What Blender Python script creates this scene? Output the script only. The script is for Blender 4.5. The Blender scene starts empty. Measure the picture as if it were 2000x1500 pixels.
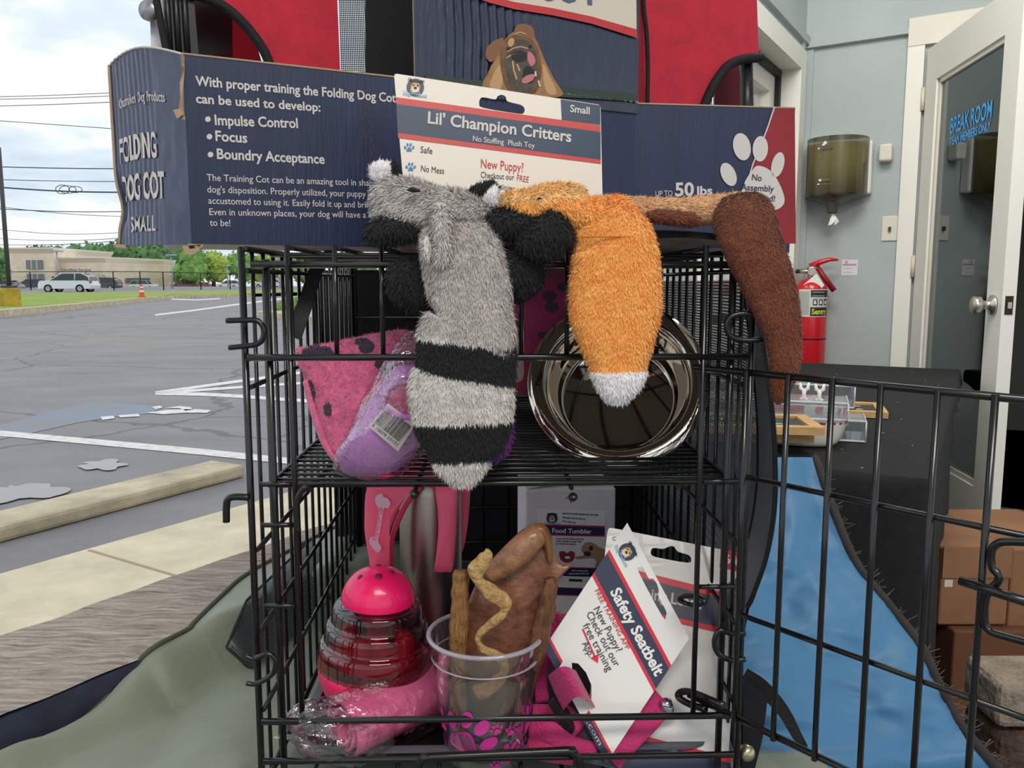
import bpy, bmesh, math, random
import numpy as np
from mathutils import Vector, Matrix, noise
from mathutils.geometry import tessellate_polygon
R = math.radians
SC = bpy.context.scene
COL = SC.collection

# ------------------------------------------------------------ camera
FPX = 1600.0
TH = R(7.0)
CAM_H = 0.95
cd = bpy.data.cameras.new('camera')
cam = bpy.data.objects.new('camera', cd)
COL.objects.link(cam)
cd.sensor_fit = 'HORIZONTAL'
cd.sensor_width = 36.0
cd.lens = 36.0 * FPX / 2000.0
cd.clip_start = 0.01
cd.clip_end = 2000
cam.location = (0, 0, CAM_H)
cam.rotation_euler = (R(90) - TH, 0, 0)
SC.camera = cam

# ------------------------------------------------------------ sky
W = bpy.data.worlds.new('overcast sky')
SC.world = W
W.use_nodes = True
nt = W.node_tree
nt.nodes.clear()
N = nt.nodes.new
out = N('ShaderNodeOutputWorld')
bg = N('ShaderNodeBackground')
tc = N('ShaderNodeTexCoord')
sep = N('ShaderNodeSeparateXYZ')
add = N('ShaderNodeMath'); add.operation = 'ADD'; add.inputs[1].default_value = 0.22
mx = N('ShaderNodeMath'); mx.operation = 'MAXIMUM'; mx.inputs[1].default_value = 0.1
dv = N('ShaderNodeVectorMath'); dv.operation = 'DIVIDE'
cmb = N('ShaderNodeCombineXYZ')
nz = N('ShaderNodeTexNoise')
nz.inputs['Scale'].default_value = 1.9
nz.inputs['Detail'].default_value = 5
nz.inputs['Roughness'].default_value = 0.5
nz.inputs['Distortion'].default_value = 0.25
mp = N('ShaderNodeMapping'); mp.inputs['Location'].default_value = (1.35, 0.2, 0.4)
rp = N('ShaderNodeValToRGB')
e = rp.color_ramp.elements
e[0].position = 0.34; e[0].color = (0.50, 0.60, 0.70, 1)
e[1].position = 0.58; e[1].color = (1.0, 1.0, 0.99, 1)
k = e.new(0.48); k.color = (0.68, 0.76, 0.83, 1)
L = nt.links.new
L(tc.outputs['Generated'], sep.inputs[0])
L(sep.outputs['Z'], add.inputs[0]); L(add.outputs[0], mx.inputs[0])
for i in range(3):
    L(mx.outputs[0], cmb.inputs[i])
L(tc.outputs['Generated'], dv.inputs[0]); L(cmb.outputs[0], dv.inputs[1])
L(dv.outputs[0], mp.inputs[0]); L(mp.outputs[0], nz.inputs['Vector'])
L(nz.outputs['Fac'], rp.inputs[0])
L(rp.outputs[0], bg.inputs['Color'])
bg.inputs['Strength'].default_value = 1.25
L(bg.outputs[0], out.inputs[0])

# ------------------------------------------------------------ added fill lights and exposure
def area(name, loc, aim, sx, sy, watts, color=(1, 1, 1)):
    d = bpy.data.lights.new(name, 'AREA')
    d.shape = 'RECTANGLE'; d.size = sx; d.size_y = sy; d.energy = watts; d.color = color
    o = bpy.data.objects.new(name, d)
    COL.objects.link(o)
    o.location = loc
    o.rotation_euler = (Vector(aim) - Vector(loc)).to_track_quat('-Z', 'Y').to_euler()
    o['kind'] = 'helper'
    return o
area('added fill light over the stall', (0.5, -0.75, 2.75), (0.15, 0.9, 0.8), 1.6, 0.8, 58, (1.0, 0.94, 0.86))  # added fill to brighten the crate front, not a fixture in view
area('added fill light by the break room', (0.95, 2.0, 2.78), (1.7, 3.1, 0.8), 1.0, 1.0, 46, (1.0, 0.97, 0.9))  # added fill to brighten the open door and back wall
SC.view_settings.view_transform = 'Standard'
SC.view_settings.look = 'None'
SC.view_settings.exposure = 0.0
SC.view_settings.gamma = 1.0
SC.view_settings.use_curve_mapping = False

# ------------------------------------------------------------ pixel geometry of the 2000 x 1500 frame
CT, ST = math.cos(TH), math.sin(TH)
EYE = Vector((0, 0, CAM_H))
def ray(u, v):
    a = (u - 1000) / FPX; b = (750 - v) / FPX
    return Vector((a, CT + b * ST, -ST + b * CT))
def P(u, v, d):
    r = ray(u, v)
    return EYE + r * (d / r.y)
def PZ(u, v, z):
    r = ray(u, v)
    return EYE + r * ((z - CAM_H) / r.z)
def px(p):
    q = Vector(p) - EYE
    z = q.y * CT - q.z * ST
    return (1000 + FPX * q.x / z, 750 - FPX * (q.y * ST + q.z * CT) / z)

class Plane:
    def __init__(s, o, ux, uy):
        s.o = Vector(o); s.ux = Vector(ux).normalized()
        uy = Vector(uy); s.uy = (uy - s.ux * uy.dot(s.ux)).normalized()
        s.n = s.ux.cross(s.uy)
        s.f = 1.0 if s.n.dot(EYE - s.o) > 0 else -1.0
    def hit(s, u, v):
        r = ray(u, v)
        return EYE + r * ((s.o - EYE).dot(s.n) / r.dot(s.n))
    def L(s, u, v):
        q = s.hit(u, v) - s.o
        return (q.dot(s.ux), q.dot(s.uy))
    def W(s, a, b, lift=0.0):
        return s.o + s.ux * a + s.uy * b + s.n * (lift * s.f)
    def loc(s, p):
        q = Vector(p) - s.o
        return (q.dot(s.ux), q.dot(s.uy))
def plane3(o, r, u):
    o, r, u = Vector(o), Vector(r), Vector(u)
    return Plane(o, r - o, u - o)

# ------------------------------------------------------------ materials
def lin(c):
    o = []
    for x in c[:3]:
        x = x / 255.0
        o.append(x / 12.92 if x <= 0.04045 else ((x + 0.055) / 1.055) ** 2.4)
    return (*o, 1.0)
MATS = {}
def mat(name, rgb=(200, 200, 200), rough=0.5, metal=0.0, var=None, bump=None, alt=None, stretch=(1, 1, 1), spec=0.5, emit=None, sheen=0, coat=0, trans=0, ior=1.45):
    if name in MATS:
        return MATS[name]
    m = bpy.data.materials.new(name); m.use_nodes = True
    t = m.node_tree; b = t.nodes['Principled BSDF']
    b.inputs['Base Color'].default_value = lin(rgb)
    b.inputs['Roughness'].default_value = rough
    b.inputs['Metallic'].default_value = metal
    b.inputs['Specular IOR Level'].default_value = spec
    b.inputs['IOR'].default_value = ior
    if sheen: b.inputs['Sheen Weight'].default_value = sheen
    if coat: b.inputs['Coat Weight'].default_value = coat
    if trans: b.inputs['Transmission Weight'].default_value = trans
    if emit:
        b.inputs['Emission Color'].default_value = lin(emit[0]); b.inputs['Emission Strength'].default_value = emit[1]
    if var or bump:
        c = t.nodes.new('ShaderNodeTexCoord'); mpn = t.nodes.new('ShaderNodeMapping')
        mpn.inputs['Scale'].default_value = stretch
        t.links.new(c.outputs['Object'], mpn.inputs[0])
    if var:
        n = t.nodes.new('ShaderNodeTexNoise'); n.inputs['Scale'].default_value = var[0]
        n.inputs['Detail'].default_value = 5; n.inputs['Roughness'].default_value = 0.6
        t.links.new(mpn.outputs[0], n.inputs['Vector'])
        r = t.nodes.new('ShaderNodeValToRGB')
        lo = var[2] if len(var) > 2 else 0.35
        hi = var[3] if len(var) > 3 else 0.65
        r.color_ramp.elements[0].position = lo; r.color_ramp.elements[1].position = hi
        a2 = alt or tuple(max(0, x * (1 - var[1])) for x in rgb)
        r.color_ramp.elements[0].color = lin(a2); r.color_ramp.elements[1].color = lin(rgb)
        t.links.new(n.outputs['Fac'], r.inputs[0]); t.links.new(r.outputs[0], b.inputs['Base Color'])
    if bump:
        n2 = t.nodes.new('ShaderNodeTexNoise'); n2.inputs['Scale'].default_value = bump[0]
        n2.inputs['Detail'].default_value = 4
        t.links.new(mpn.outputs[0], n2.inputs['Vector'])
        bp = t.nodes.new('ShaderNodeBump'); bp.inputs['Strength'].default_value = bump[1]
        bp.inputs['Distance'].default_value = bump[2] if len(bump) > 2 else 0.01
        t.links.new(n2.outputs['Fac'], bp.inputs['Height']); t.links.new(bp.outputs[0], b.inputs['Normal'])
    MATS[name] = m
    return m
def film(name, tint=(255, 255, 255), gloss=0.25, rough=0.08, edge=0.9, bump=None, milky=0.0, milk=(255, 255, 255)):
    """thin clear plastic: see-through, shinier at grazing angles"""
    if name in MATS:
        return MATS[name]
    m = bpy.data.materials.new(name); m.use_nodes = True
    t = m.node_tree; t.nodes.clear(); n = t.nodes.new
    o = n('ShaderNodeOutputMaterial'); tr = n('ShaderNodeBsdfTransparent'); gl = n('ShaderNodeBsdfGlossy')
    tr.inputs[0].default_value = lin(tint); gl.inputs['Roughness'].default_value = rough
    lw = n('ShaderNodeLayerWeight'); lw.inputs['Blend'].default_value = 0.35
    mr = n('ShaderNodeMapRange'); mr.inputs['To Min'].default_value = gloss * 0.25; mr.inputs['To Max'].default_value = edge
    t.links.new(lw.outputs['Facing'], mr.inputs['Value'])
    mixs = n('ShaderNodeMixShader')
    t.links.new(mr.outputs[0], mixs.inputs[0]); t.links.new(tr.outputs[0], mixs.inputs[1]); t.links.new(gl.outputs[0], mixs.inputs[2])
    last = mixs
    if milky:
        df = n('ShaderNodeBsdfDiffuse'); df.inputs[0].default_value = lin(milk)
        m2 = n('ShaderNodeMixShader'); m2.inputs[0].default_value = milky
        t.links.new(mixs.outputs[0], m2.inputs[1]); t.links.new(df.outputs[0], m2.inputs[2]); last = m2
    if bump:
        c = n('ShaderNodeTexCoord'); z = n('ShaderNodeTexNoise'); z.inputs['Scale'].default_value = bump[0]; z.inputs['Detail'].default_value = 3
        b = n('ShaderNodeBump'); b.inputs['Strength'].default_value = bump[1]; b.inputs['Distance'].default_value = 0.01
        t.links.new(c.outputs['Object'], z.inputs['Vector']); t.links.new(z.outputs['Fac'], b.inputs['Height'])
        t.links.new(b.outputs[0], gl.inputs['Normal']); t.links.new(b.outputs[0], lw.inputs['Normal'])
    t.links.new(last.outputs[0], o.inputs[0])
    MATS[name] = m
    return m
def meshcloth(name, rgb, scale, hole=0.35, rough=0.8):
    """woven net: a real grid of holes in the weave"""
    if name in MATS:
        return MATS[name]
    m = mat(name, rgb, rough)
    t = m.node_tree; n = t.nodes.new; b = t.nodes['Principled BSDF']
    c = n('ShaderNodeUVMap'); sp = n('ShaderNodeSeparateXYZ'); t.links.new(c.outputs[0], sp.inputs[0])
    fs = []
    for ax in ('X', 'Y'):
        mu = n('ShaderNodeMath'); mu.operation = 'MULTIPLY'; mu.inputs[1].default_value = scale
        fr = n('ShaderNodeMath'); fr.operation = 'FRACT'
        gt = n('ShaderNodeMath'); gt.operation = 'LESS_THAN'; gt.inputs[1].default_value = hole ** 0.5
        t.links.new(sp.outputs[ax], mu.inputs[0]); t.links.new(mu.outputs[0], fr.inputs[0]); t.links.new(fr.outputs[0], gt.inputs[0]); fs.append(gt)
    mu = n('ShaderNodeMath'); mu.operation = 'MULTIPLY'
    t.links.new(fs[0].outputs[0], mu.inputs[0]); t.links.new(fs[1].outputs[0], mu.inputs[1])
    inv = n('ShaderNodeMath'); inv.operation = 'SUBTRACT'; inv.inputs[0].default_value = 1.0
    t.links.new(mu.outputs[0], inv.inputs[1]); t.links.new(inv.outputs[0], b.inputs['Alpha'])
    return m

# ------------------------------------------------------------ mesh builder
_txt = {}
def text_geo(s, bold=0.0, spacing=1.0):
    key = (s, bold, spacing)
    if key not in _txt:
        cu = bpy.data.curves.new('tmp', 'FONT'); cu.body = s; cu.resolution_u = 3; cu.offset = bold; cu.space_character = spacing
        ob = bpy.data.objects.new('tmp', cu)
        me = bpy.data.meshes.new_from_object(ob)
        vs = np.array([v.co[:] for v in me.vertices]).reshape(-1, 3)
        fs = [tuple(p.vertices) for p in me.polygons]
        bpy.data.objects.remove(ob); bpy.data.curves.remove(cu); bpy.data.meshes.remove(me)
        _txt[key] = (vs, fs)
    return _txt[key]
def cap_height(bold=0.0):
    v, _ = text_geo('H', bold)
    return v[:, 1].max()

class MB:
    def __init__(s):
        s.v = []; s.f = []; s.mi = []; s.sm = []; s.mats = []; s.uv = {}
    def mid(s, m):
        if m not in s.mats: s.mats.append(m)
        return s.mats.index(m)
    def add(s, vs, fs, m, smooth=False):
        b = len(s.v); k = s.mid(m)
        s.v.extend([tuple(v) for v in vs])
        for f in fs:
            s.f.append(tuple(i + b for i in f)); s.mi.append(k); s.sm.append(smooth)
        return b
    def box(s, o, ax, ay, az, m):
        o, ax, ay, az = Vector(o), Vector(ax), Vector(ay), Vector(az)
        vs = [o, o + ax, o + ax + ay, o + ay]; vs += [v + az for v in vs]
        fs = [(0, 3, 2, 1), (4, 5, 6, 7), (0, 1, 5, 4), (1, 2, 6, 5), (2, 3, 7, 6), (3, 0, 4, 7)]
        if ax.cross(ay).dot(az) < 0: fs = [f[::-1] for f in fs]
        s.add(vs, fs, m)
    def cbox(s, c, hx, hy, hz, m):
        c, hx, hy, hz = Vector(c), Vector(hx), Vector(hy), Vector(hz)
        s.box(c - hx - hy - hz, hx * 2, hy * 2, hz * 2, m)
    def rbox(s, o, ax, ay, az, m, r=0.003):
        """box with bevelled edges"""
        o, ax, ay, az = Vector(o), Vector(ax), Vector(ay), Vector(az)
        bm = bmesh.new(); bmesh.ops.create_cube(bm, size=1)
        X, Y, Z = ax.length, ay.length, az.length
        for v in bm.verts: v.co = Vector(((v.co.x + .5) * X, (v.co.y + .5) * Y, (v.co.z + .5) * Z))
        bmesh.ops.bevel(bm, geom=bm.edges[:], offset=min(r, X * .45, Y * .45, Z * .45), segments=2, affect='EDGES', profile=0.5)
        bm.verts.index_update()
        a, b, c = ax.normalized(), ay.normalized(), az.normalized()
        s.add([o + a * v.co.x + b * v.co.y + c * v.co.z for v in bm.verts], [tuple(v.index for v in f.verts) for f in bm.faces], m, False)
        bm.free()
    def tube(s, pts, r, m, n=7, closed=False, cap=True):
        pts = [Vector(p) for p in pts]; k = len(pts)
        rr = r if hasattr(r, '__len__') else [r] * k
        tg = []
        for i in range(k):
            if closed: t = pts[(i + 1) % k] - pts[i - 1]
            else: t = pts[min(i + 1, k - 1)] - pts[max(i - 1, 0)]
            tg.append(t.normalized() if t.length > 1e-12 else Vector((0, 0, 1)))
        ref = Vector((0, 0, 1)) if abs(tg[0].z) < 0.9 else Vector((1, 0, 0))
        nrm = (ref - tg[0] * ref.dot(tg[0])).normalized()
        vs = []
        for i in range(k):
            nrm = (nrm - tg[i] * nrm.dot(tg[i]))
            nrm = nrm.normalized() if nrm.length > 1e-9 else tg[i].orthogonal().normalized()
            bn = tg[i].cross(nrm)
            for j in range(n):
                a = 2 * math.pi * j / n
                vs.append(pts[i] + nrm * (rr[i] * math.cos(a)) + bn * (rr[i] * math.sin(a)))
        fs = []
        for i in range(k if closed else k - 1):
            i2 = (i + 1) % k
            for j in range(n):
                j2 = (j + 1) % n
                fs.append((i * n + j, i * n + j2, i2 * n + j2, i2 * n + j))
        s.add(vs, fs, m, True)
        if cap and not closed:
            b = len(s.v) - len(vs)
            s.f.append(tuple(b + j for j in range(n))[::-1]); s.mi.append(s.mid(m)); s.sm.append(False)
            s.f.append(tuple(b + (k - 1) * n + j for j in range(n))); s.mi.append(s.mid(m)); s.sm.append(False)
    def lathe(s, prof, o, m, axis=(0, 0, 1), n=40, smooth=True, mfn=None, ux=None):
        """profile of (radius, height) turned about axis"""
        o = Vector(o); az = Vector(axis).normalized()
        ax = Vector(ux) if ux else az.orthogonal()
        ax = (ax - az * ax.dot(az)).normalized(); ay = az.cross(ax)
        vs = []; fs = []
        for (r, h) in prof:
            for j in range(n):
                a = 2 * math.pi * j / n
                vs.append(o + az * h + ax * (r * math.cos(a)) + ay * (r * math.sin(a)))
        b = len(s.v)
        s.v.extend([tuple(v) for v in vs])
        for i in range(len(prof) - 1):
            mm = mfn(i) if mfn else m
            k = s.mid(mm)
            for j in range(n):
                j2 = (j + 1) % n
                s.f.append((b + i * n + j, b + i * n + j2, b + (i + 1) * n + j2, b + (i + 1) * n + j)); s.mi.append(k); s.sm.append(smooth)
    def grid(s, fn, nu, nv, m, smooth=True, mfn=None, uvs=None):
        b = len(s.v)
        for j in range(nv + 1):
            for i in range(nu + 1):
                s.v.append(tuple(fn(i / nu, j / nv)))
        for j in range(nv):
            for i in range(nu):
                q = (b + j * (nu + 1) + i, b + j * (nu + 1) + i + 1, b + (j + 1) * (nu + 1) + i + 1, b + (j + 1) * (nu + 1) + i)
                mm = mfn((i + .5) / nu, (j + .5) / nv) if mfn else m
                if uvs: s.uv[len(s.f)] = [(a / nu * uvs[0], c / nv * uvs[1]) for a, c in ((i, j), (i + 1, j), (i + 1, j + 1), (i, j + 1))]
                s.f.append(q); s.mi.append(s.mid(mm)); s.sm.append(smooth)
    def ngon(s, pts, m):
        s.add(pts, [tuple(range(len(pts)))], m)
    def slab(s, pl, outline, th, m, holes=(), side=None, back=None):
        """flat sheet of real thickness on a Plane: front at lift 0, back at -th"""
        loops = [list(outline)] + [list(h) for h in holes]
        flat = [q for lp in loops for q in lp]
        tris = tessellate_polygon([[Vector((a, b, 0)) for a, b in lp] for lp in loops])
        n = len(flat)
        fr = [pl.W(a, b, 0) for a, b in flat]; bk = [pl.W(a, b, -th) for a, b in flat]
        s.add(fr, [tuple(t) for t in tris], m); s.add(bk, [tuple(t)[::-1] for t in tris], back or m)
        c = 0
        for lp in loops:
            k = len(lp)
            idx = [c + i for i in range(k)]
            s.add([fr[i] for i in idx] + [bk[i] for i in idx], [(i, (i + 1) % k, k + (i + 1) % k, k + i) for i in range(k)], side or m)
            c += k
    def pxpoly(s, pl, pts, m, lift=0.0004):
        s.add([pl.W(*pl.L(u, v), lift) for u, v in pts], [tuple(range(len(pts)))] if len(pts) < 5 else [tuple(t) for t in tessellate_polygon([[Vector((u, v, 0)) for u, v in pts]])], m)
    def pxell(s, pl, c, rx, ry, m, rot=0, n=24, lift=0.0005):
        q = []
        for i in range(n):
            a = 2 * math.pi * i / n
            x, y = rx * math.cos(a), ry * math.sin(a)
            q.append((c[0] + x * math.cos(rot) - y * math.sin(rot), c[1] + x * math.sin(rot) + y * math.cos(rot)))
        s.add([pl.W(*pl.L(u, v), lift) for u, v in q], [tuple(range(n))], m)
    def pxline(s, pl, pts, w, m, lift=0.0006):
        for (a, b) in zip(pts[:-1], pts[1:]):
            dx, dy = b[0] - a[0], b[1] - a[1]; l = math.hypot(dx, dy) or 1
            nx, ny = -dy / l * w / 2, dx / l * w / 2
            s.pxpoly(pl, [(a[0] + nx, a[1] + ny), (b[0] + nx, b[1] + ny), (b[0] - nx, b[1] - ny), (a[0] - nx, a[1] - ny)], m, lift)
    def text(s, pl, body, p0, p1, hpx, m, bold=0.0, lift=0.0006, shear=0.0, warp=None, spacing=1.0):
        vs, fs = text_geo(body, bold, spacing)
        if not len(vs): return
        A = Vector(pl.L(*p0)); B = Vector(pl.L(*p1)); d = B - A; wd = d.length; d = d / wd
        dx, dy = p1[0] - p0[0], p1[1] - p0[1]; l = math.hypot(dx, dy)
        up = Vector(pl.L(p0[0] + dy / l * hpx, p0[1] - dx / l * hpx)) - A
        pn = Vector((-d.y, d.x))
        if pn.dot(up) < 0: pn = -pn
        hh = abs(up.dot(pn))
        x0, x1 = vs[:, 0].min(), vs[:, 0].max(); ch = cap_height(bold)
        q = []
        for x, y, _ in vs:
            a = A + d * ((x - x0) / (x1 - x0) * wd + shear * y / ch * hh) + pn * (y / ch * hh)
            q.append(warp(a.x, a.y, lift) if warp else pl.W(a.x, a.y, lift))
        s.add(q, fs, m)
    def build(s, name, parent=None, origin=None):
        me = bpy.data.meshes.new(name)
        root = parent
        while root is not None and root.parent is not None: root = root.parent
        og = Vector(root['_o']) if root is not None else Vector(origin or (0, 0, 0))
        vs = np.array(s.v, dtype=np.float64).reshape(-1, 3) - np.array(og[:])
        me.from_pydata(vs.tolist(), [], s.f)
        for m in s.mats: me.materials.append(m)
        me.polygons.foreach_set('material_index', s.mi)
        me.polygons.foreach_set('use_smooth', s.sm)
        if s.uv:
            ul = me.uv_layers.new(name='UVMap')
            for p in me.polygons:
                if p.index in s.uv:
                    for li, c in zip(p.loop_indices, s.uv[p.index]): ul.data[li].uv = c
        me.update()
        o = bpy.data.objects.new(name, me); COL.objects.link(o)
        if parent is not None: o.parent = parent
        else: o.location = og; o['_o'] = og[:]
        return o

def tag(o, label=None, cat=None, group=None, kind=None):
    if label: o['label'] = label
    if cat: o['category'] = cat
    if group: o['group'] = group
    if kind: o['kind'] = kind
    return o
def thing(name, label, cat, loc=(0, 0, 0), group=None):
    o = bpy.data.objects.new(name, None); COL.objects.link(o)
    o.empty_display_size = 0.05
    o.location = loc; o['_o'] = tuple(loc)
    return tag(o, label, cat, group)
def struct(mb, name, parent=None, label=None):
    o = mb.build(name, parent)
    if parent is None:
        o['kind'] = 'structure'
        if label: o['label'] = label
    return o
def cr(pts, k=8, closed=False):
    """Catmull-Rom through tuples"""
    n = len(pts); o = []
    A = [np.array(p, float) for p in pts]
    for i in range(n if closed else n - 1):
        p0 = A[i - 1] if (closed or i > 0) else 2 * A[0] - A[1]
        p1 = A[i]; p2 = A[(i + 1) % n]
        p3 = A[(i + 2) % n] if (closed or i + 2 < n) else 2 * A[-1] - A[-2]
        for j in range(k):
            t = j / k
            o.append(0.5 * (2 * p1 + (p2 - p0) * t + (2 * p0 - 5 * p1 + 4 * p2 - p3) * t * t + (-p0 + 3 * p1 - 3 * p2 + p3) * t ** 3))
    if not closed: o.append(A[-1])
    return o
def puffy(mb, outline, d, th, m, rings=9, k=5, mfn=None, lump=0.0, lscale=18, tilt=None, back=0.6, smooth=True):
    """soft stuffed shape whose silhouette is the given outline at depth d (m); th = half thickness"""
    o = cr(outline, k, True); n = len(o)
    cx = sum(p[0] for p in o) / n; cy = sum(p[1] for p in o) / n
    dfn = d if callable(d) else (lambda u, v: d)
    vs = []; uvp = []
    def pt(u, v, z):
        w = P(u, v, dfn(u, v))
        vw = (EYE - w).normalized()
        if lump:
            z = z + lump * noise.noise(w * lscale)
        return w + vw * z
    for side in (1, -1):
        for i in range(rings + 1):
            s_ = math.cos(i / rings * math.pi / 2) if i < rings else 0.0
            z = th * math.sin(i / rings * math.pi / 2) * (1 if side > 0 else -back)
            for q in o:
                u = cx + (q[0] - cx) * s_; v = cy + (q[1] - cy) * s_
                vs.append(pt(u, v, z)); uvp.append((u, v))
    b = len(mb.v); mb.v.extend([tuple(v) for v in vs])
    for sd in range(2):
        for i in range(rings):
            for j in range(n):
                j2 = (j + 1) % n; base = sd * (rings + 1) * n
                q = (base + i * n + j, base + i * n + j2, base + (i + 1) * n + j2, base + (i + 1) * n + j)
                uu = sum(uvp[x][0] for x in q) / 4; vv = sum(uvp[x][1] for x in q) / 4
                mm = mfn(uu, vv) if (mfn and sd == 0) else m
                q = tuple(b + x for x in (q if sd else q[::-1]))
                mb.f.append(q); mb.mi.append(mb.mid(mm)); mb.sm.append(smooth)
def sweep(mb, path, m, n=20, mfn=None, k=6, cap=True, flat=2.0, lump=0.0, ls=60):
    """soft tube along (u, v, depth, width px, thickness m); mfn(t) picks the material"""
    pp = cr(path, k); K = len(pp)
    rings = []
    for i, q in enumerate(pp):
        c = P(q[0], q[1], q[2])
        a = pp[min(i + 1, K - 1)]; b_ = pp[max(i - 1, 0)]
        t = (P(a[0], a[1], a[2]) - P(b_[0], b_[1], b_[2])).normalized()
        vw = (EYE - c).normalized()
        sd = t.cross(vw).normalized(); up = sd.cross(t).normalized()
        hw = q[3] * q[2] / FPX / 2; ht = q[4] / 2
        rg = []
        for j in range(n):
            an = 2 * math.pi * j / n
            x, y = math.cos(an), math.sin(an)
            x = math.copysign(abs(x) ** (2 / flat), x); y = math.copysign(abs(y) ** (2 / flat), y)
            lu = 1 + lump * noise.noise((c + sd * (hw * x) + up * (ht * y)) * ls) if lump else 1
            rg.append(c + sd * (hw * x * lu) + up * (ht * y * lu))
        rings.append(rg)
    b = len(mb.v)
    for rg in rings: mb.v.extend([tuple(x) for x in rg])
    for i in range(K - 1):
        mm = mfn((i + .5) / (K - 1), pp[i]) if mfn else m
        for j in range(n):
            j2 = (j + 1) % n
            mb.f.append((b + i * n + j, b + i * n + j2, b + (i + 1) * n + j2, b + (i + 1) * n + j)[::-1]); mb.mi.append(mb.mid(mm)); mb.sm.append(True)
    if cap:
        for i, rev in ((0, False), (K - 1, True)):
            ids = tuple(b + i * n + j for j in range(n))
            mm = mfn(0 if i == 0 else 1, pp[i]) if mfn else m
            mb.f.append(ids[::-1] if rev else ids); mb.mi.append(mb.mid(mm)); mb.sm.append(True)
def fur(mb, count, length, comb=(0, 0, -1), width=0.0006, lay=0.75, seed=1, jitter=0.35, mats=None, front=False):
    """pile: thin tapering hairs rooted on every face already in mb, coloured like the face they grow on"""
    rng = np.random.default_rng(seed)
    V = np.array(mb.v); nf = len(mb.f)
    T = []; M = []
    for f, k in zip(mb.f, mb.mi):
        if mats is not None and mb.mats[k] not in mats: continue
        for i in range(1, len(f) - 1):
            T.append((f[0], f[i], f[i + 1])); M.append(k)
    T = np.array(T); M = np.array(M)
    a, b, c = V[T[:, 0]], V[T[:, 1]], V[T[:, 2]]
    nr = np.cross(b - a, c - a); ar = np.linalg.norm(nr, axis=1); nr = nr / np.maximum(ar[:, None], 1e-12)
    w8 = ar.copy()
    if front:
        vd = np.array(EYE[:]) - a; vd /= np.linalg.norm(vd, axis=1)[:, None]
        w8 *= np.where((nr * vd).sum(1) > -0.35, 1.0, 0.12)
    idx = rng.choice(len(T), count, p=w8 / w8.sum())
    r1 = np.sqrt(rng.random(count)); r2 = rng.random(count)
    p = a[idx] * (1 - r1)[:, None] + b[idx] * (r1 * (1 - r2))[:, None] + c[idx] * (r1 * r2)[:, None]
    n0 = nr[idx]
    g = np.array(comb, float); g = g / np.linalg.norm(g)
    tng = g[None, :] - n0 * (n0 @ g)[:, None]
    tng += rng.normal(0, jitter, (count, 3)); 
    tng /= np.maximum(np.linalg.norm(tng, axis=1)[:, None], 1e-9)
    ln = length * (0.6 + 0.6 * rng.random(count))[:, None]
    mid = p + (n0 * (1 - lay) + tng * lay * 0.75) * ln * 0.55
    tip = mid + (n0 * (1 - lay) * 0.55 + tng * lay) * ln * 0.6
    sd = np.cross(n0, tng); sd /= np.maximum(np.linalg.norm(sd, axis=1)[:, None], 1e-9)
    sd = sd + n0 * rng.normal(0, .5, count)[:, None]
    w = width * (0.6 + 0.8 * rng.random(count))[:, None]
    vs = np.stack([p - sd * w, p + sd * w, mid + sd * w * 0.75, mid - sd * w * 0.75, tip], axis=1).reshape(-1, 3)
    base = len(mb.v)
    mb.v.extend(map(tuple, vs.tolist()))
    kk = M[idx].tolist()
    for i in range(count):
        q = base + i * 5
        mb.f.append((q, q + 1, q + 2, q + 3)); mb.f.append((q + 3, q + 2, q + 4)); mb.mi += [kk[i], kk[i]]; mb.sm += [True, True]
# ============================================================ outdoors
Z = Vector((0, 0, 1))
A0 = PZ(0, 1242, 0.5); A0 = Vector((A0.x, A0.y, 0))
FD = Vector((0.622, 1.0, 0)).normalized()          # along the shop front, away from the camera
FN = Vector((FD.y, -FD.x, 0))                       # into the room
def fc(t, s, z): return A0 + FD * t + FN * s + Z * z
GZ = -0.15
def G(u, v): return PZ(u, v, GZ)

asphalt = mat('worn asphalt', (150, 146, 147), 0.62, var=(0.9, 0.3, 0.3, 0.72), alt=(130, 126, 127), bump=(90, 0.35, 0.02), stretch=(1, 1.6, 1))
# crack network and dusty patch in the asphalt
t_ = asphalt.node_tree; b_ = t_.nodes['Principled BSDF']
src = b_.inputs['Base Color'].links[0].from_socket
c_ = t_.nodes.new('ShaderNodeTexCoord')
vo = t_.nodes.new('ShaderNodeTexVoronoi'); vo.feature = 'DISTANCE_TO_EDGE'; vo.inputs['Scale'].default_value = 0.35
nzz = t_.nodes.new('ShaderNodeTexNoise'); nzz.inputs['Scale'].default_value = 1.3; nzz.inputs['Detail'].default_value = 4
mixv = t_.nodes.new('ShaderNodeMixRGB'); mixv.inputs[0].default_value = 0.35
t_.links.new(c_.outputs['Object'], nzz.inputs['Vector']); t_.links.new(c_.outputs['Object'], mixv.inputs[1]); t_.links.new(nzz.outputs['Color'], mixv.inputs[2])
t_.links.new(mixv.outputs[0], vo.inputs['Vector'])
lt = t_.nodes.new('ShaderNodeMath'); lt.operation = 'LESS_THAN'; lt.inputs[1].default_value = 0.006
t_.links.new(vo.outputs['Distance'], lt.inputs[0])
mu = t_.nodes.new('ShaderNodeMath'); mu.operation = 'MULTIPLY'; mu.inputs[1].default_value = 0.55; t_.links.new(lt.outputs[0], mu.inputs[0])
mc = t_.nodes.new('ShaderNodeMixRGB'); mc.inputs[2].default_value = lin((84, 78, 76))
t_.links.new(mu.outputs[0], mc.inputs[0]); t_.links.new(src, mc.inputs[1])
n3 = t_.nodes.new('ShaderNodeTexNoise'); n3.inputs['Scale'].default_value = 0.16; n3.inputs['Detail'].default_value = 3
t_.links.new(c_.outputs['Object'], n3.inputs['Vector'])
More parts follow.
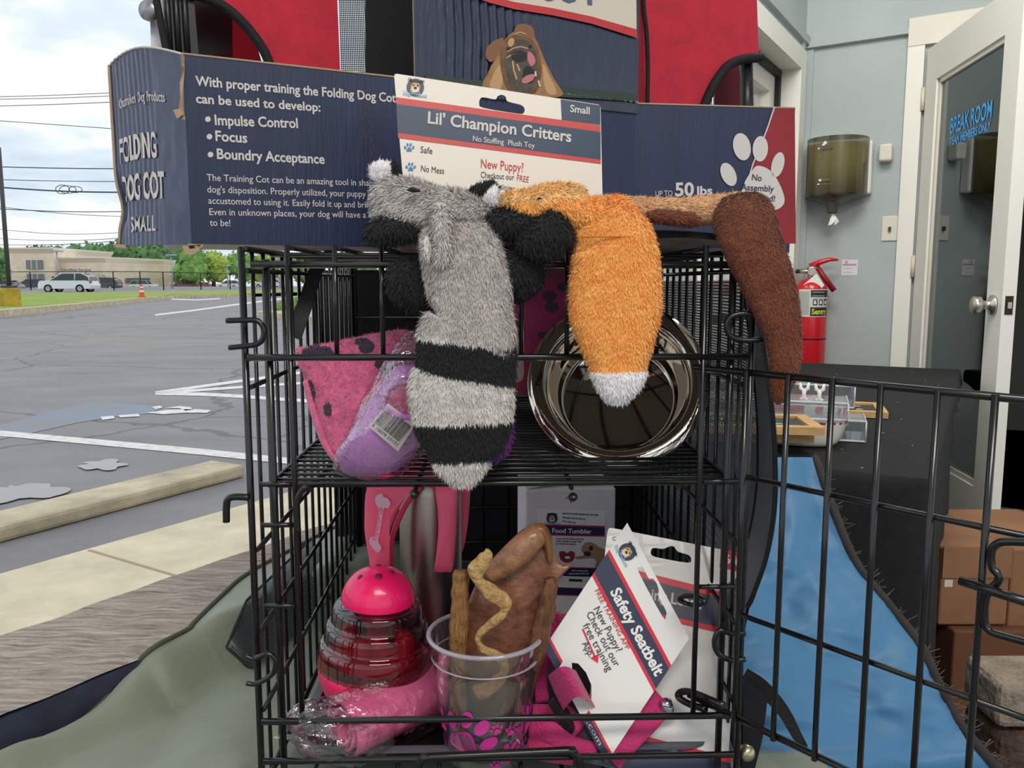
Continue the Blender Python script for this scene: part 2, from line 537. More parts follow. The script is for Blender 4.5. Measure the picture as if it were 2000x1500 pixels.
r3 = t_.nodes.new('ShaderNodeValToRGB'); r3.color_ramp.elements[0].position = 0.52; r3.color_ramp.elements[1].position = 0.68
r3.color_ramp.elements[0].color = (0, 0, 0, 1); r3.color_ramp.elements[1].color = (0.55, 0.55, 0.55, 1)
t_.links.new(n3.outputs['Fac'], r3.inputs[0])
m3 = t_.nodes.new('ShaderNodeMixRGB'); m3.inputs[2].default_value = lin((160, 150, 136))
t_.links.new(r3.outputs[0], m3.inputs[0]); t_.links.new(mc.outputs[0], m3.inputs[1]); t_.links.new(m3.outputs[0], b_.inputs['Base Color'])

whitepaint = mat('worn white road paint', (236, 233, 226), 0.7, var=(14, 0.2, 0.3, 0.5), alt=(196, 192, 188))
bluepaint = mat('faded blue road paint', (140, 150, 166), 0.75, var=(1.6, 0.2, 0.42, 0.62), alt=(148, 145, 147))
concrete = mat('pale concrete', (236, 222, 192), 0.85, var=(5, 0.12, 0.3, 0.7), bump=(60, 0.25, 0.01))
kerbmat = mat('stained kerb concrete', (226, 210, 178), 0.85, var=(4, 0.25, 0.3, 0.7), bump=(50, 0.35, 0.01))
puddle = mat('rain water film', (128, 128, 132), 0.16, spec=0.5)

mb = MB()
mb.add([(-260, -40, GZ), (260, -40, GZ), (260, 260, GZ), (-260, 260, GZ)], [(0, 1, 2, 3)], asphalt)
ground = struct(mb, 'ground', label='grey cracked asphalt of the parking lot')
def decal(name, pts, m, lift=0.004, label=None):
    q = MB(); p = [PZ(u, v, GZ + lift) for u, v in pts]
    q.add(p, [tuple(t) for t in tessellate_polygon([[Vector((a.x, a.y, 0)) for a in p]])], m)
    o = q.build(name, ground)
    if label: o['label'] = label
    return o
def stripe(pts, w):
    up = []; dn = []
    for (u, v) in pts: up.append((u, v - w(v) / 2)); dn.append((u, v + w(v) / 2))
    decal('painted_line', up + dn[::-1], whitepaint)
lw_ = lambda v: max(2.0, (v - 553) * 0.036)
stripe([(-200, 826), (0, 846), (240, 868), (400, 883), (700, 914)], lw_)
stripe([(303, 767), (470, 744), (700, 712)], lambda v: 5.5)
stripe([(303, 768), (470, 756), (700, 741)], lambda v: 5)
stripe([(303, 768), (400, 770), (470, 774), (700, 790)], lambda v: 6.5)
stripe([(303, 615), (380, 606), (460, 595), (600, 577)], lambda v: 3)
stripe([(335, 584), (380, 586), (430, 583)], lambda v: 2)
decal('painted_bay', [(-60, 838), (20, 826), (110, 800), (180, 787), (262, 789), (322, 794), (290, 808), (215, 815), (150, 826), (60, 846), (-60, 870)], bluepaint, 0.003, 'faded blue paint of the disabled bay')
for q in ([(285, 806), (330, 800), (385, 799), (413, 801), (405, 806), (360, 806), (320, 809)],
          [(322, 797), (350, 793), (372, 795), (378, 800), (362, 802), (350, 797)],
          [(230, 811), (270, 808), (274, 813), (235, 815)], [(196, 814), (222, 812), (224, 817), (200, 820)],
          [(296, 795), (312, 792), (318, 796), (304, 799)]):
    decal('painted_symbol', q, whitepaint, 0.006)
for q in ([(0, 948), (40, 944), (110, 942), (140, 950), (100, 972), (30, 984), (-60, 990), (-60, 955)], [(150, 903), (200, 895), (250, 898), (240, 912), (190, 920), (150, 914)]):
    qq = cr(q, 8, True); cx_, cy_ = sum(p[0] for p in qq) / len(qq), sum(p[1] for p in qq) / len(qq)
    decal('puddle', [(cx_ + (p[0] - cx_) * (.82 + .5 * noise.noise(Vector((i * .22, cx_, 0)))), cy_ + (p[1] - cy_) * (.82 + .5 * noise.noise(Vector((i * .22, cx_, 0))))) for i, p in enumerate(qq)], puddle, 0.008)

# sidewalk along the shop front
a, b = PZ(0, 1123, 0), PZ(472, 985, 0)
so = ((a - A0).dot(FN) + (b - A0).dot(FN)) / 2
mb = MB()
mb.box(fc(-8, so, GZ), FD * 40, FN * (-so - 0.01), Z * (-GZ), concrete)
sidewalk = struct(mb, 'sidewalk', label='pale concrete sidewalk')
mb = MB(); jm = mat('sidewalk joint', (178, 160, 128), 0.9)
for t0 in (-2.6, -0.7, 1.1, 2.9, 4.7):
    mb.box(fc(t0, so + 0.02, 0.0), FD * 0.012, FN * (-so - 0.05), Z * 0.002, jm)
mb.build('joint', sidewalk)

def kerb(name, base_px, top_px, back_px, ext0, ext1, label):
    p0, p1 = G(*base_px[0]), G(*base_px[1]); d = (p1 - p0).normalized()
    pl = Plane(p0, d, Z); h = pl.hit(*top_px).z
    bk = PZ(*back_px, h); nrm = Vector((-d.y, d.x, 0)); wdt = abs((bk - p0).dot(nrm))
    if (bk - p0).dot(nrm) < 0: nrm = -nrm
    s0 = p0 - d * ext0; ln = (p1 - p0).length + ext0 + ext1
    q = MB(); q.rbox(s0, d * ln, nrm * wdt, Z * (h - GZ), kerbmat, 0.02)
    o = q.build(name); tag(o, label, 'kerb', kind='thing'); return o
kerb('parking_kerb', [(0, 1062), (472, 934)], (0, 1028), (0, 995), 2.5, 0.03, 'low pale concrete parking kerb beyond the sidewalk, ending beside the wire crate')

# raised grass verge with its own kerb
kp = [(-420, 667), (-200, 643), (0, 621), (165, 603), (260, 592), (312, 587), (327, 584)]
kb = [G(u, v) for u, v in kp]
far = [kb[-1] + Vector((0.5, 3, 0)), kb[-1] + Vector((3, 10, 0)), P(800, 572, 84)]
for q in far: q.z = GZ
KH = 0.24
mb = MB()
line = [Vector(q) for q in cr([tuple(p) for p in kb + far[:2]], 5)]
vs = []
for i, q in enumerate(line):
    t = (line[min(i + 1, len(line) - 1)] - line[max(i - 1, 0)]).normalized(); n = Vector((-t.y, t.x, 0))
    vs += [q, q + Z * KH, q + n * 0.35 + Z * (KH + 0.01), q + n * 0.35]
fs = []
for i in range(len(line) - 1):
    for j in range(4): fs.append((i * 4 + j, (i + 1) * 4 + j, (i + 1) * 4 + (j + 1) % 4, i * 4 + (j + 1) % 4))
mb.add(vs, fs, kerbmat)
o = mb.build('verge_kerb'); tag(o, 'long concrete kerb edging the far grass verge', 'kerb', kind='thing')
grass = mat('mown grass', (172, 188, 92), 0.95, var=(0.5, 0.2, 0.3, 0.7), alt=(136, 162, 68), bump=(30, 0.6, 0.05))
mb = MB()
near = [q + Z * (KH) for q in line] + [P(480, 573.5, 84), P(800, 573.5, 84)]
farp = []
for i in range(len(near)):
    f = i / (len(near) - 1)
    u = -700 + 1600 * f
    dd = 66 if f < 0.55 else 66 + (f - .55) / .45 * 30
    vv = 571.5 if f < 0.55 else 571.5 - (f - .55) / .45 * 10
    farp.append(P(u, vv, dd))
n = len(near)
mb.add(near + farp, [(i, i + 1, n + i + 1, n + i) for i in range(n - 1)], grass, True)
o = mb.build('grass'); tag(o, 'strip of mown green grass behind the far kerb', 'grass', kind='stuff')
mb = MB()
mb.add(farp + [P(-900, 561.5, 165), P(1100, 558.5, 165)], [tuple(range(n)) + (n + 1, n)], asphalt)
struct(mb, 'far_lot_ground', label='asphalt of the far car lot')

# ---------------------------------------------------------------- cars
glass_dark = mat('car glass', (30, 36, 42), 0.08, spec=0.8)
tyre = mat('car tyre', (22, 22, 24), 0.85)
rim = mat('alloy wheel', (170, 172, 176), 0.35, 0.8)
lampred = mat('tail lamp', (160, 30, 26), 0.25)
BODY = {'suv': ([(0, .32), (.02, .75), (.10, .95), (1.05, 1.05), (1.25, 1.08), (3.9, 1.08), (4.55, 1.0), (4.62, .6), (4.55, .32)],
                [(1.1, 1.03), (1.95, 1.60), (2.4, 1.67), (3.7, 1.66), (4.35, 1.35), (4.5, 1.03)]),
        'pickup': ([(0, .4), (.02, .85), (.1, 1.02), (1.3, 1.1), (5.3, 1.1), (5.4, .5), (5.3, .4)],
                   [(1.2, 1.05), (1.9, 1.78), (4.6, 1.8), (5.2, 1.05)]),
        'sedan': ([(0, .3), (.03, .65), (.2, .8), (1.2, .92), (4.0, .95), (4.6, .85), (4.65, .5), (4.55, .3)],
                  [(1.1, .9), (1.9, 1.38), (2.8, 1.42), (3.5, 1.36), (4.2, .92)])}
def car(u0, u1, vb, L_, kind, rgb, label, flip=False, wid=1.84):
    d = L_ * FPX / (u1 - u0)
    p0 = P(u0, vb, d); p1 = P(u1, vb, d); p1.z = p0.z
    ax = (p1 - p0).normalized(); ay = Vector((-ax.y, ax.x, 0))
    k = (p1 - p0).length / max(q[0] for q in BODY[kind][0])
    if flip: p0, ax = p1.copy(), -ax
    root = thing('car', label, 'car', p0)
    paint = mat('car paint %d %d %d' % rgb, rgb, 0.25, coat=0.6)
    def pt(x, z, y): return p0 + ax * (x * k) + ay * (y * k) + Z * (z * k)
    def loft(prof, y0, y1, inset, m, mtop=None):
        q = MB(); n = len(prof); zmax = max(z for x, z in prof); zmin = min(z for x, z in prof)
        ys = [y0, y0 + .08, y1 - .08, y1]; rings = []
        for yi, y in enumerate(ys):
            sh = 0.03 if yi in (0, 3) else 0
            for x, z in prof:
                tt = (z - zmin) / (zmax - zmin)
                yy = y + (inset * tt if yi < 2 else -inset * tt)
                cx = (prof[0][0] + prof[-1][0]) / 2
                rings.append(pt(x + (cx - x) * sh, z - (z - (zmin + zmax) / 2) * sh, yy))
        fs = []
        for r_ in range(3):
            for i in range(n): fs.append((r_ * n + i, r_ * n + (i + 1) % n, (r_ + 1) * n + (i + 1) % n, (r_ + 1) * n + i))
        q.add(rings, fs, m)
        q.add([rings[i] for i in range(n)], [tuple(range(n))[::-1]], m); q.add([rings[3 * n + i] for i in range(n)], [tuple(range(n))], m)
        return q
    bd, gh = BODY[kind]
    loft(bd, 0, wid, 0.08, paint).build('body', root)
    loft(gh, 0.06, wid - .06, 0.22, glass_dark).build('windows', root)
    q = MB()
    top = [g for g in gh]
    xs = [g[0] for g in gh if g[1] > max(z for x, z in gh) - .12]
    zt = max(z for x, z in gh)
    q.box(pt(min(xs) - .1, zt - .05, .26), ax * ((max(xs) - min(xs) + .25) * k), ay * ((wid - .52) * k), Z * (.07 * k), paint)
    for (xa, za), (xb, zb) in zip(gh[:-1], gh[1:]):
        for y, yi in ((.05, .22), (wid - .05, -.22)):
            f = lambda z: y + yi * (z - gh[0][1]) / (zt - gh[0][1])
            q.tube([pt(xa, za, f(za)), pt(xb, zb, f(zb))], .035 * k, paint, 5)
    xm = (gh[1][0] + gh[-1][0]) / 2
    for y, yi in ((.05, .22), (wid - .05, -.22)): q.tube([pt(xm, gh[0][1], y), pt(xm - .05, zt, y + yi)], .035 * k, paint, 5)
    q.build('roof', root)
    wl = max(x for x, z in bd)
    for xw in (wl * .2, wl * .79):
        for y, sgn in ((-.01, -1), (wid + .01, 1)):
            q = MB(); c = pt(xw, .35, y)
            q.lathe([(.0, .0), (.22 * k, 0), (.35 * k, .01), (.35 * k, -.2 * k)], c, tyre, ay * sgn, 18, mfn=lambda i: rim if i == 0 else tyre)
            q.build('wheel', root)
    for y in (.02, wid - .3): q = MB(); q.box(pt(wl - .12, .82, y), ax * (.1 * k), ay * (.28 * k), Z * (.16 * k), lampred); q.build('tail_lamp', root)
    return root
car(73, 178, 571.5, 4.62, 'suv', (226, 228, 230), 'white SUV parked side-on behind the grass verge')
car(25, 82, 566.5, 4.7, 'suv', (52, 58, 66), 'dark grey SUV parked left of the white SUV, behind the yellow pole base')
car(-30, 36, 568, 4.62, 'sedan', (150, 158, 166), 'silver sedan mostly hidden by the yellow pole base')
car(163, 229, 566.5, 4.8, 'suv', (60, 66, 76), 'slate grey SUV parked behind the rear of the white SUV')
car(250, 303, 565.5, 5.4, 'pickup', (222, 222, 220), 'white pickup truck parked before the low wing of the tan building', flip=True)
car(300, 336, 563.5, 4.62, 'suv', (212, 214, 216), 'small white SUV just past the white pickup')
car(333, 374, 563, 4.62, 'sedan', (120, 62, 62), 'dark red sedan parked beside a tall lamp post')
car(376, 412, 562.5, 4.62, 'sedan', (188, 60, 66), 'bright red sedan in front of the yellow-green tree')
car(422, 466, 563.6, 4.62, 'suv', (224, 226, 228), 'white SUV parked at the end of the row next to the wire crate')
car(494, 546, 562.5, 4.62, 'suv', (218, 220, 222), 'white SUV seen through the wires of the crate side')

# ---------------------------------------------------------------- building
tan = mat('tan stucco', (250, 232, 204), 0.9, var=(0.5, 0.08))
tan2 = mat('pale stucco band', (244, 230, 206), 0.9)
cap = mat('white roof edge', (236, 230, 220), 0.7)
shop_glass = mat('grey shop glass', (120, 128, 128), 0.15)
dark_open = mat('dark garage opening', (60, 58, 56), 0.8)
root = thing('building', 'long tan one-storey service building across the lot', 'building', P(100, 559, 170))
DB = 170.0
def bw(u, v, d=DB): return P(u, v, d)
BZ = bw(100, 560).z
def block(name, us, vtop, depth, m, capu=True):
    """walls through the pixel columns us=[(u, d)...]"""
    q = MB(); pts = [P(u, 545, d) for u, d in us]; zt = P(us[0][0], vtop, us[0][1]).z
    back = [p + Vector((0, depth, 0)) for p in pts]
    ring = pts + back[::-1]; n = len(ring)
    lo = [Vector((p.x, p.y, BZ - 0.5)) for p in ring]; hi = [Vector((p.x, p.y, zt)) for p in ring]
    q.add(lo + hi, [(i, (i + 1) % n, n + (i + 1) % n, n + i) for i in range(n)], m)
    q.add(hi, [tuple(range(n))], m)
    # courses of slightly paler stucco
    for f in (.28, .52, .76):
        for i in range(len(pts) - 1):
            dv = (pts[i + 1] - pts[i]); nn = Vector((dv.y, -dv.x, 0)).normalized() * 0.03
            q.box(Vector((pts[i].x, pts[i].y, BZ + (zt - BZ) * f)) + nn, dv, -nn, Z * 0.12, tan2)
    q.build(name, root)
    q = MB()
    cen = sum(ring, Vector()) / n
    out_ = [Vector((p.x + (p.x - cen.x) * .03, p.y - (0.9 if i < len(pts) else -0.5), 0)) for i, p in enumerate(ring)]
    a_ = [Vector((p.x, p.y, zt - 0.9)) for p in ring]; b2 = [Vector((p.x, p.y, zt)) for p in out_]; c2 = [Vector((p.x, p.y, zt + 0.25)) for p in out_]
    q.add(a_ + b2, [(i, (i + 1) % n, n + (i + 1) % n, n + i) for i in range(n)], tan2)
    q.add(b2 + c2, [(i, (i + 1) % n, n + (i + 1) % n, n + i) for i in range(n)], cap); q.add(c2, [tuple(range(n))], cap)
    q.build('roof_edge', root)
    return zt
block('wing', [(86, 171), (210, 168), (321, 186)], 505, 6, tan)
block('hall', [(-140, 168), (108, 168)], 486, 24, tan)
fpl = Plane(P(100, 545, 167.6), (1, 0, 0), Z)
def flat(name, rects, m, bars=0, lift=0.0, parent=root):
    for (u0, v0, u1, v1) in rects:
        q = MB(); a_ = fpl.L(u0, v0); b2 = fpl.L(u1, v1)
        w_, h_ = b2[0] - a_[0], a_[1] - b2[1]
        q.box(fpl.W(a_[0], b2[1], lift), Vector((w_, 0, 0)), Vector((0, 0.3, 0)), Z * h_, m)
        for i in range(1, bars):
            q.box(fpl.W(a_[0] + w_ * i / bars - .06, b2[1], lift + .05), Vector((.12, 0, 0)), Vector((0, 0.1, 0)), Z * h_, tan2)
        q.build(name, parent)
flat('window', [(50, 508, 83, 525.5)], shop_glass, 3)
flat('window', [(52, 535, 85, 552)], shop_glass, 3)
flat('garage_door', [(101, 540, 132, 556), (137, 538, 166, 556)], dark_open)
flat('garage_door', [(173, 537, 203, 553)], mat('glazed garage door', (188, 184, 172), 0.4), 5)
epl = plane3(P(212, 545, 168), P(319, 545, 185.6), P(212, 500, 168))
q = MB(); q.pxpoly(epl, [(245, 543), (292, 543), (292, 553), (245, 553)], shop_glass, 0.1); q.build('window', root)
q = MB(); q.text(fpl, 'Certified Service', (120, 529), (178, 529), 4.4, mat('sign letters', (70, 80, 100), 0.6), 0.02, 0.1); q.build('sign_lettering', root)

# ---------------------------------------------------------------- fence, poles, cone
blackmetal = mat('black painted metal', (26, 27, 28), 0.5)
chain = meshcloth('chain link', (40, 42, 42), 1.0, 0.86)
fr_ = thing('fence', 'black chain-link fence between the grass and the car lot', 'fence', P(300, 567, 84))
fpx = [(-60, 84), (61, 83), (170, 82), (223, 82), (275, 82), (320, 84), (393, 88), (450, 92), (530, 95), (600, 96)]
tops = []
for u, d in fpx:
    q = MB(); lo = P(u, 569, d); hi = Vector((lo.x, lo.y, lo.z + 1.95)); q.tube([lo, hi], .06, blackmetal, 6); q.build('post', fr_); tops.append((lo, hi))
for i in range(len(tops) - 1):
    q = MB(); (a1, b1), (a2, b2) = tops[i], tops[i + 1]
    q.tube([b1, b2], .035, blackmetal, 5); q.build('rail', fr_)
    q = MB(); ln = (a2 - a1).length
    q.grid(lambda x, y: a1.lerp(a2, x).lerp(b1.lerp(b2, x), y), 1, 1, chain, uvs=(ln / .12, 1.95 / .12)); q.build('chain_link', fr_)

galv = mat('grey galvanised pole', (168, 176, 182), 0.5, 0.3)
poledark = mat('bronze pole', (74, 74, 76), 0.5)
yellow = mat('yellow painted concrete', (206, 172, 62), 0.8, var=(3, 0.25, 0.3, 0.6))
base = P(20.5, 596, 31)
lp = thing('street_lamp', 'dark street lamp pole on a round yellow concrete base', 'street lamp', base)
q = MB(); q.lathe([(0, -.25), (.36, -.25), (.36, .6), (.34, .64), (0, .64)], base, yellow, Z, 28, smooth=False); q.build('base', lp)
q = MB(); q.box(base + Vector((-.2, -.2, .64)), (.4, 0, 0), (0, .4, 0), (0, 0, .1), poledark); q.build('base_plate', lp)
topz = P(5, 288, 31).z
q = MB(); q.tube([base + Z * .7, Vector((base.x, base.y, topz))], [.085, .07], poledark, 10); q.build('pole', lp)
q = MB(); q.tube([Vector((base.x, base.y, topz)), Vector((base.x - .35, base.y, topz + .08)), Vector((base.x - 1.1, base.y, topz + .1))], .05, poledark, 8)
q.rbox(Vector((base.x - 1.6, base.y - .15, topz + .03)), (.55, 0, 0), (0, .3, 0), (0, 0, .14), poledark, .03); q.build('lamp_head', lp)
for u, v0, v1, d, hw, lab in ((114.5, 491, 552, 118, 12, 'pale lamp post rising behind the white SUV by the tan building'), (337, 498, 566, 105, 9, 'pale twin-head lamp post at the corner of the tan building'), (446, 519, 562, 130, 7, 'thin pale lamp post in front of the yellow-green trees'), (548, 505, 562, 110, 8, 'pale lamp post seen through the crate wires')):
    b0 = P(u, v1, d); tz = P(u, v0, d).z
    s_ = thing('street_lamp', lab, 'street lamp', b0)
    q = MB(); q.tube([b0 - Z * .9, Vector((b0.x, b0.y, tz))], [.14, .1], galv, 8); q.build('pole', s_)
    q = MB(); h_ = hw * d / FPX
    q.box(Vector((b0.x - h_, b0.y - .2, tz - .08)), (h_ * 2, 0, 0), (0, .4, 0), (0, 0, .18), galv); q.build('lamp_head', s_)
cb = P(277.5, 580, 51)
cn = thing('traffic_cone', 'orange traffic cone with white collars on the verge kerb', 'traffic cone', cb)
orange = mat('cone orange', (240, 84, 40), 0.5); cw = mat('cone white', (240, 238, 235), 0.5)
q = MB(); q.rbox(cb + Vector((-.2, -.2, -.02)), (.4, 0, 0), (0, .4, 0), (0, 0, .05), orange, .01); q.build('base', cn)
q = MB(); q.lathe([(.17, .03), (.13, .3), (.11, .42), (.085, .55), (.07, .65), (.045, .82), (0, .82)], cb, orange, Z, 18, mfn=lambda i: cw if i in (1, 3) else orange); q.build('cone', cn)

# ---------------------------------------------------------------- overhead cables
cable = mat('cable sheath', (70, 74, 80), 0.7)
for i, (v0, v1, sag, th) in enumerate(((189, 181, 1, .02), (194, 187, 1, .02), (207, 199, 1, .022), (236, 251, 0, .02), (326, 329, 1, .03), (351, 354, 1, .022), (366, 374, 3, .045), (408, 412, 3, .028), (404, 420, 4, .02), (448, 452, 7, .02), (466, 464, 5, .02), (478, 470, 4, .022))):
    pts = []
    for j in range(-12, 33):
        u = j * 40
        f = u / 215
        pts.append(P(u, v0 + (v1 - v0) * f + sag * math.sin(f * 2.6), 46 + i * .8))
    q = MB(); q.tube(pts, th, cable, 5)
    o = q.build('overhead_cable', origin=pts[20]); tag(o, 'thin overhead utility cable crossing the cloudy sky', 'cable', 'overhead cables')
q = MB(); c0 = P(132, 370, 50)
for k, (dx, rx, rz) in enumerate(((-.3, .42, .26), (.0, .5, .22), (.45, .4, .18))):
    q.tube([c0 + Vector((dx + rx * math.cos(a * math.pi / 10), .02 * k, rz * math.sin(a * math.pi / 10))) for a in range(20)], .022, cable, 5, closed=True)
o = q.build('cable_coil', origin=c0); tag(o, 'looped coil of spare cable hanging on the thick overhead cable', 'cable')

# ---------------------------------------------------------------- trees
def leafmat(n, c1, c2): return mat(n, c1, 0.8, var=(0.6, 0.3, 0.35, 0.65), alt=c2)
lg = [leafmat('dark leaves', (112, 152, 92), (80, 120, 70)), leafmat('mid leaves', (146, 184, 98), (108, 152, 76)), leafmat('yellow green leaves', (190, 204, 92), (150, 178, 78)), leafmat('gold leaves', (206, 178, 70), (170, 160, 66))]
bark = mat('bark', (92, 80, 66), 0.9)
def tree(u, vtop, vbase, wpx, d, m, label, seed, group=None, name='tree', trunk=True):
    rng = random.Random(seed); b0 = P(u, vbase, d); s_ = d / FPX
    Hh = (vbase - vtop) * s_; Ww = wpx * s_ / 2
    t = thing(name, label, 'tree' if name == 'tree' else 'bush', b0, group)
    q = MB(); blobs = []
    for i in range(9):
        a = rng.random() * 6.28; rr = Ww * .5 * rng.random() ** .5; hz = Hh * (.32 + .45 * rng.random())
        blobs.append((b0 + Vector((math.cos(a) * rr, math.sin(a) * rr * .6, hz)), Ww * (.42 + .25 * rng.random())))
    blobs.append((b0 + Z * Hh * .78, Ww * .45))
    for c, r_ in blobs:
        bm = bmesh.new(); bmesh.ops.create_icosphere(bm, subdivisions=2, radius=1)
        for v in bm.verts:
            k = r_ * (0.8 + .35 * noise.noise(v.co * 2.3 + c * .2)); v.co = c + Vector((v.co.x * k, v.co.y * k, v.co.z * k * min(1.0, Hh * .3 / max(r_, .01))))
        q.add([v.co[:] for v in bm.verts], [tuple(v.index for v in f.verts) for f in bm.faces], m, False)
        vv = [v.co.copy() for v in bm.verts]; bm.free()
        for k in range(90):
            p = rng.choice(vv) + Vector((rng.gauss(0, .1), rng.gauss(0, .1), rng.gauss(0, .1))) * r_
            e_ = Vector((rng.gauss(0, 1), rng.gauss(0, 1), rng.gauss(0, 1))).normalized() * r_ * .16
            g_ = e_.orthogonal().normalized() * r_ * .1
            q.add([p - e_, p + g_, p + e_, p - g_], [(0, 1, 2, 3)], m, False)
    q.build('crown', t)
    if trunk:
        q = MB(); q.tube([b0 - Z * .3, b0 + Z * Hh * .5], [Ww * .09 + .05, Ww * .05 + .03], bark, 7); q.build('trunk', t)
for i, u in enumerate((70, 118, 150, 185, 222, 262, 300, 335)):
    tree(u, (484, 482, 478, 476, 477, 480, 480, 474)[i], 562, 96, 210 + (i % 3) * 6, lg[0], 'dark green leafy tree in the row behind the tan building', 10 + i, 'trees behind the tan building')
for i, (u, vt, wp, k, lab) in enumerate(((372, 474, 84, 1, 'tall mid-green tree right of the tan building, under the crushed blue box'), (362, 525, 60, 3, 'low golden-leaved tree beside the dark red sedan'), (418, 492, 90, 2, 'bright yellow-green tree left of the wire crate post'), (470, 488, 70, 1, 'green tree directly behind the crate corner post'), (530, 490, 90, 2, 'yellow-green tree seen through the first crate side wires'), (600, 492, 90, 1, 'green tree seen through the crate side near the black strap'), (690, 490, 100, 0, 'dark green tree hidden deep behind the crate'))):
    tree(u, vt, 561, wp, 182 + i * 3, lg[k], lab, 40 + i)
tree(-6, 470, 566, 62, 96, lg[0], 'dark green tree at the near end of the tan building, behind the street lamp pole', 71)
# small planted island seen through the crate side
isl = [PZ(500, 617, GZ), PZ(690, 640, GZ), PZ(760, 622, GZ), PZ(600, 606, GZ)]
mb = MB(); k_ = [q + Z * .16 for q in isl]
mb.add(isl + k_, [(i, (i + 1) % 4, 4 + (i + 1) % 4, 4 + i) for i in range(4)] + [(4, 5, 6, 7)], kerbmat)
o = mb.build('planted_island', origin=isl[0]); tag(o, 'low concrete planted island seen through the crate side wires', 'kerb', kind='thing')
for i, (u, wp, vt) in enumerate(((552, 40, 588), (590, 50, 578), (632, 60, 582))):
    tree(u, vt, 615, wp, 29 + i, lg[1], ('small green bush at the near end of the planted island', 'middle green bush of the planted island, behind the black strap', 'broad green bush at the back of the planted island')[i], 90 + i, name='bush', trunk=False)
# ============================================================ the room
FP = Plane(fc(0, 0.21, 0), FD, Z)
C3 = FP.hit(1575, 92)
C0 = Vector((C3.x, C3.y, 0)); ZM = C3.z
DW = Plane(C0, FN, Z)                                # wall with the break-room door
tC = (C0 - A0).dot(FD)
CEIL = 2.85
teal = mat('grey teal wall paint', (180, 189, 189), 0.75, var=(3, 0.04), bump=(220, 0.12, 0.004))
trimw = mat('white trim paint', (232, 230, 222), 0.45)
trimw2 = mat('cream trim paint', (222, 216, 204), 0.5)
floorm = mat('grey painted floor', (150, 152, 148), 0.5, var=(2, 0.15))
ceilm = mat('ceiling paint', (206, 210, 206), 0.8)
oldwood = mat('weathered grey wood', (212, 200, 188), 0.9, var=(30, 0.4, 0.3, 0.7), alt=(132, 118, 108), bump=(70, 1.0, 0.01), stretch=(1, 1, 1))
blueboard_shade = mat('dark blue painted board and beam shade', (58, 64, 84), 0.75, var=(20, 0.3, 0.3, 0.7), alt=(40, 44, 58))  # real blue on the low wall; stands in for shade on the beam
# stretch the grain of the old beam along the shop front
t_ = oldwood.node_tree
for nn in t_.nodes:
    if nn.type == 'MAPPING':
        nn.inputs['Rotation'].default_value = (0, 0, -math.atan2(FD.y, FD.x)); nn.inputs['Scale'].default_value = (0.35, 5.0, 5.0)
        nn.vector_type = 'TEXTURE' if False else 'POINT'

def quad(name, o, a, b, m, label=None):
    q = MB(); q.add([o, o + a, o + a + b, o + b], [(0, 1, 2, 3)], m); return struct(q, name, label=label)
mb = MB(); mb.add([fc(-3.2, .05, 0), fc(tC + 3, .05, 0), fc(tC + 3, 4.6, 0), fc(-3.2, 4.6, 0)], [(0, 3, 2, 1)], floorm)
struct(mb, 'floor', label='grey painted floor of the room')
mb = MB(); mb.box(fc(-2.6, -0.3, CEIL), FD * (tC + 5.4), FN * 4.9, Z * .1, ceilm)
struct(mb, 'ceiling', label='pale ceiling over the stall')

# shop-front wall: low sill wall, pier beside the opening, window, lintel
tE = (FP.hit(1395, 500) - A0).dot(FD)
wa = FP.L(1566, 103); wtop = wa[1]
wt1 = wa[0]; wt0 = wt1 - 1.25; wbot = 0.72
mb = MB()
def wseg(t0, t1, z0, z1): mb.box(fc(t0, 0.0, z0), FD * (t1 - t0), FN * .21, Z * (z1 - z0), teal)
wseg(tE, wt0, -.15, CEIL); wseg(wt1, tC + .2, -.15, CEIL); wseg(wt0, wt1, -.15, wbot); wseg(wt0, wt1, wtop, CEIL); wseg(-3.2, tE, 2.25, CEIL)
struct(mb, 'wall_left', label='grey teal shop-front wall around the window')
mb = MB(); mb.box(fc(-3.2, 0.015, -.15), FD * (tE + 3.2), FN * .19, Z * .565, blueboard_shade)
struct(mb, 'wall_front', label='low dark blue wall under the wooden sill')
mb = MB()
def beam(x, y):
    s = 0.21 * y; z = .50 + .004 * noise.noise(Vector((x * 60, y * 6, 0)))
    return fc(-3.2 + (tE + 3.2) * x, s, z)
mb.grid(beam, 260, 14, oldwood)
mb.box(fc(-3.2, 0, .415), FD * (tE + 3.2), FN * .212, Z * .082, blueboard_shade)  # beam's inner face: its cool shade is put into the dark blue colour
struct(mb, 'trim_1', label='weathered wooden beam forming the window sill')
# window
wr = thing('window_1', None, None, fc(wt1, .21, wbot)); wr['kind'] = 'structure'; wr['label'] = 'white framed window beside the corner'
def ringframe(name, t0, t1, z0, z1, w, s0, s1, m):
    q = MB()
    for (a, b_, c, d) in ((t0, t1, z1 - w, z1), (t0, t1, z0, z0 + w), (t0, t0 + w, z0 + w, z1 - w), (t1 - w, t1, z0 + w, z1 - w)):
        q.box(fc(a, s0, c), FD * (b_ - a), FN * (s1 - s0), Z * (d - c), m)
    return q.build(name, wr)
ringframe('window_frame', wt0, wt1, wbot, wtop, .085, .10, .232, trimw)
ringframe('weather_strip', wt0 + .085, wt1 - .085, wbot + .085, wtop - .085, .03, .09, .15, mat('black gasket', (30, 30, 32), .6))
ringframe('window_sash', wt0 + .115, wt1 - .115, wbot + .115, wtop - .115, .07, .07, .13, trimw)
q = MB(); q.box(fc(wt0 + .15, .09, wbot + .15), FD * (wt1 - wt0 - .3), FN * .005, Z * (wtop - wbot - .3), film('window glass', (250, 250, 246), .1)); q.build('pane', wr)
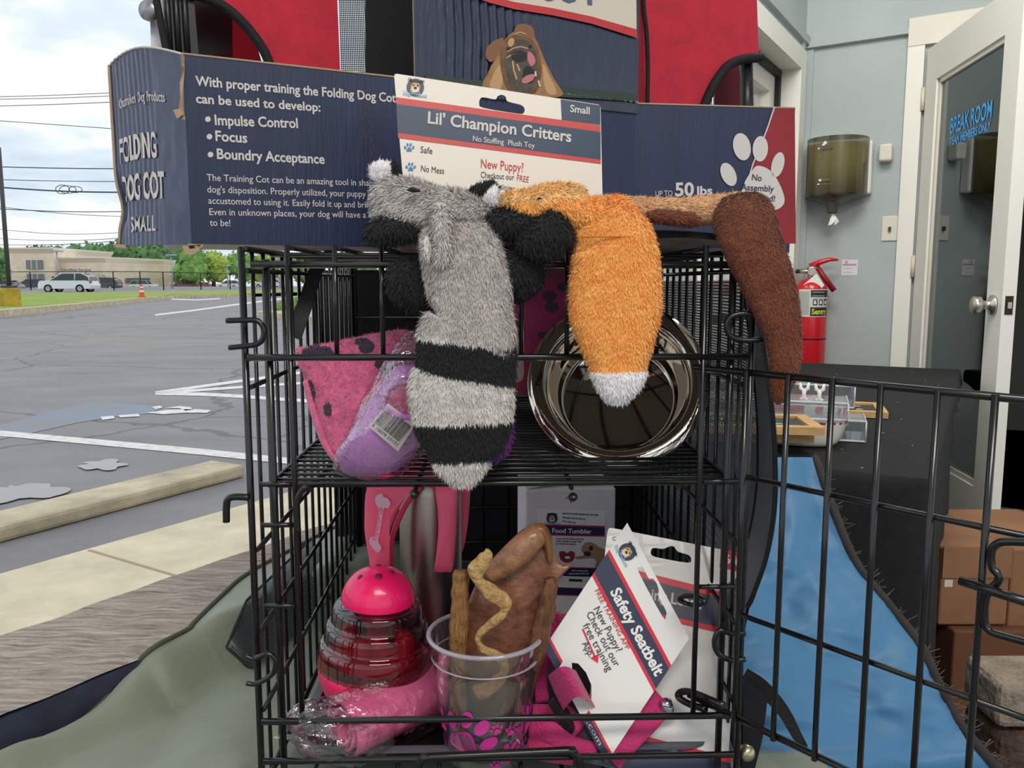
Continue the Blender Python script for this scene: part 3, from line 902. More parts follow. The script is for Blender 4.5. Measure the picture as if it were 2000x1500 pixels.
# mouldings
mb = MB()
mb.box(fc(wt0 - 1.0, .21, ZM), FD * (tC - wt0 + 1.0), FN * .02, Z * .035, teal)
mb.box(fc(tC - .10, .21, 0), FD * .035, FN * .012, Z * ZM, teal)
struct(mb, 'trim_2', label='teal moulding strips beside the window')

# wall with the door
hs, ztop = DW.L(1814, 96)            # hinge line
DWID = 0.81
cs = DW.L(1763, 300)[0]
mb = MB()
thk = FD * 0.14
def dseg(s0, s1, z0, z1, m=teal, off=0.0, dd=None):
    mb.box(DW.W(s0, z0) - FD * off, FN * (s1 - s0), dd or (thk + FD * off), Z * (z1 - z0), m)
dseg(-.02, hs, 0, ZM); dseg(hs + DWID, 3.4, 0, ZM); dseg(hs, hs + DWID, ztop, ZM); dseg(-.02, 3.4, ZM, CEIL, teal, 0.012)
struct(mb, 'wall_back', label='grey teal wall holding the break-room door')
mb = MB(); dseg(-.0, cs, ZM - .012, ZM + .012, teal, 0.03)
dseg(.0, .035, 0, ZM, teal, .012)
struct(mb, 'trim_3', label='teal moulding line across the back wall')
mb = MB()
dseg(cs, hs - .012, 0, ztop + .015, trimw, .022, FD * .022)
dseg(cs, hs + DWID + .1, ztop + .015, ztop + .125, trimw2, .026, FD * .026)
dseg(hs - .012, hs + .004, 0, ztop, trimw2, -.02, FD * .1)
struct(mb, 'trim_4', label='white casing around the break-room door')

# dark room beyond the doorway
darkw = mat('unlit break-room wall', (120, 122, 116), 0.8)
mb = MB()
bo = DW.W(hs - .6, 0) + FD * .15
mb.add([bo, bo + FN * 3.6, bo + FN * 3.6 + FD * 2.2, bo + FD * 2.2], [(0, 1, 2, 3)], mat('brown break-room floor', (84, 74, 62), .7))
mb.box(bo + FD * 2.2, FN * 3.6, FD * .1, Z * 2.6, darkw); mb.box(bo - FN * .1, FN * .1, FD * 2.2, Z * 2.6, darkw); mb.box(bo + FN * 3.6, FN * .1, FD * 2.2, Z * 2.6, darkw)
mb.box(bo + Z * 2.55 - FN * .1, FN * 3.8, FD * 2.3, Z * .1, darkw)
struct(mb, 'wall_right', label='dark break room beyond the open door')

# open door
hp = DW.W(hs, 0) - FD * 0.03
fe = PZ(1975, 1000, 0.0)
dv = Vector((0.115, 0.99, 0)).normalized()
# swing so that the free edge shows at u = 1958 in the middle of its height
best = None
for k in range(0, 400):
    an = R(60 + k * 0.15); dd_ = Vector((math.cos(an), math.sin(an), 0))
    pu = px(hp - dd_ * DWID + Z * 1.0)[0]
    if best is None or abs(pu - 1962) < best[0]: best = (abs(pu - 1962), dd_)
DD = -best[1]                                         # from hinge to free edge
DN = Vector((DD.y, -DD.x, 0))
if DN.dot(EYE - hp) < 0: DN = -DN
door = thing('door_1', None, None, hp); door['kind'] = 'structure'; door['label'] = 'white half-glass door standing open'
DT = .042
def dbox(q, a0, a1, z0, z1, m, lift=0.0, th=DT): q.box(hp + DD * a0 + Z * z0 + DN * lift, DD * (a1 - a0), DN * -th, Z * (z1 - z0), m)
zb = .012; st = .115; brail = .24; trail = .14
q = MB(); dbox(q, 0, st, zb, ztop - .01, trimw); dbox(q, DWID - st, DWID, zb, ztop - .01, trimw)
dbox(q, st, DWID - st, zb, zb + brail, trimw); dbox(q, st, DWID - st, ztop - .01 - trail, ztop - .01, trimw)
q.build('door_leaf', door)
q = MB(); g0, g1, h0, h1 = st, DWID - st, zb + brail, ztop - .01 - trail
for (a, b_, c, d) in ((g0, g1, h0, h0 + .018), (g0, g1, h1 - .018, h1), (g0, g0 + .018, h0, h1), (g1 - .018, g1, h0, h1)):
    dbox(q, a, b_, c, d, trimw2, -.008, .022)
q.build('glazing_bead', door)
gm = bpy.data.materials.new('door glass'); gm.use_nodes = True; t_ = gm.node_tree; t_.nodes.clear()
o_ = t_.nodes.new('ShaderNodeOutputMaterial'); ga = t_.nodes.new('ShaderNodeBsdfGlossy'); ga.inputs['Roughness'].default_value = 0.0; ga.inputs['Color'].default_value = (.85, .92, .92, 1)
tb = t_.nodes.new('ShaderNodeBsdfTransparent'); tb.inputs[0].default_value = (.55, .6, .6, 1)
fz = t_.nodes.new('ShaderNodeFresnel'); fz.inputs['IOR'].default_value = 2.4; ms = t_.nodes.new('ShaderNodeMixShader')
t_.links.new(fz.outputs[0], ms.inputs[0]); t_.links.new(tb.outputs[0], ms.inputs[1]); t_.links.new(ga.outputs[0], ms.inputs[2]); t_.links.new(ms.outputs[0], o_.inputs[0])
q = MB(); dbox(q, g0 + .005, g1 - .005, h0 + .005, h1 - .005, gm, -.018, .005); q.build('pane', door)
GP = Plane(hp + DN * -.0175, DD, Z)
q = MB(); bl = mat('blue vinyl letters', (70, 170, 240), .5)
q.text(GP, 'BREAK ROOM', (1856, 262), (1937, 228), 27, bl, .02, .001); q.text(GP, 'TEAM MEMBERS ONLY', (1855, 285), (1935, 252), 14, bl, .02, .001)
q.build('lettering', door)
steel = mat('satin nickel', (196, 190, 180), .3, .9)
kz = DW.L(1814, 96)[1]
kn = Plane(hp, DD, Z)
ka, kb = kn.L(1950, 596)
q = MB(); kp_ = hp + DD * (DWID - .06) + Z * kb
q.lathe([(.0, .0), (.033, .0), (.033, .008), (.015, .014), (.013, .035), (.027, .042), (.028, .062), (.024, .066), (0, .066)], kp_, steel, DN, 26); q.build('knob', door)
q = MB(); q.box(hp + DD * DWID + Z * (kb - .03) - DN * .033, DD * .002, DN * .024, Z * .06, mat('dark latch plate', (60, 56, 50), .4, .8)); q.box(hp + DD * DWID + Z * (kb - .01) - DN * .027, DD * .008, DN * .012, Z * .02, steel); q.build('latch', door)
for v in (195, 520):
    zz = DW.L(1811, v)[1]
    q = MB(); q.tube([hp + Z * (zz - .045) + DN * .006 - DD * .008, hp + Z * (zz + .045) + DN * .006 - DD * .008], .008, mat('cream hinge', (214, 204, 186), .4), 10); q.build('hinge', door)

# towel dispenser
def wd(u, v, off=0.0): a, b_ = DW.L(u, v); return DW.W(a, b_, off)
l_, tz_ = DW.L(1585, 282); r_, bz_ = DW.L(1697, 385)
cx_ = (l_ + r_) / 2; rw = (r_ - l_) / 2
td = thing('paper_towel_dispenser', 'smoky rounded paper towel dispenser on the grey teal wall', 'dispenser', DW.W(cx_, bz_, 0))
smoke = film('smoky dispenser cover', (168, 166, 152), .12, .2, .3)
q = MB(); q.rbox(DW.W(l_ - .012, bz_ + .01, 0), FN * (2 * rw + .024), -FD * .05, Z * (tz_ - bz_ - .02), mat('white plastic mount', (226, 226, 222), .4), .008); q.build('mount', td)
def cover(x, y):
    an = math.pi * (1 - x); return DW.W(cx_ + rw * math.cos(an), bz_ + (tz_ - bz_) * y, .05 + rw * 1.15 * math.sin(an) ** .8)
q = MB(); q.grid(cover, 28, 6, smoke)
for y in (0, 1):
    q.add([cover(i / 28, y) for i in range(29)], [tuple(range(29))], smoke)
bt = [cover(i / 28, 0) for i in range(29)]
ap = DW.W(cx_, bz_ - .05, .05 + rw * .6)
q.add(bt + [ap], [(i, i + 1, 29) for i in range(28)], smoke)
q.lathe([(.03, .0), (.022, -.03), (.02, -.04)], ap + Z * .02, mat('dark nozzle', (70, 70, 68), .4), Z, 16); q.build('cover', td)
q = MB(); q.lathe([(0, 0), (rw * .92, 0), (rw * .92, (tz_ - bz_) * .86), (0, (tz_ - bz_) * .86)], DW.W(cx_, bz_ + .01, .055 + rw * .05), mat('kraft towel roll', (238, 228, 170), .9), Z, 30); q.build('towel_roll', td)
q = MB(); tp = ap - Z * .022
for k, (dx, dy) in enumerate(((-.014, .0), (.012, .006), (.0, -.01))): q.add([tp, tp + FN * dx - Z * .05 + FD * dy, tp + FN * (dx + .018) - Z * (.045 - .01 * k), tp + FN * .008], [(0, 1, 2, 3)], mat('white paper', (240, 240, 236), .9))
q.build('paper_tip', td)
def dmark(u, v, s, line, m, q):
    a, b_ = DW.L(u, v); an = math.acos(max(-1, min(1, (a - cx_) / rw)))
    for (x, z, w, h) in line:
        an2 = math.acos(max(-1, min(1, (a + x - cx_) / rw)))
        p = DW.W(a + x, b_ + z, .052 + rw * 1.15 * math.sin(an2) ** .8); q.box(p, FN * w, -FD * .001, Z * h, m)
q = MB(); wm = mat('white print', (238, 238, 234), .6)
dmark(1629, 296, 1, [(-.012, 0, .024, .006), (-.008, .006, .016, .006), (-.004, .012, .008, .005), (-.03, -.012, .06, .005)], wm, q)
dmark(1628, 362, 1, [(-.024, 0, .048, .008), (-.03, -.014, .06, .004)], wm, q); q.build('printed_marks', td)
# small device, switch plate, card
a0_, b0_ = DW.L(1719, 318); a1_, b1_ = DW.L(1746, 283)
q = MB(); q.rbox(DW.W(a0_, b0_, 0), FN * (a1_ - a0_), -FD * .055, Z * (b1_ - b0_), mat('ivory plastic', (222, 218, 204), .45), .008)
o = q.build('air_freshener', origin=DW.W(a0_, b0_, 0)); tag(o, 'small ivory plastic dispenser box right of the paper towel dispenser', 'air freshener')
a0_, b0_ = DW.L(1721, 471); a1_, b1_ = DW.L(1766, 421)
sp_ = thing('light_switch', 'ivory light switch plate against the white door casing', 'light switch', DW.W(a0_, b0_, 0))
q = MB(); q.rbox(DW.W(a0_, b0_, 0), FN * (cs - a0_ - .002), -FD * .007, Z * (b1_ - b0_), mat('ivory plastic', (222, 218, 204), .45), .003); q.build('plate', sp_)
q = MB(); m_ = (a0_ + cs) / 2; zz = (b0_ + b1_) / 2; q.box(DW.W(m_ - .005, zz - .012, .007), FN * .01, -FD * .012, Z * .018, mat('dark toggle', (70, 66, 58), .5)); q.build('toggle', sp_)
a0_, b0_ = DW.L(1643, 538); a1_, b1_ = DW.L(1676, 507)
q = MB(); q.box(DW.W(a0_, b0_, 0), FN * (a1_ - a0_), -FD * .0015, Z * (b1_ - b0_), mat('notice paper', (226, 222, 226), .8))
q.box(DW.W(a0_ + .004, b0_ + (b1_ - b0_) * .62, .0015), FN * (a1_ - a0_ - .01), -FD * .0006, Z * .008, mat('lilac print', (168, 160, 190), .8))
q.box(DW.W(a0_ + .012, b0_ + (b1_ - b0_) * .76, .0015), FN * .014, -FD * .0006, Z * .012, mat('pink print', (220, 160, 160), .8))
for k in range(2): q.box(DW.W(a0_ + .01, b0_ + .012 + .018 * k, .0015), FN * (a1_ - a0_ - .03), -FD * .0006, Z * .002, mat('grey print', (170, 168, 172), .8))
o = q.build('notice', origin=DW.W(a0_, b0_, 0)); tag(o, 'small white paper notice taped to the wall right of the fire extinguisher', 'notice')

# fire extinguisher
red = mat('extinguisher red', (206, 30, 40), .3, coat=.4)
el, eb = DW.L(1561, 706); er, et = DW.L(1622, 560)
rx = (er - el) / 2 * 1.15; ec = DW.W((el + er) / 2 + .0, eb, rx + .035)
ec = ec + FN * 0.0
ex = thing('fire_extinguisher', 'red fire extinguisher hung on the back wall by the window', 'fire extinguisher', ec)
H_ = et - eb
q = MB(); q.lathe([(0, 0), (rx * .96, .0), (rx, .012), (rx, H_ * .93), (rx * .93, H_ * 1.0), (rx * .7, H_ * 1.07), (rx * .35, H_ * 1.11), (0, H_ * 1.11)], ec, red, Z, 40); q.build('cylinder', ex)
q = MB(); q.lathe([(rx + .001, H_ * .33), (rx + .002, H_ * .33), (rx + .002, H_ * .345), (rx + .001, H_ * .345)], ec, mat('black strap', (26, 26, 28), .6), Z, 40)
q.box(ec + Z * H_ * .31 - FD * (rx + .004) - FN * .05, FN * .03, FD * .01, Z * .035, mat('black strap', (26, 26, 28), .6)); q.build('strap', ex)
vw = (EYE - ec); vw.z = 0; vw.normalize(); sx_ = Vector((-vw.y, vw.x, 0))
if sx_.x < 0: sx_ = -sx_
def ecyl(x, z, lift=.0015):
    an = x / rx; return ec + vw * ((rx + lift) * math.cos(an)) + sx_ * ((rx + lift) * math.sin(an)) + Z * z
def epatch(q, x0, x1, z0, z1, m, lift=.0015):
    n = 8; q.add([ecyl(x0 + (x1 - x0) * i / n, z, lift) for z in (z0, z1) for i in range(n + 1)], [(i, i + 1, n + 2 + i, n + 1 + i) for i in range(n)], m)
lz0, lz1 = H_ * .62, H_ * .97
q = MB(); epatch(q, -.052, .085, lz0, lz1, mat('label paper', (214, 214, 210), .6)); epatch(q, -.05, -.005, lz0 + .01, lz1 - .01, mat('grey label text', (176, 178, 178), .7), .002)
blk = mat('black label', (40, 40, 42), .6); epatch(q, .0, .083, lz0 + .085, lz1 - .004, blk, .002); epatch(q, .0, .083, lz0 + .004, lz0 + .042, blk, .002)
for k in range(5): epatch(q, .006, .06, lz1 - .014 - .016 * k, lz1 - .011 - .016 * k, mat('grey label text', (176, 178, 178), .7), .0025)
for k in range(3): epatch(q, .01 + .025 * k, .028 + .025 * k, lz0 + .05, lz0 + .078, blk, .002); epatch(q, .014 + .025 * k, .022 + .025 * k, lz0 + .055, lz0 + .07, wm, .0025)
q.text(DW, 'Sentry', (10, 10), (20, 10), 5, mat('yellow print', (214, 210, 70), .6), .03) if False else None
vs_, fs_ = text_geo('Sentry', .03); x0_, x1_ = vs_[:, 0].min(), vs_[:, 0].max()
q.add([ecyl(.006 + (x - x0_) / (x1_ - x0_) * .07, lz0 + .012 + y * .033, .0026) for x, y, _ in vs_], fs_, mat('yellow print', (214, 210, 70), .6)); q.build('label', ex)
nk = ec + Z * H_ * 1.11
q = MB(); q.lathe([(.016, -.01), (.016, .035), (.022, .037), (.022, .05), (0, .05)], nk, steel, Z, 16); q.tube([nk + Z * .03, nk + Z * .03 - sx_ * .05], .01, steel, 8)
q.tube([nk + Z * .028 + vw * .0, nk + Z * .028 + vw * .035], .017, steel, 14); q.build('valve', ex)
q = MB(); h_ = nk + Z * .05
q.tube([h_ - sx_ * .01, h_ + sx_ * .03 + Z * .018, h_ + sx_ * .07 + Z * .03, h_ + sx_ * .105 + Z * .028], [.013, .012, .009, .005], red, 8)
q.tube([h_ + sx_ * .02, h_ + sx_ * .05 - Z * .045, h_ + sx_ * .095 - Z * .105], [.01, .012, .012], mat('dark red lever', (150, 26, 34), .35), 8); q.build('handle', ex)
q = MB(); q.tube([nk + Z * .03 - sx_ * .04, nk + Z * .03 - sx_ * .075, nk - Z * .0 - sx_ * .1, nk - Z * .1 - sx_ * .105, nk - Z * .25 - sx_ * .1], .009, mat('black rubber hose', (28, 28, 30), .6), 8); q.build('hose', ex)
q = MB(); tg = nk + Z * .02 + vw * .05 + sx_ * .018
q.add([tg, tg + sx_ * .035 - Z * .05, tg - sx_ * .012 - Z * .105, tg - sx_ * .05 - Z * .05], [(0, 3, 2, 1)], mat('white paper', (240, 240, 236), .9)); q.add([p + vw * .001 for p in (tg, tg + sx_ * .035 - Z * .05, tg - sx_ * .012 - Z * .105, tg - sx_ * .05 - Z * .05)], [(0, 1, 2, 3)], mat('white paper', (240, 240, 236), .9)); q.build('tag', ex)
q = MB(); q.box(ec - FN * .03 + FD * (rx), FN * .06, FD * .03, Z * (H_ * .9), mat('dark bracket', (70, 70, 72), .5)); q.build('bracket', ex)

# ---------------------------------------------------------------- table under a black cloth
TZ = 0.64
nr = PZ(1820, 936, TZ); fr2 = PZ(1873, 722, TZ)
TD = (fr2 - nr); TL = TD.length; TD = TD.normalized(); TNv = Vector((-TD.y, TD.x, 0)); TW = .60
blackcloth = mat('black felt cloth', (30, 30, 32), .95, var=(60, .25), bump=(160, .2, .003), sheen=.0)
tb_ = thing('folding_table', 'long folding table hidden beneath the black cloth', 'table', Vector((nr.x, nr.y, 0)))
q = MB(); q.box(nr + TNv * .03 - Z * .03 + TD * .03, TD * (TL - .06), TNv * (TW - .06), Z * .025, mat('grey table top', (120, 120, 118), .6)); q.build('tabletop', tb_)
for a, b_ in ((.15, .08), (TL - .15, .08), (.15, TW - .08), (TL - .15, TW - .08)):
    q = MB(); p = nr + TD * a + TNv * b_; q.tube([Vector((p.x, p.y, 0)), Vector((p.x, p.y, TZ - .03))], .014, blackmetal, 8); q.build('leg', tb_)
q = MB()
per = []
def edgept(s):
    """walk round the table top edge"""
    L2 = 2 * (TL + TW); s = s % L2
    if s < TL: return nr + TD * s, -TNv
    if s < TL + TW: return nr + TD * TL + TNv * (s - TL), TD
    if s < 2 * TL + TW: return nr + TD * (2 * TL + TW - s) + TNv * TW, TNv
    return nr + TNv * (L2 - s), -TD
NE = 160; rowsz = [0, .004, .015, .04, .10, .22, .38, .55, .62]
for k, dz in enumerate(rowsz):
    for i in range(NE):
        sN = 2 * (TL + TW) * i / NE; p, n_ = edgept(sN)
        hem = max(.07, 1 - 1.7 * sN / TL) if sN < TL else (.07 + .5 * (sN - TL) / TW if sN < TL + TW else 1.0); fl_ = .25 if sN < TL else 1.0
        flare = [0, .008, .016, .022, .028, .035, .04, .045, .045][k] + .018 * (dz / .62) * math.sin(i * .9) * (1 if dz > .05 else 0)
        q.v.append(tuple(p + n_ * (flare * fl_) - Z * (dz * hem)))
for k in range(len(rowsz) - 1):
    for i in range(NE):
        i2 = (i + 1) % NE; q.f.append((k * NE + i, (k + 1) * NE + i, (k + 1) * NE + i2, k * NE + i2)); q.mi.append(q.mid(blackcloth)); q.sm.append(True)
q.f.append(tuple(range(NE))); q.mi.append(0); q.sm.append(False)
rng = random.Random(5)
for k in range(26):
    p = nr + TD * (TL * rng.random()) + TNv * (.02 + .4 * rng.random()); an = rng.random() * 3; l_ = .003 + .004 * rng.random()
    q.box(p + Z * .0006, Vector((math.cos(an), math.sin(an), 0)) * l_, Vector((-math.sin(an), math.cos(an), 0)) * .0012, Z * .0008, mat('pale lint', (190, 186, 176), .9))
o = q.build('tablecloth', origin=Vector((nr.x, nr.y, 0))); tag(o, 'black felt cloth draped over the long table by the door', 'tablecloth')

acr = film('clear acrylic', (244, 247, 248), .35, .06, .75, milky=.07, milk=(235, 240, 245))
acre = film('acrylic edge', (225, 232, 236), .5, .15, .9, milky=.55, milk=(236, 242, 246))
def acrylic(c_px, zb_, w_, l_, h_, rot, label):
    c = PZ(*c_px, TZ + zb_); ux = Vector((math.cos(rot), math.sin(rot), 0)); uy = Vector((-ux.y, ux.x, 0))
    t = thing('acrylic_sign_holder', label, 'sign holder', c, 'acrylic sign holders on the black table')
    o_ = c - ux * w_ + Z * .003
    q = MB(); th = .003
    q.box(o_, ux * w_, uy * l_, Z * th, acr); q.box(o_ + Z * (h_ - th), ux * w_, uy * l_, Z * th, acr)
    q.box(o_ + ux * (w_ - th), ux * th, uy * l_, Z * h_, acr); q.box(o_, ux * w_, uy * th, Z * h_, acr); q.build('sleeve', t)
    q = MB(); cs_ = [o_ + ux * w_, o_ + ux * w_ + uy * l_]
    for z_ in (0, h_):
        q.tube([o_ + Z * z_, o_ + ux * w_ + Z * z_, o_ + ux * w_ + uy * l_ + Z * z_], .002, acre, 5)
    for p in (o_ + ux * w_, o_ + ux * w_ + uy * l_, o_): q.tube([p, p + Z * h_], .002, acre, 5)
    q.build('polished_edge', t)
    return t
ra = math.atan2(-TNv.y, -TNv.x)
acrylic((1690, 866), 0, .30, .10, .04, -.35, 'frontmost clear acrylic sign holder, lying on the table beside the striped dish')
acrylic((1655, 834), .018, .40, .12, .045, -.35, 'middle clear acrylic sign holder carrying the two white figurines')
acrylic((1668, 799), .018, .46, .12, .05, -.35, 'rearmost clear acrylic sign holder, behind the two white figurines')

woodf = mat('pale pine frame', (212, 170, 112), .55, var=(30, .12))
slate = mat('chalkboard', (64, 62, 62), .8)
chalk = mat('chalk writing', (206, 210, 206), .9)
def board(c_px, zb_, w_, l_, rot, label, text=None, tcol=chalk):
    c = PZ(*c_px, TZ + zb_); ux = Vector((math.cos(rot), math.sin(rot), 0)); uy = Vector((-ux.y, ux.x, 0))
    t = thing('chalkboard_sign', label, 'chalkboard', c, 'small framed chalkboards on the table')
    o_ = c - ux * w_; f_ = .022; th = .014
    q = MB()
    q.box(o_, ux * w_, uy * f_, Z * th, woodf); q.box(o_ + uy * (l_ - f_), ux * w_, uy * f_, Z * th, woodf)
    q.box(o_ + uy * f_, ux * f_, uy * (l_ - 2 * f_), Z * th, woodf); q.box(o_ + ux * (w_ - f_) + uy * f_, ux * f_, uy * (l_ - 2 * f_), Z * th, woodf); q.build('frame', t)
    q = MB(); q.box(o_ + ux * f_ + uy * f_, ux * (w_ - 2 * f_), uy * (l_ - 2 * f_), Z * (th - .005), slate); q.build('board', t)
    pl = Plane(o_ + Z * (th - .0045), ux, uy)
    q = MB(); rng = random.Random(len(label))
    for row in range(2):
        x = w_ * .3
        while x < w_ - .06:
            dx = .008 + .012 * rng.random(); y = l_ * (.62 - .3 * row)
            q.add([pl.W(x, y, .001), pl.W(x + dx, y + .004, .001), pl.W(x + dx, y + .012, .001), pl.W(x + .002, y + .014, .001)], [(0, 1, 2, 3)], chalk if row == 0 else tcol); x += dx + .008
    q.build('chalk_writing', t)
board((1735, 818), .002, .36, .17, -.33, 'framed chalkboard lying flat behind the acrylic sign holders')
# striped dish with two chalkboards on it
cer = mat('white glazed ceramic', (224, 220, 212), .2, coat=.5); rs = mat('red glaze stripe', (176, 44, 50), .25)
dc = PZ(1652, 884, TZ); ux = Vector((math.cos(-.40), math.sin(-.40), 0)); uy = Vector((-ux.y, ux.x, 0))
DWd, DL = .34, .22
q = MB()
def dish(x, y, off=0.0):
    """rounded-rectangle dish: y runs from the foot out to the rim"""
    a = x * 2 * math.pi; cx, cy = math.cos(a), math.sin(a)
    e = 0.35; kx = math.copysign(abs(cx) ** e, cx); ky = math.copysign(abs(cy) ** e, cy)
    f = .86 + .14 * y ** .6
    return dc - ux * (DWd / 2) + uy * (DL / 2) + ux * (kx * DWd / 2 * f) + uy * (ky * DL / 2 * f) + Z * (.003 + .045 * y ** 1.4 + off)
NX = 96
q.grid(lambda x, y: dish(x, y), NX, 6, cer)
q.grid(lambda x, y: dish(x, y, .006 if y < .99 else .004), NX, 6, cer, mfn=lambda x, y: rs if (y > .66 and int(x * 48) % 2) else cer)
q.add([dish(i / NX, 0) for i in range(NX)], [tuple(range(NX))], cer); q.add([dish(i / NX, 0, .006) for i in range(NX)], [tuple(range(NX))], cer)
o = q.build('serving_dish', origin=dc); tag(o, 'white ceramic serving dish with red striped rim at the table edge', 'dish')
board((1590, 866), .022, .26, .13, -.12, 'lower framed chalkboard resting inside the striped dish')
board((1611, 851), .045, .30, .15, -.12, 'upper framed chalkboard with teal chalk words on the striped dish', tcol=mat('teal chalk', (120, 196, 180), .9))
for i, (u, v) in enumerate(((1570, 781), (1600, 783))):
    b0 = PZ(u, v, TZ + .0635)
    q = MB(); wp = mat('white figurine', (236, 234, 230), .5)
    k = .04
    for (pts, rr) in (([(0, 0, 0), (0, 0, .3), (0, 0, .55)], [.12, .1, .13]), ([(-.2, 0, .02), (0, 0, .12), (.2, 0, .02)], [.06, .1, .06]), ([(0, 0, .5), (-.18, 0, .62), (-.22, 0, .9)], [.09, .1, .05]), ([(0, 0, .5), (.18, 0, .62), (.22, 0, .95)], [.09, .1, .05])):
        q.tube([b0 + ux * (x * k) + Z * (z * k) for x, y, z in pts], [r * k for r in rr], wp, 8)
    o = q.build('figurine', origin=b0); tag(o, ('white figurine nearer the brown plush tail, standing on the acrylic holders', 'white figurine farther from the brown plush tail, on the acrylic holders')[i], 'figurine', 'white figurines on the acrylic holder')

# ---------------------------------------------------------------- blue fabric, boxes, brick pier
bluefab = mat('bright blue nylon', (64, 118, 160), .5, bump=(14, .25, .02), sheen=.2)
rows = [(893, 1500, 1592, 1.22), (1000, 1490, 1630, 1.12), (1100, 1480, 1672, 1.04), (1180, 1465, 1735, .98), (1260, 1450, 1797, .93), (1340, 1440, 1835, .89), (1420, 1430, 1880, .86), (1500, 1420, 1945, .83), (1640, 1400, 2040, .79), (1900, 1360, 2230, .74)]
rr_ = cr(rows, 6)
def bfab(x, y):
    f = y * (len(rr_) - 1); i = min(int(f), len(rr_) - 2); g = f - i; r0 = rr_[i] * (1 - g) + rr_[i + 1] * g
    u = r0[1] + (r0[2] - r0[1]) * x; d = r0[3] + .03 * (x - .5)
    fold = .010 * math.sin(9 * x + 6 * y) * math.sin(14 * y) + .02 * noise.noise(Vector((x * 3 + 2.5 * y, y * 9, 3))) + .007 * noise.noise(Vector((x * 2 + y * 22, y * 14 - x * 6, 1)))
    return P(u, r0[0], d + fold)
q = MB(); q.grid(bfab, 30, 70, bluefab)
bn = len(q.v)
q.grid(lambda x, y: Vector(bfab(x, y)) + Vector((.002, .006, -.002)), 30, 70, bluefab)
root = thing('fabric_cover', 'bright blue nylon fabric cover sloping down beside the wire crate', 'fabric cover', bfab(.5, 1))
q.build('sheet', root)
q = MB(); edge = [Vector(bfab(1, i / 60)) for i in range(61)]
q.tube(edge, .006, mat('frayed dark binding', (52, 48, 46), .95), 6); 
rng = random.Random(3)
for k in range(160):
    i = rng.randrange(2, 58); p = edge[i]; q.tube([p, p + Vector((rng.uniform(0, .018), rng.uniform(-.01, .01), rng.uniform(-.006, .014)))], .0005, mat('loose threads', (96, 90, 84), .9), 3, cap=False)
q.build('binding', root)

cardb = mat('brown cardboard', (152, 110, 78), .85, var=(8, .12)); cardd = mat('darker cardboard', (110, 70, 48), .85)
def carton(u0, v0, u1, v1, d, dep, m, label, flap=True):
    a = P(u0, v1, d); b_ = P(u1, v1, d); zt = P(u0, v0, d).z
    b_.z = a.z; ax = (b_ - a); ay = Vector((-ax.y, ax.x, 0)).normalized() * dep
    t = thing('cardboard_box', label, 'cardboard box', a)
    q = MB(); q.rbox(a, ax, ay, Z * (zt - a.z), m, .004); q.build('carton', t)
    if flap:
        q = MB(); h_ = (zt - a.z); ex_ = ax.normalized()
        q.box(a + Z * (h_ * .62) - ay.normalized() * .004, ax, ay.normalized() * .004, Z * (h_ * .38 + .003), m)
        q.build('flap', t)
        q = MB(); q.box(a + Z * (h_ * .50) - ay.normalized() * .0012 + ax * .05, ax * .12, ay.normalized() * .001, Z * (h_ * .09), mat('paper label', (214, 202, 190), .8)); q.build('label', t)
    return t
db = 1.62
bot = P(1812, 1222, db).z
carton(1832, 1070, 1965, 1221, db, .30, cardb, 'open brown cardboard box on top of the dark carton, beside the table')
carton(1967, 1072, 2150, 1225, db + .005, .30, cardb, 'brown cardboard box with torn tape behind the door latch of the crate', False)
lowz = P(1800, 1226, db)
a = P(1826, 1223, db - .0); 
t = thing('cardboard_box', 'dark brown carton on the floor under the two lighter boxes', 'cardboard box', Vector((a.x, a.y, 0)))
q = MB(); q.rbox(Vector((a.x + .03, a.y - .02, 0)), (.62, 0, 0), (0, .42, 0), (0, 0, a.z - .002), cardd, .004); q.build('carton', t)
# painted brick pier
bp0 = P(1956, 1335, 1.08); 
mort = mat('whitewashed brick', (150, 138, 122), .95, var=(9, .3, .35, .6), alt=(108, 92, 80), bump=(40, .8, .02)); brk = mat('bare dark brick', (92, 72, 62), .95, var=(20, .3), bump=(50, .8, .02))
pr = thing('brick_pier', 'low whitewashed brick pier at the bottom corner, beyond the open crate door', 'brick pier', Vector((bp0.x, bp0.y, 0)))
z0 = bp0.z; k = 0; zz = z0 - .076 * 5 + .008
while zz < z0 - .02:
    h_ = .068
    q = MB(); q.rbox(Vector((bp0.x + .004 * (k % 2), bp0.y, zz)), (.34, 0, 0), (0, .095, 0), (0, 0, h_), brk if k % 5 == 3 else mort, .01); q.build('course', pr); zz += h_ + .008; k += 1
# ============================================================ bench, olive cloth, wire crate
BZT = 0.442
benchw = mat('plain bench boards', (120, 100, 80), .8, var=(8, .2))
def xy(x, y, z): return Vector((x, y, z))
bt_ = thing('bench', 'low bench under the olive cloth, behind the window sill', 'bench', xy(-.1, .9, 0))
e0 = (A0 + FN * .22)
bl_ = [fc(-.62, .225, 0), fc(.58, .225, 0), xy(.25, 1.42, 0), xy(.25, .5, 0), xy(-.3, .5, 0)]
q = MB(); n = len(bl_)
lo = [p + Z * (BZT - .035) for p in bl_]; hi = [p + Z * BZT for p in bl_]
q.add(lo + hi, [(i, n + i, n + (i + 1) % n, (i + 1) % n) for i in range(n)] + [tuple(range(n)), tuple(range(n, 2 * n))[::-1]], benchw); q.build('seat', bt_)
for p in (fc(-.5, .3, 0), fc(.45, .32, 0), xy(.3, 1.3, 0), xy(.3, .56, 0)):
    q = MB(); q.box(p - xy(.02, .02, 0), (.04, 0, 0), (0, .04, 0), (0, 0, BZT - .035), benchw); q.build('leg', bt_)

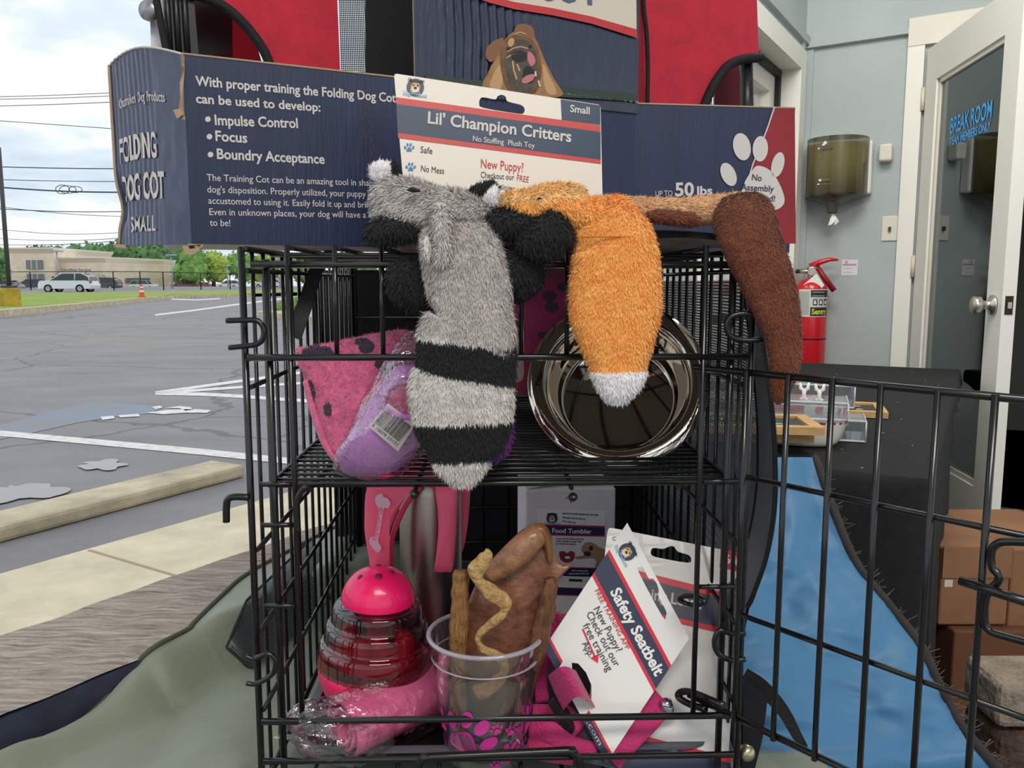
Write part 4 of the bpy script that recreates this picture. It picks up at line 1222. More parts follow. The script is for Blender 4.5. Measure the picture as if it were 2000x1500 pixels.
olive = mat('olive nylon', (124, 132, 114), .55, bump=(9, .2, .03), sheen=.3)
edge_px = [(-120, 1600), (20, 1503), (100, 1447), (180, 1385), (250, 1318), (300, 1268), (368, 1232), (380, 1220), (440, 1160), (480, 1125), (560, 1080), (700, 1010), (760, 985)]
ez = [.442, .442, .446, .456, .480, .508, .508, .508, .508, .508, .508, .508, .508]
E3 = [(FP.hit(u, v) + FN * .008 if i < 4 else PZ(u, v, z)) for i, ((u, v), z) in enumerate(zip(edge_px, ez))]
opp = [xy(-.35, .45, .478), xy(-.25, .5, .478), xy(-.1, .52, .478), xy(.0, .54, .478), xy(.1, .55, .478), xy(.2, .56, .478), xy(.26, .6, .478), xy(.3, .7, .478), xy(.33, .8, .478), xy(.34, .9, .478), xy(.34, 1.05, .478), xy(.34, 1.2, .478), xy(.34, 1.35, .478)]
Ea = cr([tuple(p) for p in E3], 6); Oa = cr([tuple(p) for p in opp], 6); NN = len(Ea) - 1
def ocl(x, y):
    f = y * NN; i = min(int(f), NN - 1); g = f - i
    a = Vector(Ea[i] * (1 - g) + Ea[i + 1] * g); b_ = Vector(Oa[i] * (1 - g) + Oa[i + 1] * g)
    p = a.lerp(b_, x)
    s = (p - A0).dot(FN)
    base = .5085 if s < .215 else .4465
    if .215 <= s < .27: base = .5085 - (.062) * (s - .215) / .055
    k = min(1, x * 12) * max(0, min(1, (1 - abs(x - .2) * 1.4)))
    inside = p.x > -.27 and p.y > .72
    amp = 0.0 if inside else 1.0
    w = .009 * abs(math.sin(7 * x + 9 * y + 2 * noise.noise(p * 4))) + .014 * max(0, noise.noise(Vector((p.x * 9 + p.y * 4, p.y * 5 - p.x * 3, 2)))) + .006 * max(0, noise.noise(p * 22))
    bl = min(1, x * 16); p.z = (a.z * (1 - bl) + base * bl) + w * amp * min(1, x * 10 + .15)
    return p
ofc = thing('fabric_cover', 'olive green nylon cover spread over the bench and sill under the crate', 'fabric cover', xy(-.3, .9, .446))
q = MB(); q.grid(ocl, 70, 90, olive); q.build('sheet', ofc)
q = MB(); q.tube([Vector(ocl(0, i / 90)) + Z * .0015 for i in range(91)], .0035, mat('olive binding', (78, 82, 64), .9), 6); q.build('binding', ofc)
netm = meshcloth('blue black mosquito net', (36, 42, 56), 1.0, .38)
def onet(x, y):
    a = PZ(440 + 170 * y, 1225 - 165 * y, .512); b_ = PZ(500 + 150 * y, 1300 - 100 * y, .46); p = a.lerp(b_, x); s = (p - A0).dot(FN)
    p.z = (.5085 if s < .215 else (.4465 if s > .27 else .5085 - .062 * (s - .215) / .055)) + .012; return p
q = MB(); q.grid(onet, 12, 12, netm, uvs=(40, 70)); q.build('net_window', ofc)
q = MB(); q.tube([onet(0, i / 12) for i in range(13)], .002, mat('dark seam', (40, 44, 46), .9), 5); q.tube([onet(i / 12, 0) for i in range(13)], .002, mat('dark seam', (40, 44, 46), .9), 5); q.build('seam', ofc)

# ------------------------------------------------------------ the wire crate
wire = mat('black enamelled wire', (16, 17, 18), .28, coat=.3)
CA = P(493, 900, .745); CB = P(1452, 900, .757)
CX = Vector((CB.x - CA.x, CB.y - CA.y, 0)); CW = CX.length; CX.normalize(); CY = Vector((-CX.y, CX.x, 0))
CBOT = .455
CTOP = P(492, 480, .745).z; CH = CTOP - CBOT; CDp = .60
CO = Vector((CA.x, CA.y, CBOT))
CF = Plane(CO, CX, Z)
def C(x, y, z): return CO + CX * x + CY * y + Z * z
def fx(u, v): return CF.L(u, v)
crate = thing('wire_crate', 'black wire dog crate standing on the olive cloth with its door open', 'dog crate', C(CW / 2, CDp / 2, 0))
R1, R2 = .0034, .0024
def fz(v): return CF.L(970, v)[1]
zs = [0.012, .095, .185, fz(945) , .36, fz(697), .45]
# front panel: frame, wires, latch rings
q = MB()
def ftube(pts, r=R2, off=0.0, lift=0.0): q.tube([C(*CF.L(u, v), 0) if False else CO + CX * CF.L(u, v)[0] + Z * CF.L(u, v)[1] + CY * off for u, v in pts], r, wire, 7)
def arcpath(pts, r=10, k=5):
    o = [pts[0]]
    for i in range(1, len(pts) - 1):
        a, b_, c = (np.array(p, float) for p in pts[i - 1:i + 2])
        d1 = (a - b_) / np.linalg.norm(a - b_); d2 = (c - b_) / np.linalg.norm(c - b_)
        p0, p2 = b_ + d1 * r, b_ + d2 * r
        for j in range(k + 1):
            t = j / k; o.append(tuple((1 - t) ** 2 * p0 + 2 * t * (1 - t) * b_ + t * t * p2))
    o.append(pts[-1]); return o
ztop = CH
loop = [(.006, 0, .004), (.006, 0, ztop), (CW - .004, 0, ztop), (CW - .004, 0, .004)]
q.tube(arcpath(loop, .014), R1, wire, 8)
q.tube([C(.006, 0, fz(517)), C(CW - .004, 0, fz(517))], R1, wire, 8)
q.tube([C(.018, .004, .004), C(.018, .004, ztop - .012)], R1, wire, 8)
q.tube([C(CW - .014, .004, .004), C(CW - .014, .004, ztop - .012)], R1, wire, 8)
ZR = fz(697)
q.tube([C(.0, -.003, ZR), C(CW, -.003, ZR)], .0032, wire, 8)
for i, u in enumerate((565, 656, 747, 838, 929, 1018, 1107, 1195, 1283, 1375)):
    x = CF.L(u, 600)[0]
    full = i in (0, 9)
    if full:
        q.tube([C(x, -.002, ztop + .001), C(x, -.002, fz(1402))], R2 + .0003, wire, 8)
    else:
        q.tube([C(x, 0, ztop + .001), C(x, -.001, ZR - .002)], R2, wire, 7)
xl = CF.L(565, 600)[0]; xr = CF.L(1375, 600)[0]
for v in (943, 1022, 1179): q.tube([C(.006, 0, fz(v)), C(xl, 0, fz(v))], R2, wire, 7)
for v in (943, 1150): q.tube([C(xr, 0, fz(v)), C(CW - .004, 0, fz(v))], R2, wire, 7)
q.tube([C(.0, -.003, fz(1400)), C(CW, -.003, fz(1400))], .0034, wire, 8)
q.tube([C(.0, -.002, fz(1478)), C(CW, -.002, fz(1478))], .0032, wire, 8)
q.build('front_panel', crate)
# latch rings, hook, handle
def wireloop(name, pts, r=.0026, closed=False, pl=CF, off=.006):
    m_ = MB(); m_.tube([pl.W(*pl.L(u, v), off) for u, v in cr(pts, 5, closed)], r, wire, 7); m_.build(name, crate)
wireloop('latch_ring', [(446, 626), (480, 625), (506, 626), (518, 640), (517, 660), (505, 671), (480, 675), (451, 678)])
wireloop('latch_ring', [(484, 1276), (500, 1281), (525, 1271), (541, 1283), (538, 1306), (520, 1322), (500, 1330), (485, 1328)])
wireloop('latch_ring', [(1486, 614), (1450, 612), (1424, 618), (1415, 636), (1424, 656), (1450, 664), (1486, 662)], .0028)
wireloop('latch_ring', [(1452, 1232), (1425, 1232), (1402, 1226), (1392, 1248), (1400, 1272), (1425, 1284), (1452, 1282)], .0028)
wireloop('hook', [(490, 968), (462, 967), (449, 972), (446, 988), (446, 1016)], .0034)
wireloop('hook', [(586, 1032), (584, 1020), (582, 985), (588, 962), (600, 945)], .0032, off=.008)
wireloop('carry_handle', arcpath([(820, 1512), (820, 1466), (1124, 1452), (1136, 1512)], 22), .0040, off=.012)
for (u, v) in ((810, 962), (1118, 968)):
    m_ = MB(); m_.lathe([(0, 0), (.004, .001), (.0045, .004), (.003, .008), (0, .009)], CF.W(*CF.L(u, v), .002), wire, -CY, 12); m_.build('wire_end', crate)
# side, back, top panels
def sidepanel(name, x):
    m_ = MB()
    m_.tube([C(x, .004, .003), C(x, .004, ztop - .003), C(x, CDp - .004, ztop - .003), C(x, CDp - .004, .003)], R1, wire, 8)
    for k in range(1, 16):
        y = CDp * k / 16; m_.tube([C(x, y, .005), C(x, y, ztop - .004)], R2 - .0003, wire, 6)
    for z in (.010, .085, .165, .245, .40, ztop - .022): m_.tube([C(x + (.004 if x < .1 else -.004), .004, z), C(x + (.004 if x < .1 else -.004), CDp - .004, z)], R2, wire, 6)
    m_.build(name, crate)
sidepanel('left_panel', -.004); sidepanel('right_panel', CW + .005)
m_ = MB()
m_.tube(arcpath([(0, CDp, .003), (0, CDp, ztop - .004), (CW, CDp, ztop - .004), (CW, CDp, .003)], .012) and [C(*p) for p in arcpath([(0, CDp, .003), (0, CDp, ztop - .004), (CW, CDp, ztop - .004), (CW, CDp, .003)], .012)], R1, wire, 8)
for k in range(1, 11): m_.tube([C(CW * k / 11, CDp, .005), C(CW * k / 11, CDp, ztop - .006)], R2 - .0003, wire, 6)
for z in (.01, .06, .12, .18, .24, .31, .38, .44): m_.tube([C(0, CDp - .004, z), C(CW, CDp - .004, z)], R2 - .0003, wire, 6)
m_.build('back_panel', crate)
m_ = MB()
for k in range(0, 12): m_.tube([C(CW * k / 11, .004, ztop - .002), C(CW * k / 11, CDp - .004, ztop - .002)], R2 - .0003, wire, 6)
for y in (.09, .2, .32, .44, .55): m_.tube([C(0, y, ztop - .005), C(CW, y, ztop - .005)], R2, wire, 6)
m_.build('top_panel', crate)
m_ = MB(); ZS = fz(950)
m_.tube([C(.012, .012, ZS), C(CW - .006, .012, ZS), C(CW - .006, CDp - .02, ZS), C(.012, CDp - .02, ZS)], R1 - .0004, wire, 8, closed=True)
for k in range(1, 27):
    y = .012 + (CDp - .032) * k / 27; m_.tube([C(.012, y, ZS), C(CW - .006, y, ZS)], R2 - .0004, wire, 6)
for u in (600, 810, 1118, 1330): 
    x = CF.L(u, 945)[0]; m_.tube([C(x, .008, ZS - .004), C(x, CDp - .02, ZS - .004)], R2, wire, 6)
m_.build('shelf', crate)
# the rails at the foot
m_ = MB()
for x in [CW * k / 11 for k in range(12)]: m_.tube([C(x, .004, .006), C(x, CDp - .004, .006)], R2, wire, 6)
m_.build('floor_panel', crate)
# open door
DA = P(1462, 728, .737); DB_ = PZ(1955, 776, DA.z)
DP = Plane(DA, DB_ - DA, Z)
dr = MB()
def dt(pts, r=R2, off=0.0, k=7): dr.tube([DP.W(*DP.L(u, v), off) for u, v in pts], r, wire, k)
L0 = DP.L
x0 = 0.0; xe = DP.L(2230, 800)[0]
zt_ = 0.0; zb_ = DP.L(1500, 1431)[1]
def dtz(x0, x1, z, r=R2, off=0.0): dr.tube([DP.W(x0, z, off), DP.W(x1, z, off)], r, wire, 8)
xh = DP.L(1357, 719)[0]
dtz(xh, xe, 0, .0032); dtz(DP.L(1345, 1362)[0], xe, zb_, .0032)
for (u, v) in ((1450, 932), (1450, 1205)): dtz(DP.L(u, v)[0] - .002, xe, DP.L(u, v)[1], R2 + .0002, -.003)
for u, v in ((1461, 740), (1542, 760), (1622, 900), (1716, 900), (1826, 900), (1938, 900), (2075, 900), (2225, 900)):
    x = DP.L(u, v)[0]; dr.tube([DP.W(x, .002, .003), DP.W(x, zb_ - .003, .003)], R2 + .0003, wire, 8)
door_o = dr.build('door', crate)
m_ = MB()
def dl(pts, r=.0030, off=.006): m_.tube([DP.W(*DP.L(u, v), off) for u, v in cr(pts, 5)], r, wire, 8)
dl([(2060, 1058), (1975, 1055), (1950, 1062), (1942, 1080), (1945, 1105), (1957, 1120), (1954, 1135), (1938, 1150), (1930, 1175), (1930, 1210), (1940, 1228), (1975, 1240), (2060, 1262)])
m_.tube([DP.W(*DP.L(1887, 1127), .011), DP.W(*DP.L(2060, 1182), .011)], .0036, wire, 10)
m_.build('slide_latch', door_o)
m_ = MB()
for pts in ([(1424, 1382), (1445, 1390), (1385, 1377), (1340, 1362), (1330, 1352), (1340, 1348), (1370, 1352), (1430, 1374)],): m_.tube([DP.W(*DP.L(u, v), .004) for u, v in cr([(1384, 1383), (1350, 1372), (1330, 1358), (1336, 1349), (1360, 1351), (1420, 1376)], 5)], .0036, wire, 8)
m_.build('hinge_hook', door_o); m_ = MB(); m_.tube([DP.W(*DP.L(u, v), .003) for u, v in cr([(1345, 1178), (1330, 1170), (1340, 1163), (1365, 1165), (1380, 1175), (1360, 1181), (1345, 1178)], 5)], .0026, wire, 8)
m_.build('hinge_hook', door_o)
# plastic pan
pan = mat('black plastic pan', (26, 26, 30), .35); panr = mat('worn grey pan rim', (92, 94, 104), .35)
q = MB()
def panring(ins, z): 
    r_ = .03; pts = []
    x0, x1, y0, y1 = .022 + ins, CW - .014 - ins, .022 + ins, CDp - .02 - ins
    for cx, cy, a0 in ((x1 - r_, y1 - r_, 0), (x0 + r_, y1 - r_, 90), (x0 + r_, y0 + r_, 180), (x1 - r_, y0 + r_, 270)):
        for k in range(6): a = R(a0 + k * 18); pts.append(C(cx + r_ * math.cos(a), cy + r_ * math.sin(a), z))
    return pts
rings = [panring(.012, .010), panring(.005, .028), panring(-.003, .029), panring(-.003, .032), panring(.006, .032), panring(.016, .0135)]
n = 24; b0 = len(q.v)
for i, rg in enumerate(rings):
    q.v.extend([tuple(p) for p in rg])
for i in range(len(rings) - 1):
    for j in range(n): q.f.append((i * n + j, i * n + (j + 1) % n, (i + 1) * n + (j + 1) % n, (i + 1) * n + j)); q.mi.append(q.mid(panr if i in (2, 3) else pan)); q.sm.append(False)
q.f.append(tuple(range(5 * n, 6 * n))); q.mi.append(q.mid(pan)); q.sm.append(False)
q.f.append(tuple(range(n))[::-1]); q.mi.append(q.mid(pan)); q.sm.append(False)
o = q.build('pan', origin=C(CW / 2, CDp / 2, 0)); tag(o, 'black plastic pan lying in the bottom of the wire crate', 'pan')
PANZ = CBOT + .0135
SHZ = CBOT + ZS + .003

# ------------------------------------------------------------ soft fabric carrier behind and beside the crate
nyl = mat('black nylon fabric', (22, 23, 28), .8, bump=(120, .25, .003)); gry = meshcloth('grey see-through net', (124, 128, 134), 1.0, .16); pipe = mat('black webbing', (18, 18, 20), .75, bump=(200, .4, .003))
sc_ = thing('soft_carrier', 'black fabric pet carrier folded behind the wire crate', 'pet carrier', C(CW / 2, CDp + .08, 0))
def zpt(u, v, d): return P(u, v, d)
q = MB()
cols = [(-.10, .0), (-.085, .0), (.1, .012), (.25, .012), (.42, .0), (CW + .06, 0.0)]
def backp(x, y):
    xx = -.075 - .0 + (CW + .10) * x; left = .035 * math.sin(y * 3.1)
    return C(xx + (.05 * (1 - y) if x < .02 else 0), CDp + .02 + .012 * math.sin(x * 9) * math.sin(y * 4), .0 + (ztop - .012) * y)
q.grid(backp, 20, 14, nyl); q.grid(lambda x, y: Vector(backp(x, y)) + CY * .07, 20, 14, nyl)
for x in (0, 1):
    q.grid(lambda a, y, x=x: Vector(backp(x, y)) + CY * (.07 * a), 2, 14, nyl)
q.grid(lambda a, b_: Vector(backp(a, 1)) + CY * (.07 * b_), 20, 2, nyl); q.build('back_wall', sc_)
for x in (0.0, 1.0): q = MB(); q.tube([Vector(backp(x, i / 14)) - CY * .003 for i in range(15)], .006, pipe, 7); q.build('piping', sc_)
# side flap bulging out at the right of the crate
ed = [(1470, 545, .80), (1492, 680, .80), (1508, 800, .80), (1514, 900, .80), (1512, 1000, .79), (1496, 1090, .79), (1470, 1165, .785), (1450, 1225, .78), (1448, 1420, .775), (1446, 1500, .775)]
ee = cr(ed, 5)
def flap(x, y):
    f = y * (len(ee) - 1); i = min(int(f), len(ee) - 2); g = f - i; e_ = ee[i] * (1 - g) + ee[i + 1] * g
    a = P(*e_); b_ = C(CW + .045, CDp + .02, 0); b_.z = a.z
    p = b_.lerp(a, x); return p + CX * (.03 * math.sin(x * 3.14) * (1 if y < .75 else .2))
q = MB(); q.grid(flap, 14, 40, gry, uvs=(150, 150)); q.build('side_net', sc_)
q = MB(); q.grid(lambda x, y: Vector(flap(.83 + .17 * x, y)) + CX * .0012 - CY * .001, 4, 40, pipe); q.build('zip_band', sc_)
q = MB(); zipm = mat('zipper teeth', (12, 12, 13), .4)
for i in range(150):
    p = Vector(flap(1, i / 150 * .72)); q.cbox(p, CX * .0022, CY * .001, Z * .0010, zipm)
q.tube([flap(.83, i / 40) for i in range(41)], .0022, pipe, 5); q.build('zipper', sc_)
# loose strap end at the lower right
def strap(pts, w, m, name, lab=None, parent=None, dz=None):
    q = MB(); pp = cr(pts, 6); k = len(pp)
    def f(x, y):
        g = y * (k - 1); i = min(int(g), k - 2); t = g - i; c = pp[i] * (1 - t) + pp[i + 1] * t
        a = pp[min(i + 1, k - 1)] - pp[max(i, 0)] if i + 1 < k else pp[i] - pp[i - 1]
        dx, dy = a[0], a[1]; l = math.hypot(dx, dy) or 1
        ww = w(y) if callable(w) else w
        u = c[0] - dy / l * ww * (x - .5); v = c[1] + dx / l * ww * (x - .5); return P(u, v, c[2])
    q.grid(f, 3, 30, m); q.grid(lambda x, y: Vector(f(x, y)) + Vector((.0005, .002, .0)), 3, 30, m)
    return q
q = strap([(1452, 1322, .80), (1490, 1345, .81), (1530, 1390, .80), (1558, 1440, .79), (1572, 1462, .78)], lambda y: 34 - 20 * y, pipe, 'strap'); q.build('strap', sc_)
q = MB(); q.add([P(1448, 1320, .80), P(1500, 1360, .80), P(1490, 1440, .80), P(1470, 1520, .80), P(1446, 1520, .80)], [(0, 1, 2, 3, 4)], nyl); q.build('lower_corner', sc_)
q = MB(); q.lathe([(0, .004), (.006, .003), (.0085, 0), (.0085, -.004)], P(1458, 1470, .765), mat('brass rivet', (190, 180, 150), .3, 1), (P(1458, 1470, .6) - P(1458, 1470, .765)), 16); q.build('rivet', sc_)
# hanging strap inside the crate at the left
q = strap([(650, 492, 1.02), (620, 520, 1.0), (600, 580, .97), (583, 625, .95), (570, 658, .945)], lambda y: 22 + 13 * y, mat('charcoal webbing', (48, 48, 50), .8, bump=(260, .5, .002)), 'strap')
o = q.build('strap', origin=P(640, 495, 1.01)); tag(o, 'charcoal webbing strap hanging inside the left wires of the crate', 'strap')
# pad on the crate top
padm = mat('black quilted pad', (20, 20, 22), .8, bump=(60, .3, .005)); grp = mat('grey pad underside', (150, 146, 142), .7)
q = MB()
def padf(x, y): return C(.10 + (CW - .085) * x, .03 + (CDp - .05) * y, ztop + .004 + .006 * math.sin(x * 3.1) + .002 * math.sin(17 * x + 11 * y))
q.grid(lambda x, y: padf(x, y), 24, 24, grp); q.grid(lambda x, y: Vector(padf(x, y)) + Z * (.006 + .012 * math.sin(min(1, x) * 3.1) * math.sin(y * 3.1) ** .5), 24, 24, padm)
for y in (0, 1): q.grid(lambda x, t, y=y: Vector(padf(x, y)) + Z * (.006 * t), 24, 1, padm)
for x in (0, 1): q.grid(lambda y, t, x=x: Vector(padf(x, y)) + Z * (.006 * t), 24, 1, padm)
o = q.build('pad', origin=C(CW / 2, CDp / 2, ztop)); tag(o, 'thin black quilted pad lying on top of the wire crate', 'pad')
# ============================================================ cot box, folding cot, header card
navy = mat('navy printed carton', (36, 47, 78), .4, var=(6, .12), bump=(46, .22, .004), stretch=(7, 7, .6))
navyd = mat('navy ink', (40, 50, 76), .5)
whiteink = mat('white ink', (204, 198, 194), .6)
redink = mat('red ink', (186, 52, 56), .45)
carton_raw = mat('raw corrugated edge', (170, 146, 120), .9); cartonw = mat('white carton underside', (196, 192, 186), .8)
b0 = P(374, 480, .84); ZB = b0.z + .002; ZT = PZ(0, 0, 2).z * 0 + P(362, 106, .84).z
e1 = PZ(1241, 203, ZT); e2 = PZ(1553, 212, ZT)
f0 = Vector((b0.x, b0.y, ZB)); f1 = Vector((e1.x, e1.y, ZB)); f2 = Vector((e2.x, e2.y, ZB))
BP = Plane(f0, f1 - f0, Z); RP = Plane(f1, f2 - f1, Z)
nb = -BP.n * BP.f
box = thing('dog_cot_box', 'crushed navy folding dog cot box lying across the crate top', 'box', f0)
HB = ZT - ZB
lt_ = P(214, 140, .915); lf = Vector((lt_.x, lt_.y, ZB)); 
r2 = -RP.n * RP.f
foot = [f0, f1, f2, f2 + r2 * .12, f1 + (nb + r2) * .5 * .13, f0 + nb * .13, lf + (f0 + nb * .13 - lf) * .35]
foot = [f0, f1, f2, f2 + r2 * .12, f1 + nb * .12, f0 + nb * .15 - BP.ux * .02]
q = MB(); n = len(foot)
lo = foot; hi = [p + Z * HB for p in foot]
q.add(lo + hi, [(i, (i + 1) % n, n + (i + 1) % n, n + i) for i in range(n)], navy); q.add(lo, [tuple(range(n))[::-1]], cartonw); q.add(hi, [tuple(range(n))], navyd)
# ragged raw edge along the top
q.tube([hi[0] + Z * .0005, hi[1] + Z * .0005, hi[2] + Z * .0005], .0012, carton_raw, 5)
q.build('carton', box)
# printed front
q = MB()
q.text(BP, 'With proper training the Folding Dog Cot', (382, 167), (773, 200), 19, whiteink, .022)
q.text(BP, 'can be used to develop:', (383, 201), (626, 218), 18, whiteink, .022)
for s_, a, b_, d_ in (('Impulse Control', (420, 244), (582, 250), (406, 233)), ('Focus', (421, 275), (483, 279), (409, 267)), ('Boundry Acceptance', (424, 310), (634, 320), (411, 302))):
    q.text(BP, s_, a, b_, 20, whiteink, .022); q.pxell(BP, d_, 5.5, 5.5, whiteink)
for s_, a, b_ in (('The Training Cot can be an amazing tool in shaping your', (404, 353), (778, 365)), ("dog's disposition. Properly utilized, your puppy will become", (405, 376), (790, 387)), ('accustomed to using it. Easily fold it up and bring it with you.', (407, 398), (800, 408)), ('Even in unknown places, your dog will have a known place', (409, 420), (796, 427)), ('to be!', (410, 441), (450, 442))):
    q.text(BP, s_, a, b_, 13, whiteink, .004)
q.build('front_print', box)
q = MB()
for k in range(26):
    rng = random.Random(k); u = 690 + 36 * rng.random() + 10 * (k % 3); v = 170 + 170 * k / 26; q.pxline(BP, [(u, v), (u + 2 * rng.random(), v + 6 + 10 * rng.random())], 1.0, mat('scuffed red print', (110, 58, 72), .6), .0008)
q.build('scuff_mark', box)
# crushed end flap with open flutes
end = thing
def endp(x, y, lift=0.0):
    """x 0 at the front edge .. 1 at the far left, y up"""
    p = f0.lerp(lf, x); d = (lf - f0).normalized(); nn = Vector((-d.y, d.x, 0))
    if nn.dot(EYE - f0) < 0: nn = -nn
    bul = .005 * math.sin(x * math.pi) - .003 * math.sin(x * 3.1) * math.sin(y * 3.1)
    fl = max(0, min(1, (x - .33) * 8)); cor = .0005 * math.sin(x * 95) * fl + .0006 * noise.noise(Vector((x * 12, y * 9, 1)))
    dent = -.010 * math.exp(-((x - .95) ** 2) / .006 - ((y - .22) ** 2) / .01)
    return p + nn * (bul + cor + dent + lift) + Z * (HB * y + (.016 * math.sin(x * 2.6) if y > .9 else .016 * math.sin(x * 2.6) * y))
endm = mat('navy glossy fluted carton', (50, 63, 98), .26, var=(14, .2), coat=.4)
q = MB(); q.grid(lambda x, y: endp(x, y), 120, 24, endm); q.grid(lambda x, y: endp(x, y, -.003), 60, 8, carton_raw)
q.tube([endp(i / 60, 1) for i in range(61)], .0013, cartonw, 5); q.tube([endp(1, i / 20) for i in range(21)], .0016, carton_raw, 5)
ef = q.build('end_flap', box)
EPl = Plane(f0, lf - f0, Z)
def ewarp(a, b_, lift):
    L_ = (lf - f0).length; return endp(a / L_, b_ / HB, .0012)
def etext(q, s, x0, x1, y0, y1, bold):
    vs, fs = text_geo(s, bold); a, c = vs[:, 0].min(), vs[:, 0].max(); ch = cap_height(bold)
    bm = bmesh.new(); bv = [bm.verts.new(v) for v in vs]
    for f in fs:
        try: bm.faces.new([bv[i] for i in f])
        except ValueError: pass
    bmesh.ops.triangulate(bm, faces=bm.faces[:])
    for _ in range(3): bmesh.ops.subdivide_edges(bm, edges=[e for e in bm.edges if e.calc_length() > .05], cuts=1)
    bmesh.ops.triangulate(bm, faces=bm.faces[:]); bm.verts.index_update()
    q.add([endp(x0 + (x1 - x0) * (v.co.x - a) / (c - a), y0 + (y1 - y0) * v.co.y / ch, .0012) for v in bm.verts], [tuple(v.index for v in f.verts) for f in bm.faces], whiteink)
    bm.free()
q = MB()
etext(q, 'FOLDING', .90, .36, .455, .58, .03); etext(q, 'DOG COT', .90, .28, .245, .38, .03); etext(q, 'SMALL', .77, .40, .075, .155, .01); etext(q, 'Champion Dog Products', .86, .22, .735, .785, .01)
q.build('end_print', ef)
q = MB(); rng = random.Random(8)
pts = [(352, 104), (356, 130), (351, 160), (352, 190), (348, 215), (344, 228), (352, 232), (362, 234), (358, 210), (358, 170), (361, 130), (360, 108)]
q.add([P(u, v, .834 - .004 * (i % 2)) for i, (u, v) in enumerate(pts)], [tuple(t) for t in tessellate_polygon([[Vector((u, v, 0)) for u, v in pts]])], carton_raw)
for pp_ in ([(338, 215), (352, 212), (360, 222), (346, 232)], [(356, 480), (392, 478), (388, 490), (372, 499), (360, 493)], [(366, 476), (398, 478), (392, 484), (370, 486)], [(218, 476), (262, 479), (246, 485), (226, 483)]):
    q.build('torn_edge', box); q = MB(); q.add([P(u, v, .83 if u > 300 else .905) for u, v in pp_], [tuple(range(len(pp_)))], carton_raw)
q.build('torn_edge', box)
# right half print
redp = mat('red printed carton', (150, 30, 38), .4, var=(6, .12))
q = MB(); q.pxpoly(RP, [(1512, 210), (1552, 213), (1554, 476), (1438, 476), (1452, 380), (1470, 320), (1484, 285), (1500, 245)], redp, .0006)
q.pxline(RP, [(1512, 209), (1500, 245), (1486, 283), (1470, 320), (1452, 380), (1438, 476)], 2.6, whiteink, .0012)
for c, rx_, ry_, ro in (((1448, 287), 17, 27, -.2), ((1484, 291), 15, 25, .05), ((1422, 341), 14, 24, -.42), ((1518, 322), 12, 25, .25)): q.pxell(RP, c, rx_, ry_, whiteink, ro, lift=.0016)
q.pxpoly(RP, [tuple(p) for p in cr([(1480, 324), (1505, 335), (1524, 365), (1531, 395), (1514, 410), (1488, 402), (1462, 406), (1446, 392), (1452, 360), (1466, 336)], 6, True)], whiteink, .0016)
for s_, a, b_ in (('No', (1467, 352), (1486, 354)), ('Assembly', (1446, 371), (1510, 375)), ('Required!', (1450, 389), (1512, 394))): q.text(RP, s_, a, b_, 12, navyd, .012, .0022)
q.text(RP, 'UP TO', (1280, 384), (1313, 383), 11, whiteink, 0, .001); q.text(RP, '50', (1318, 383), (1355, 382), 26, whiteink, .03, .001); q.text(RP, 'lbs', (1361, 381), (1391, 380), 17, whiteink, .03, .001)
q.build('side_print', box)
# raised header flap with the bulldog picture
hm = mat('navy glossy header', (38, 48, 72), .28, var=(10, .12), bump=(60, .35, .004), stretch=(6, 6, 1), coat=.3)
a0_, _ = BP.L(810, 190); a1_, _ = BP.L(1243, 190); zt0 = -.012; zt1 = .40
def hw(x, y, lift=0.0):
    a = a0_ + (a1_ - a0_) * x - .004 * (1 - x) * y
    rid = (.0017 * math.sin(x * 175 + .6 * math.sin(y * 30)) + .0008 * noise.noise(Vector((x * 60, y * 30, 2)))) * max(0, min(1, (.52 - x) * 6)) * max(0, min(1, (x - .08) * 12)) + .0005 * noise.noise(Vector((x * 70, y * 40, 5)))
    return BP.W(a, HB + zt0 + (zt1 - zt0) * y, .003 + rid + lift)
q = MB(); q.grid(lambda x, y: hw(x, y), 260, 40, hm); q.grid(lambda x, y: hw(x, y, -.004), 20, 2, carton_raw)
for x in (0, 1): q.add([hw(x, 0), hw(x, 1), hw(x, 1, -.004), hw(x, 0, -.004)], [(0, 1, 2, 3)], carton_raw)
q.add([hw(0, 0), hw(1, 0), hw(1, 0, -.004), hw(0, 0, -.004)], [(0, 1, 2, 3)], carton_raw)
hf = q.build('header_flap', box)
q = MB(); HL = .0062
bd_ = [(905, -8), (950, 8), (1000, 21), (1075, 33), (1150, 49), (1240, 77)]
tp_ = [(1238, 60), (1150, 35), (1075, 19), (1000, 7), (950, -6), (905, -22)]
q.pxpoly(BP, bd_ + tp_, redink, HL); q.pxpoly(BP, [(905, -22), (950, -6), (1000, 7), (1075, 19), (1150, 35), (1238, 60), (1236, -120), (905, -120)], mat('cream carton print', (206, 196, 180), .5), HL)
q.text(BP, 'COT', (1040, -1), (1164, 12), 62, mat('slate ink', (84, 92, 116), .5), .03, HL + .001)
q.pxpoly(BP, [(828, 148), (900, 156), (1000, 165), (1100, 172), (1240, 186), (1240, 200), (1100, 192), (900, 172), (826, 162)], mat('grass print', (44, 62, 52), .5), HL)
tanp = mat('tan fur print', (168, 124, 78), .55, var=(60, .2)); tanl = mat('light tan print', (188, 150, 108), .55); greyp = mat('grey muzzle print', (92, 84, 76), .6, var=(70, .3)); pinkp = mat('pink tongue print', (190, 118, 122), .5); blackp = mat('black print', (34, 32, 32), .5)
def dp(pts, m, l, k=5): q.pxpoly(BP, [tuple(p) for p in cr(pts, k, True)], m, HL + l)
earp = mat('brown ear print', (128, 90, 64), .6); shadp = mat('brown fold print', (124, 88, 56), .6, var=(80, .25))
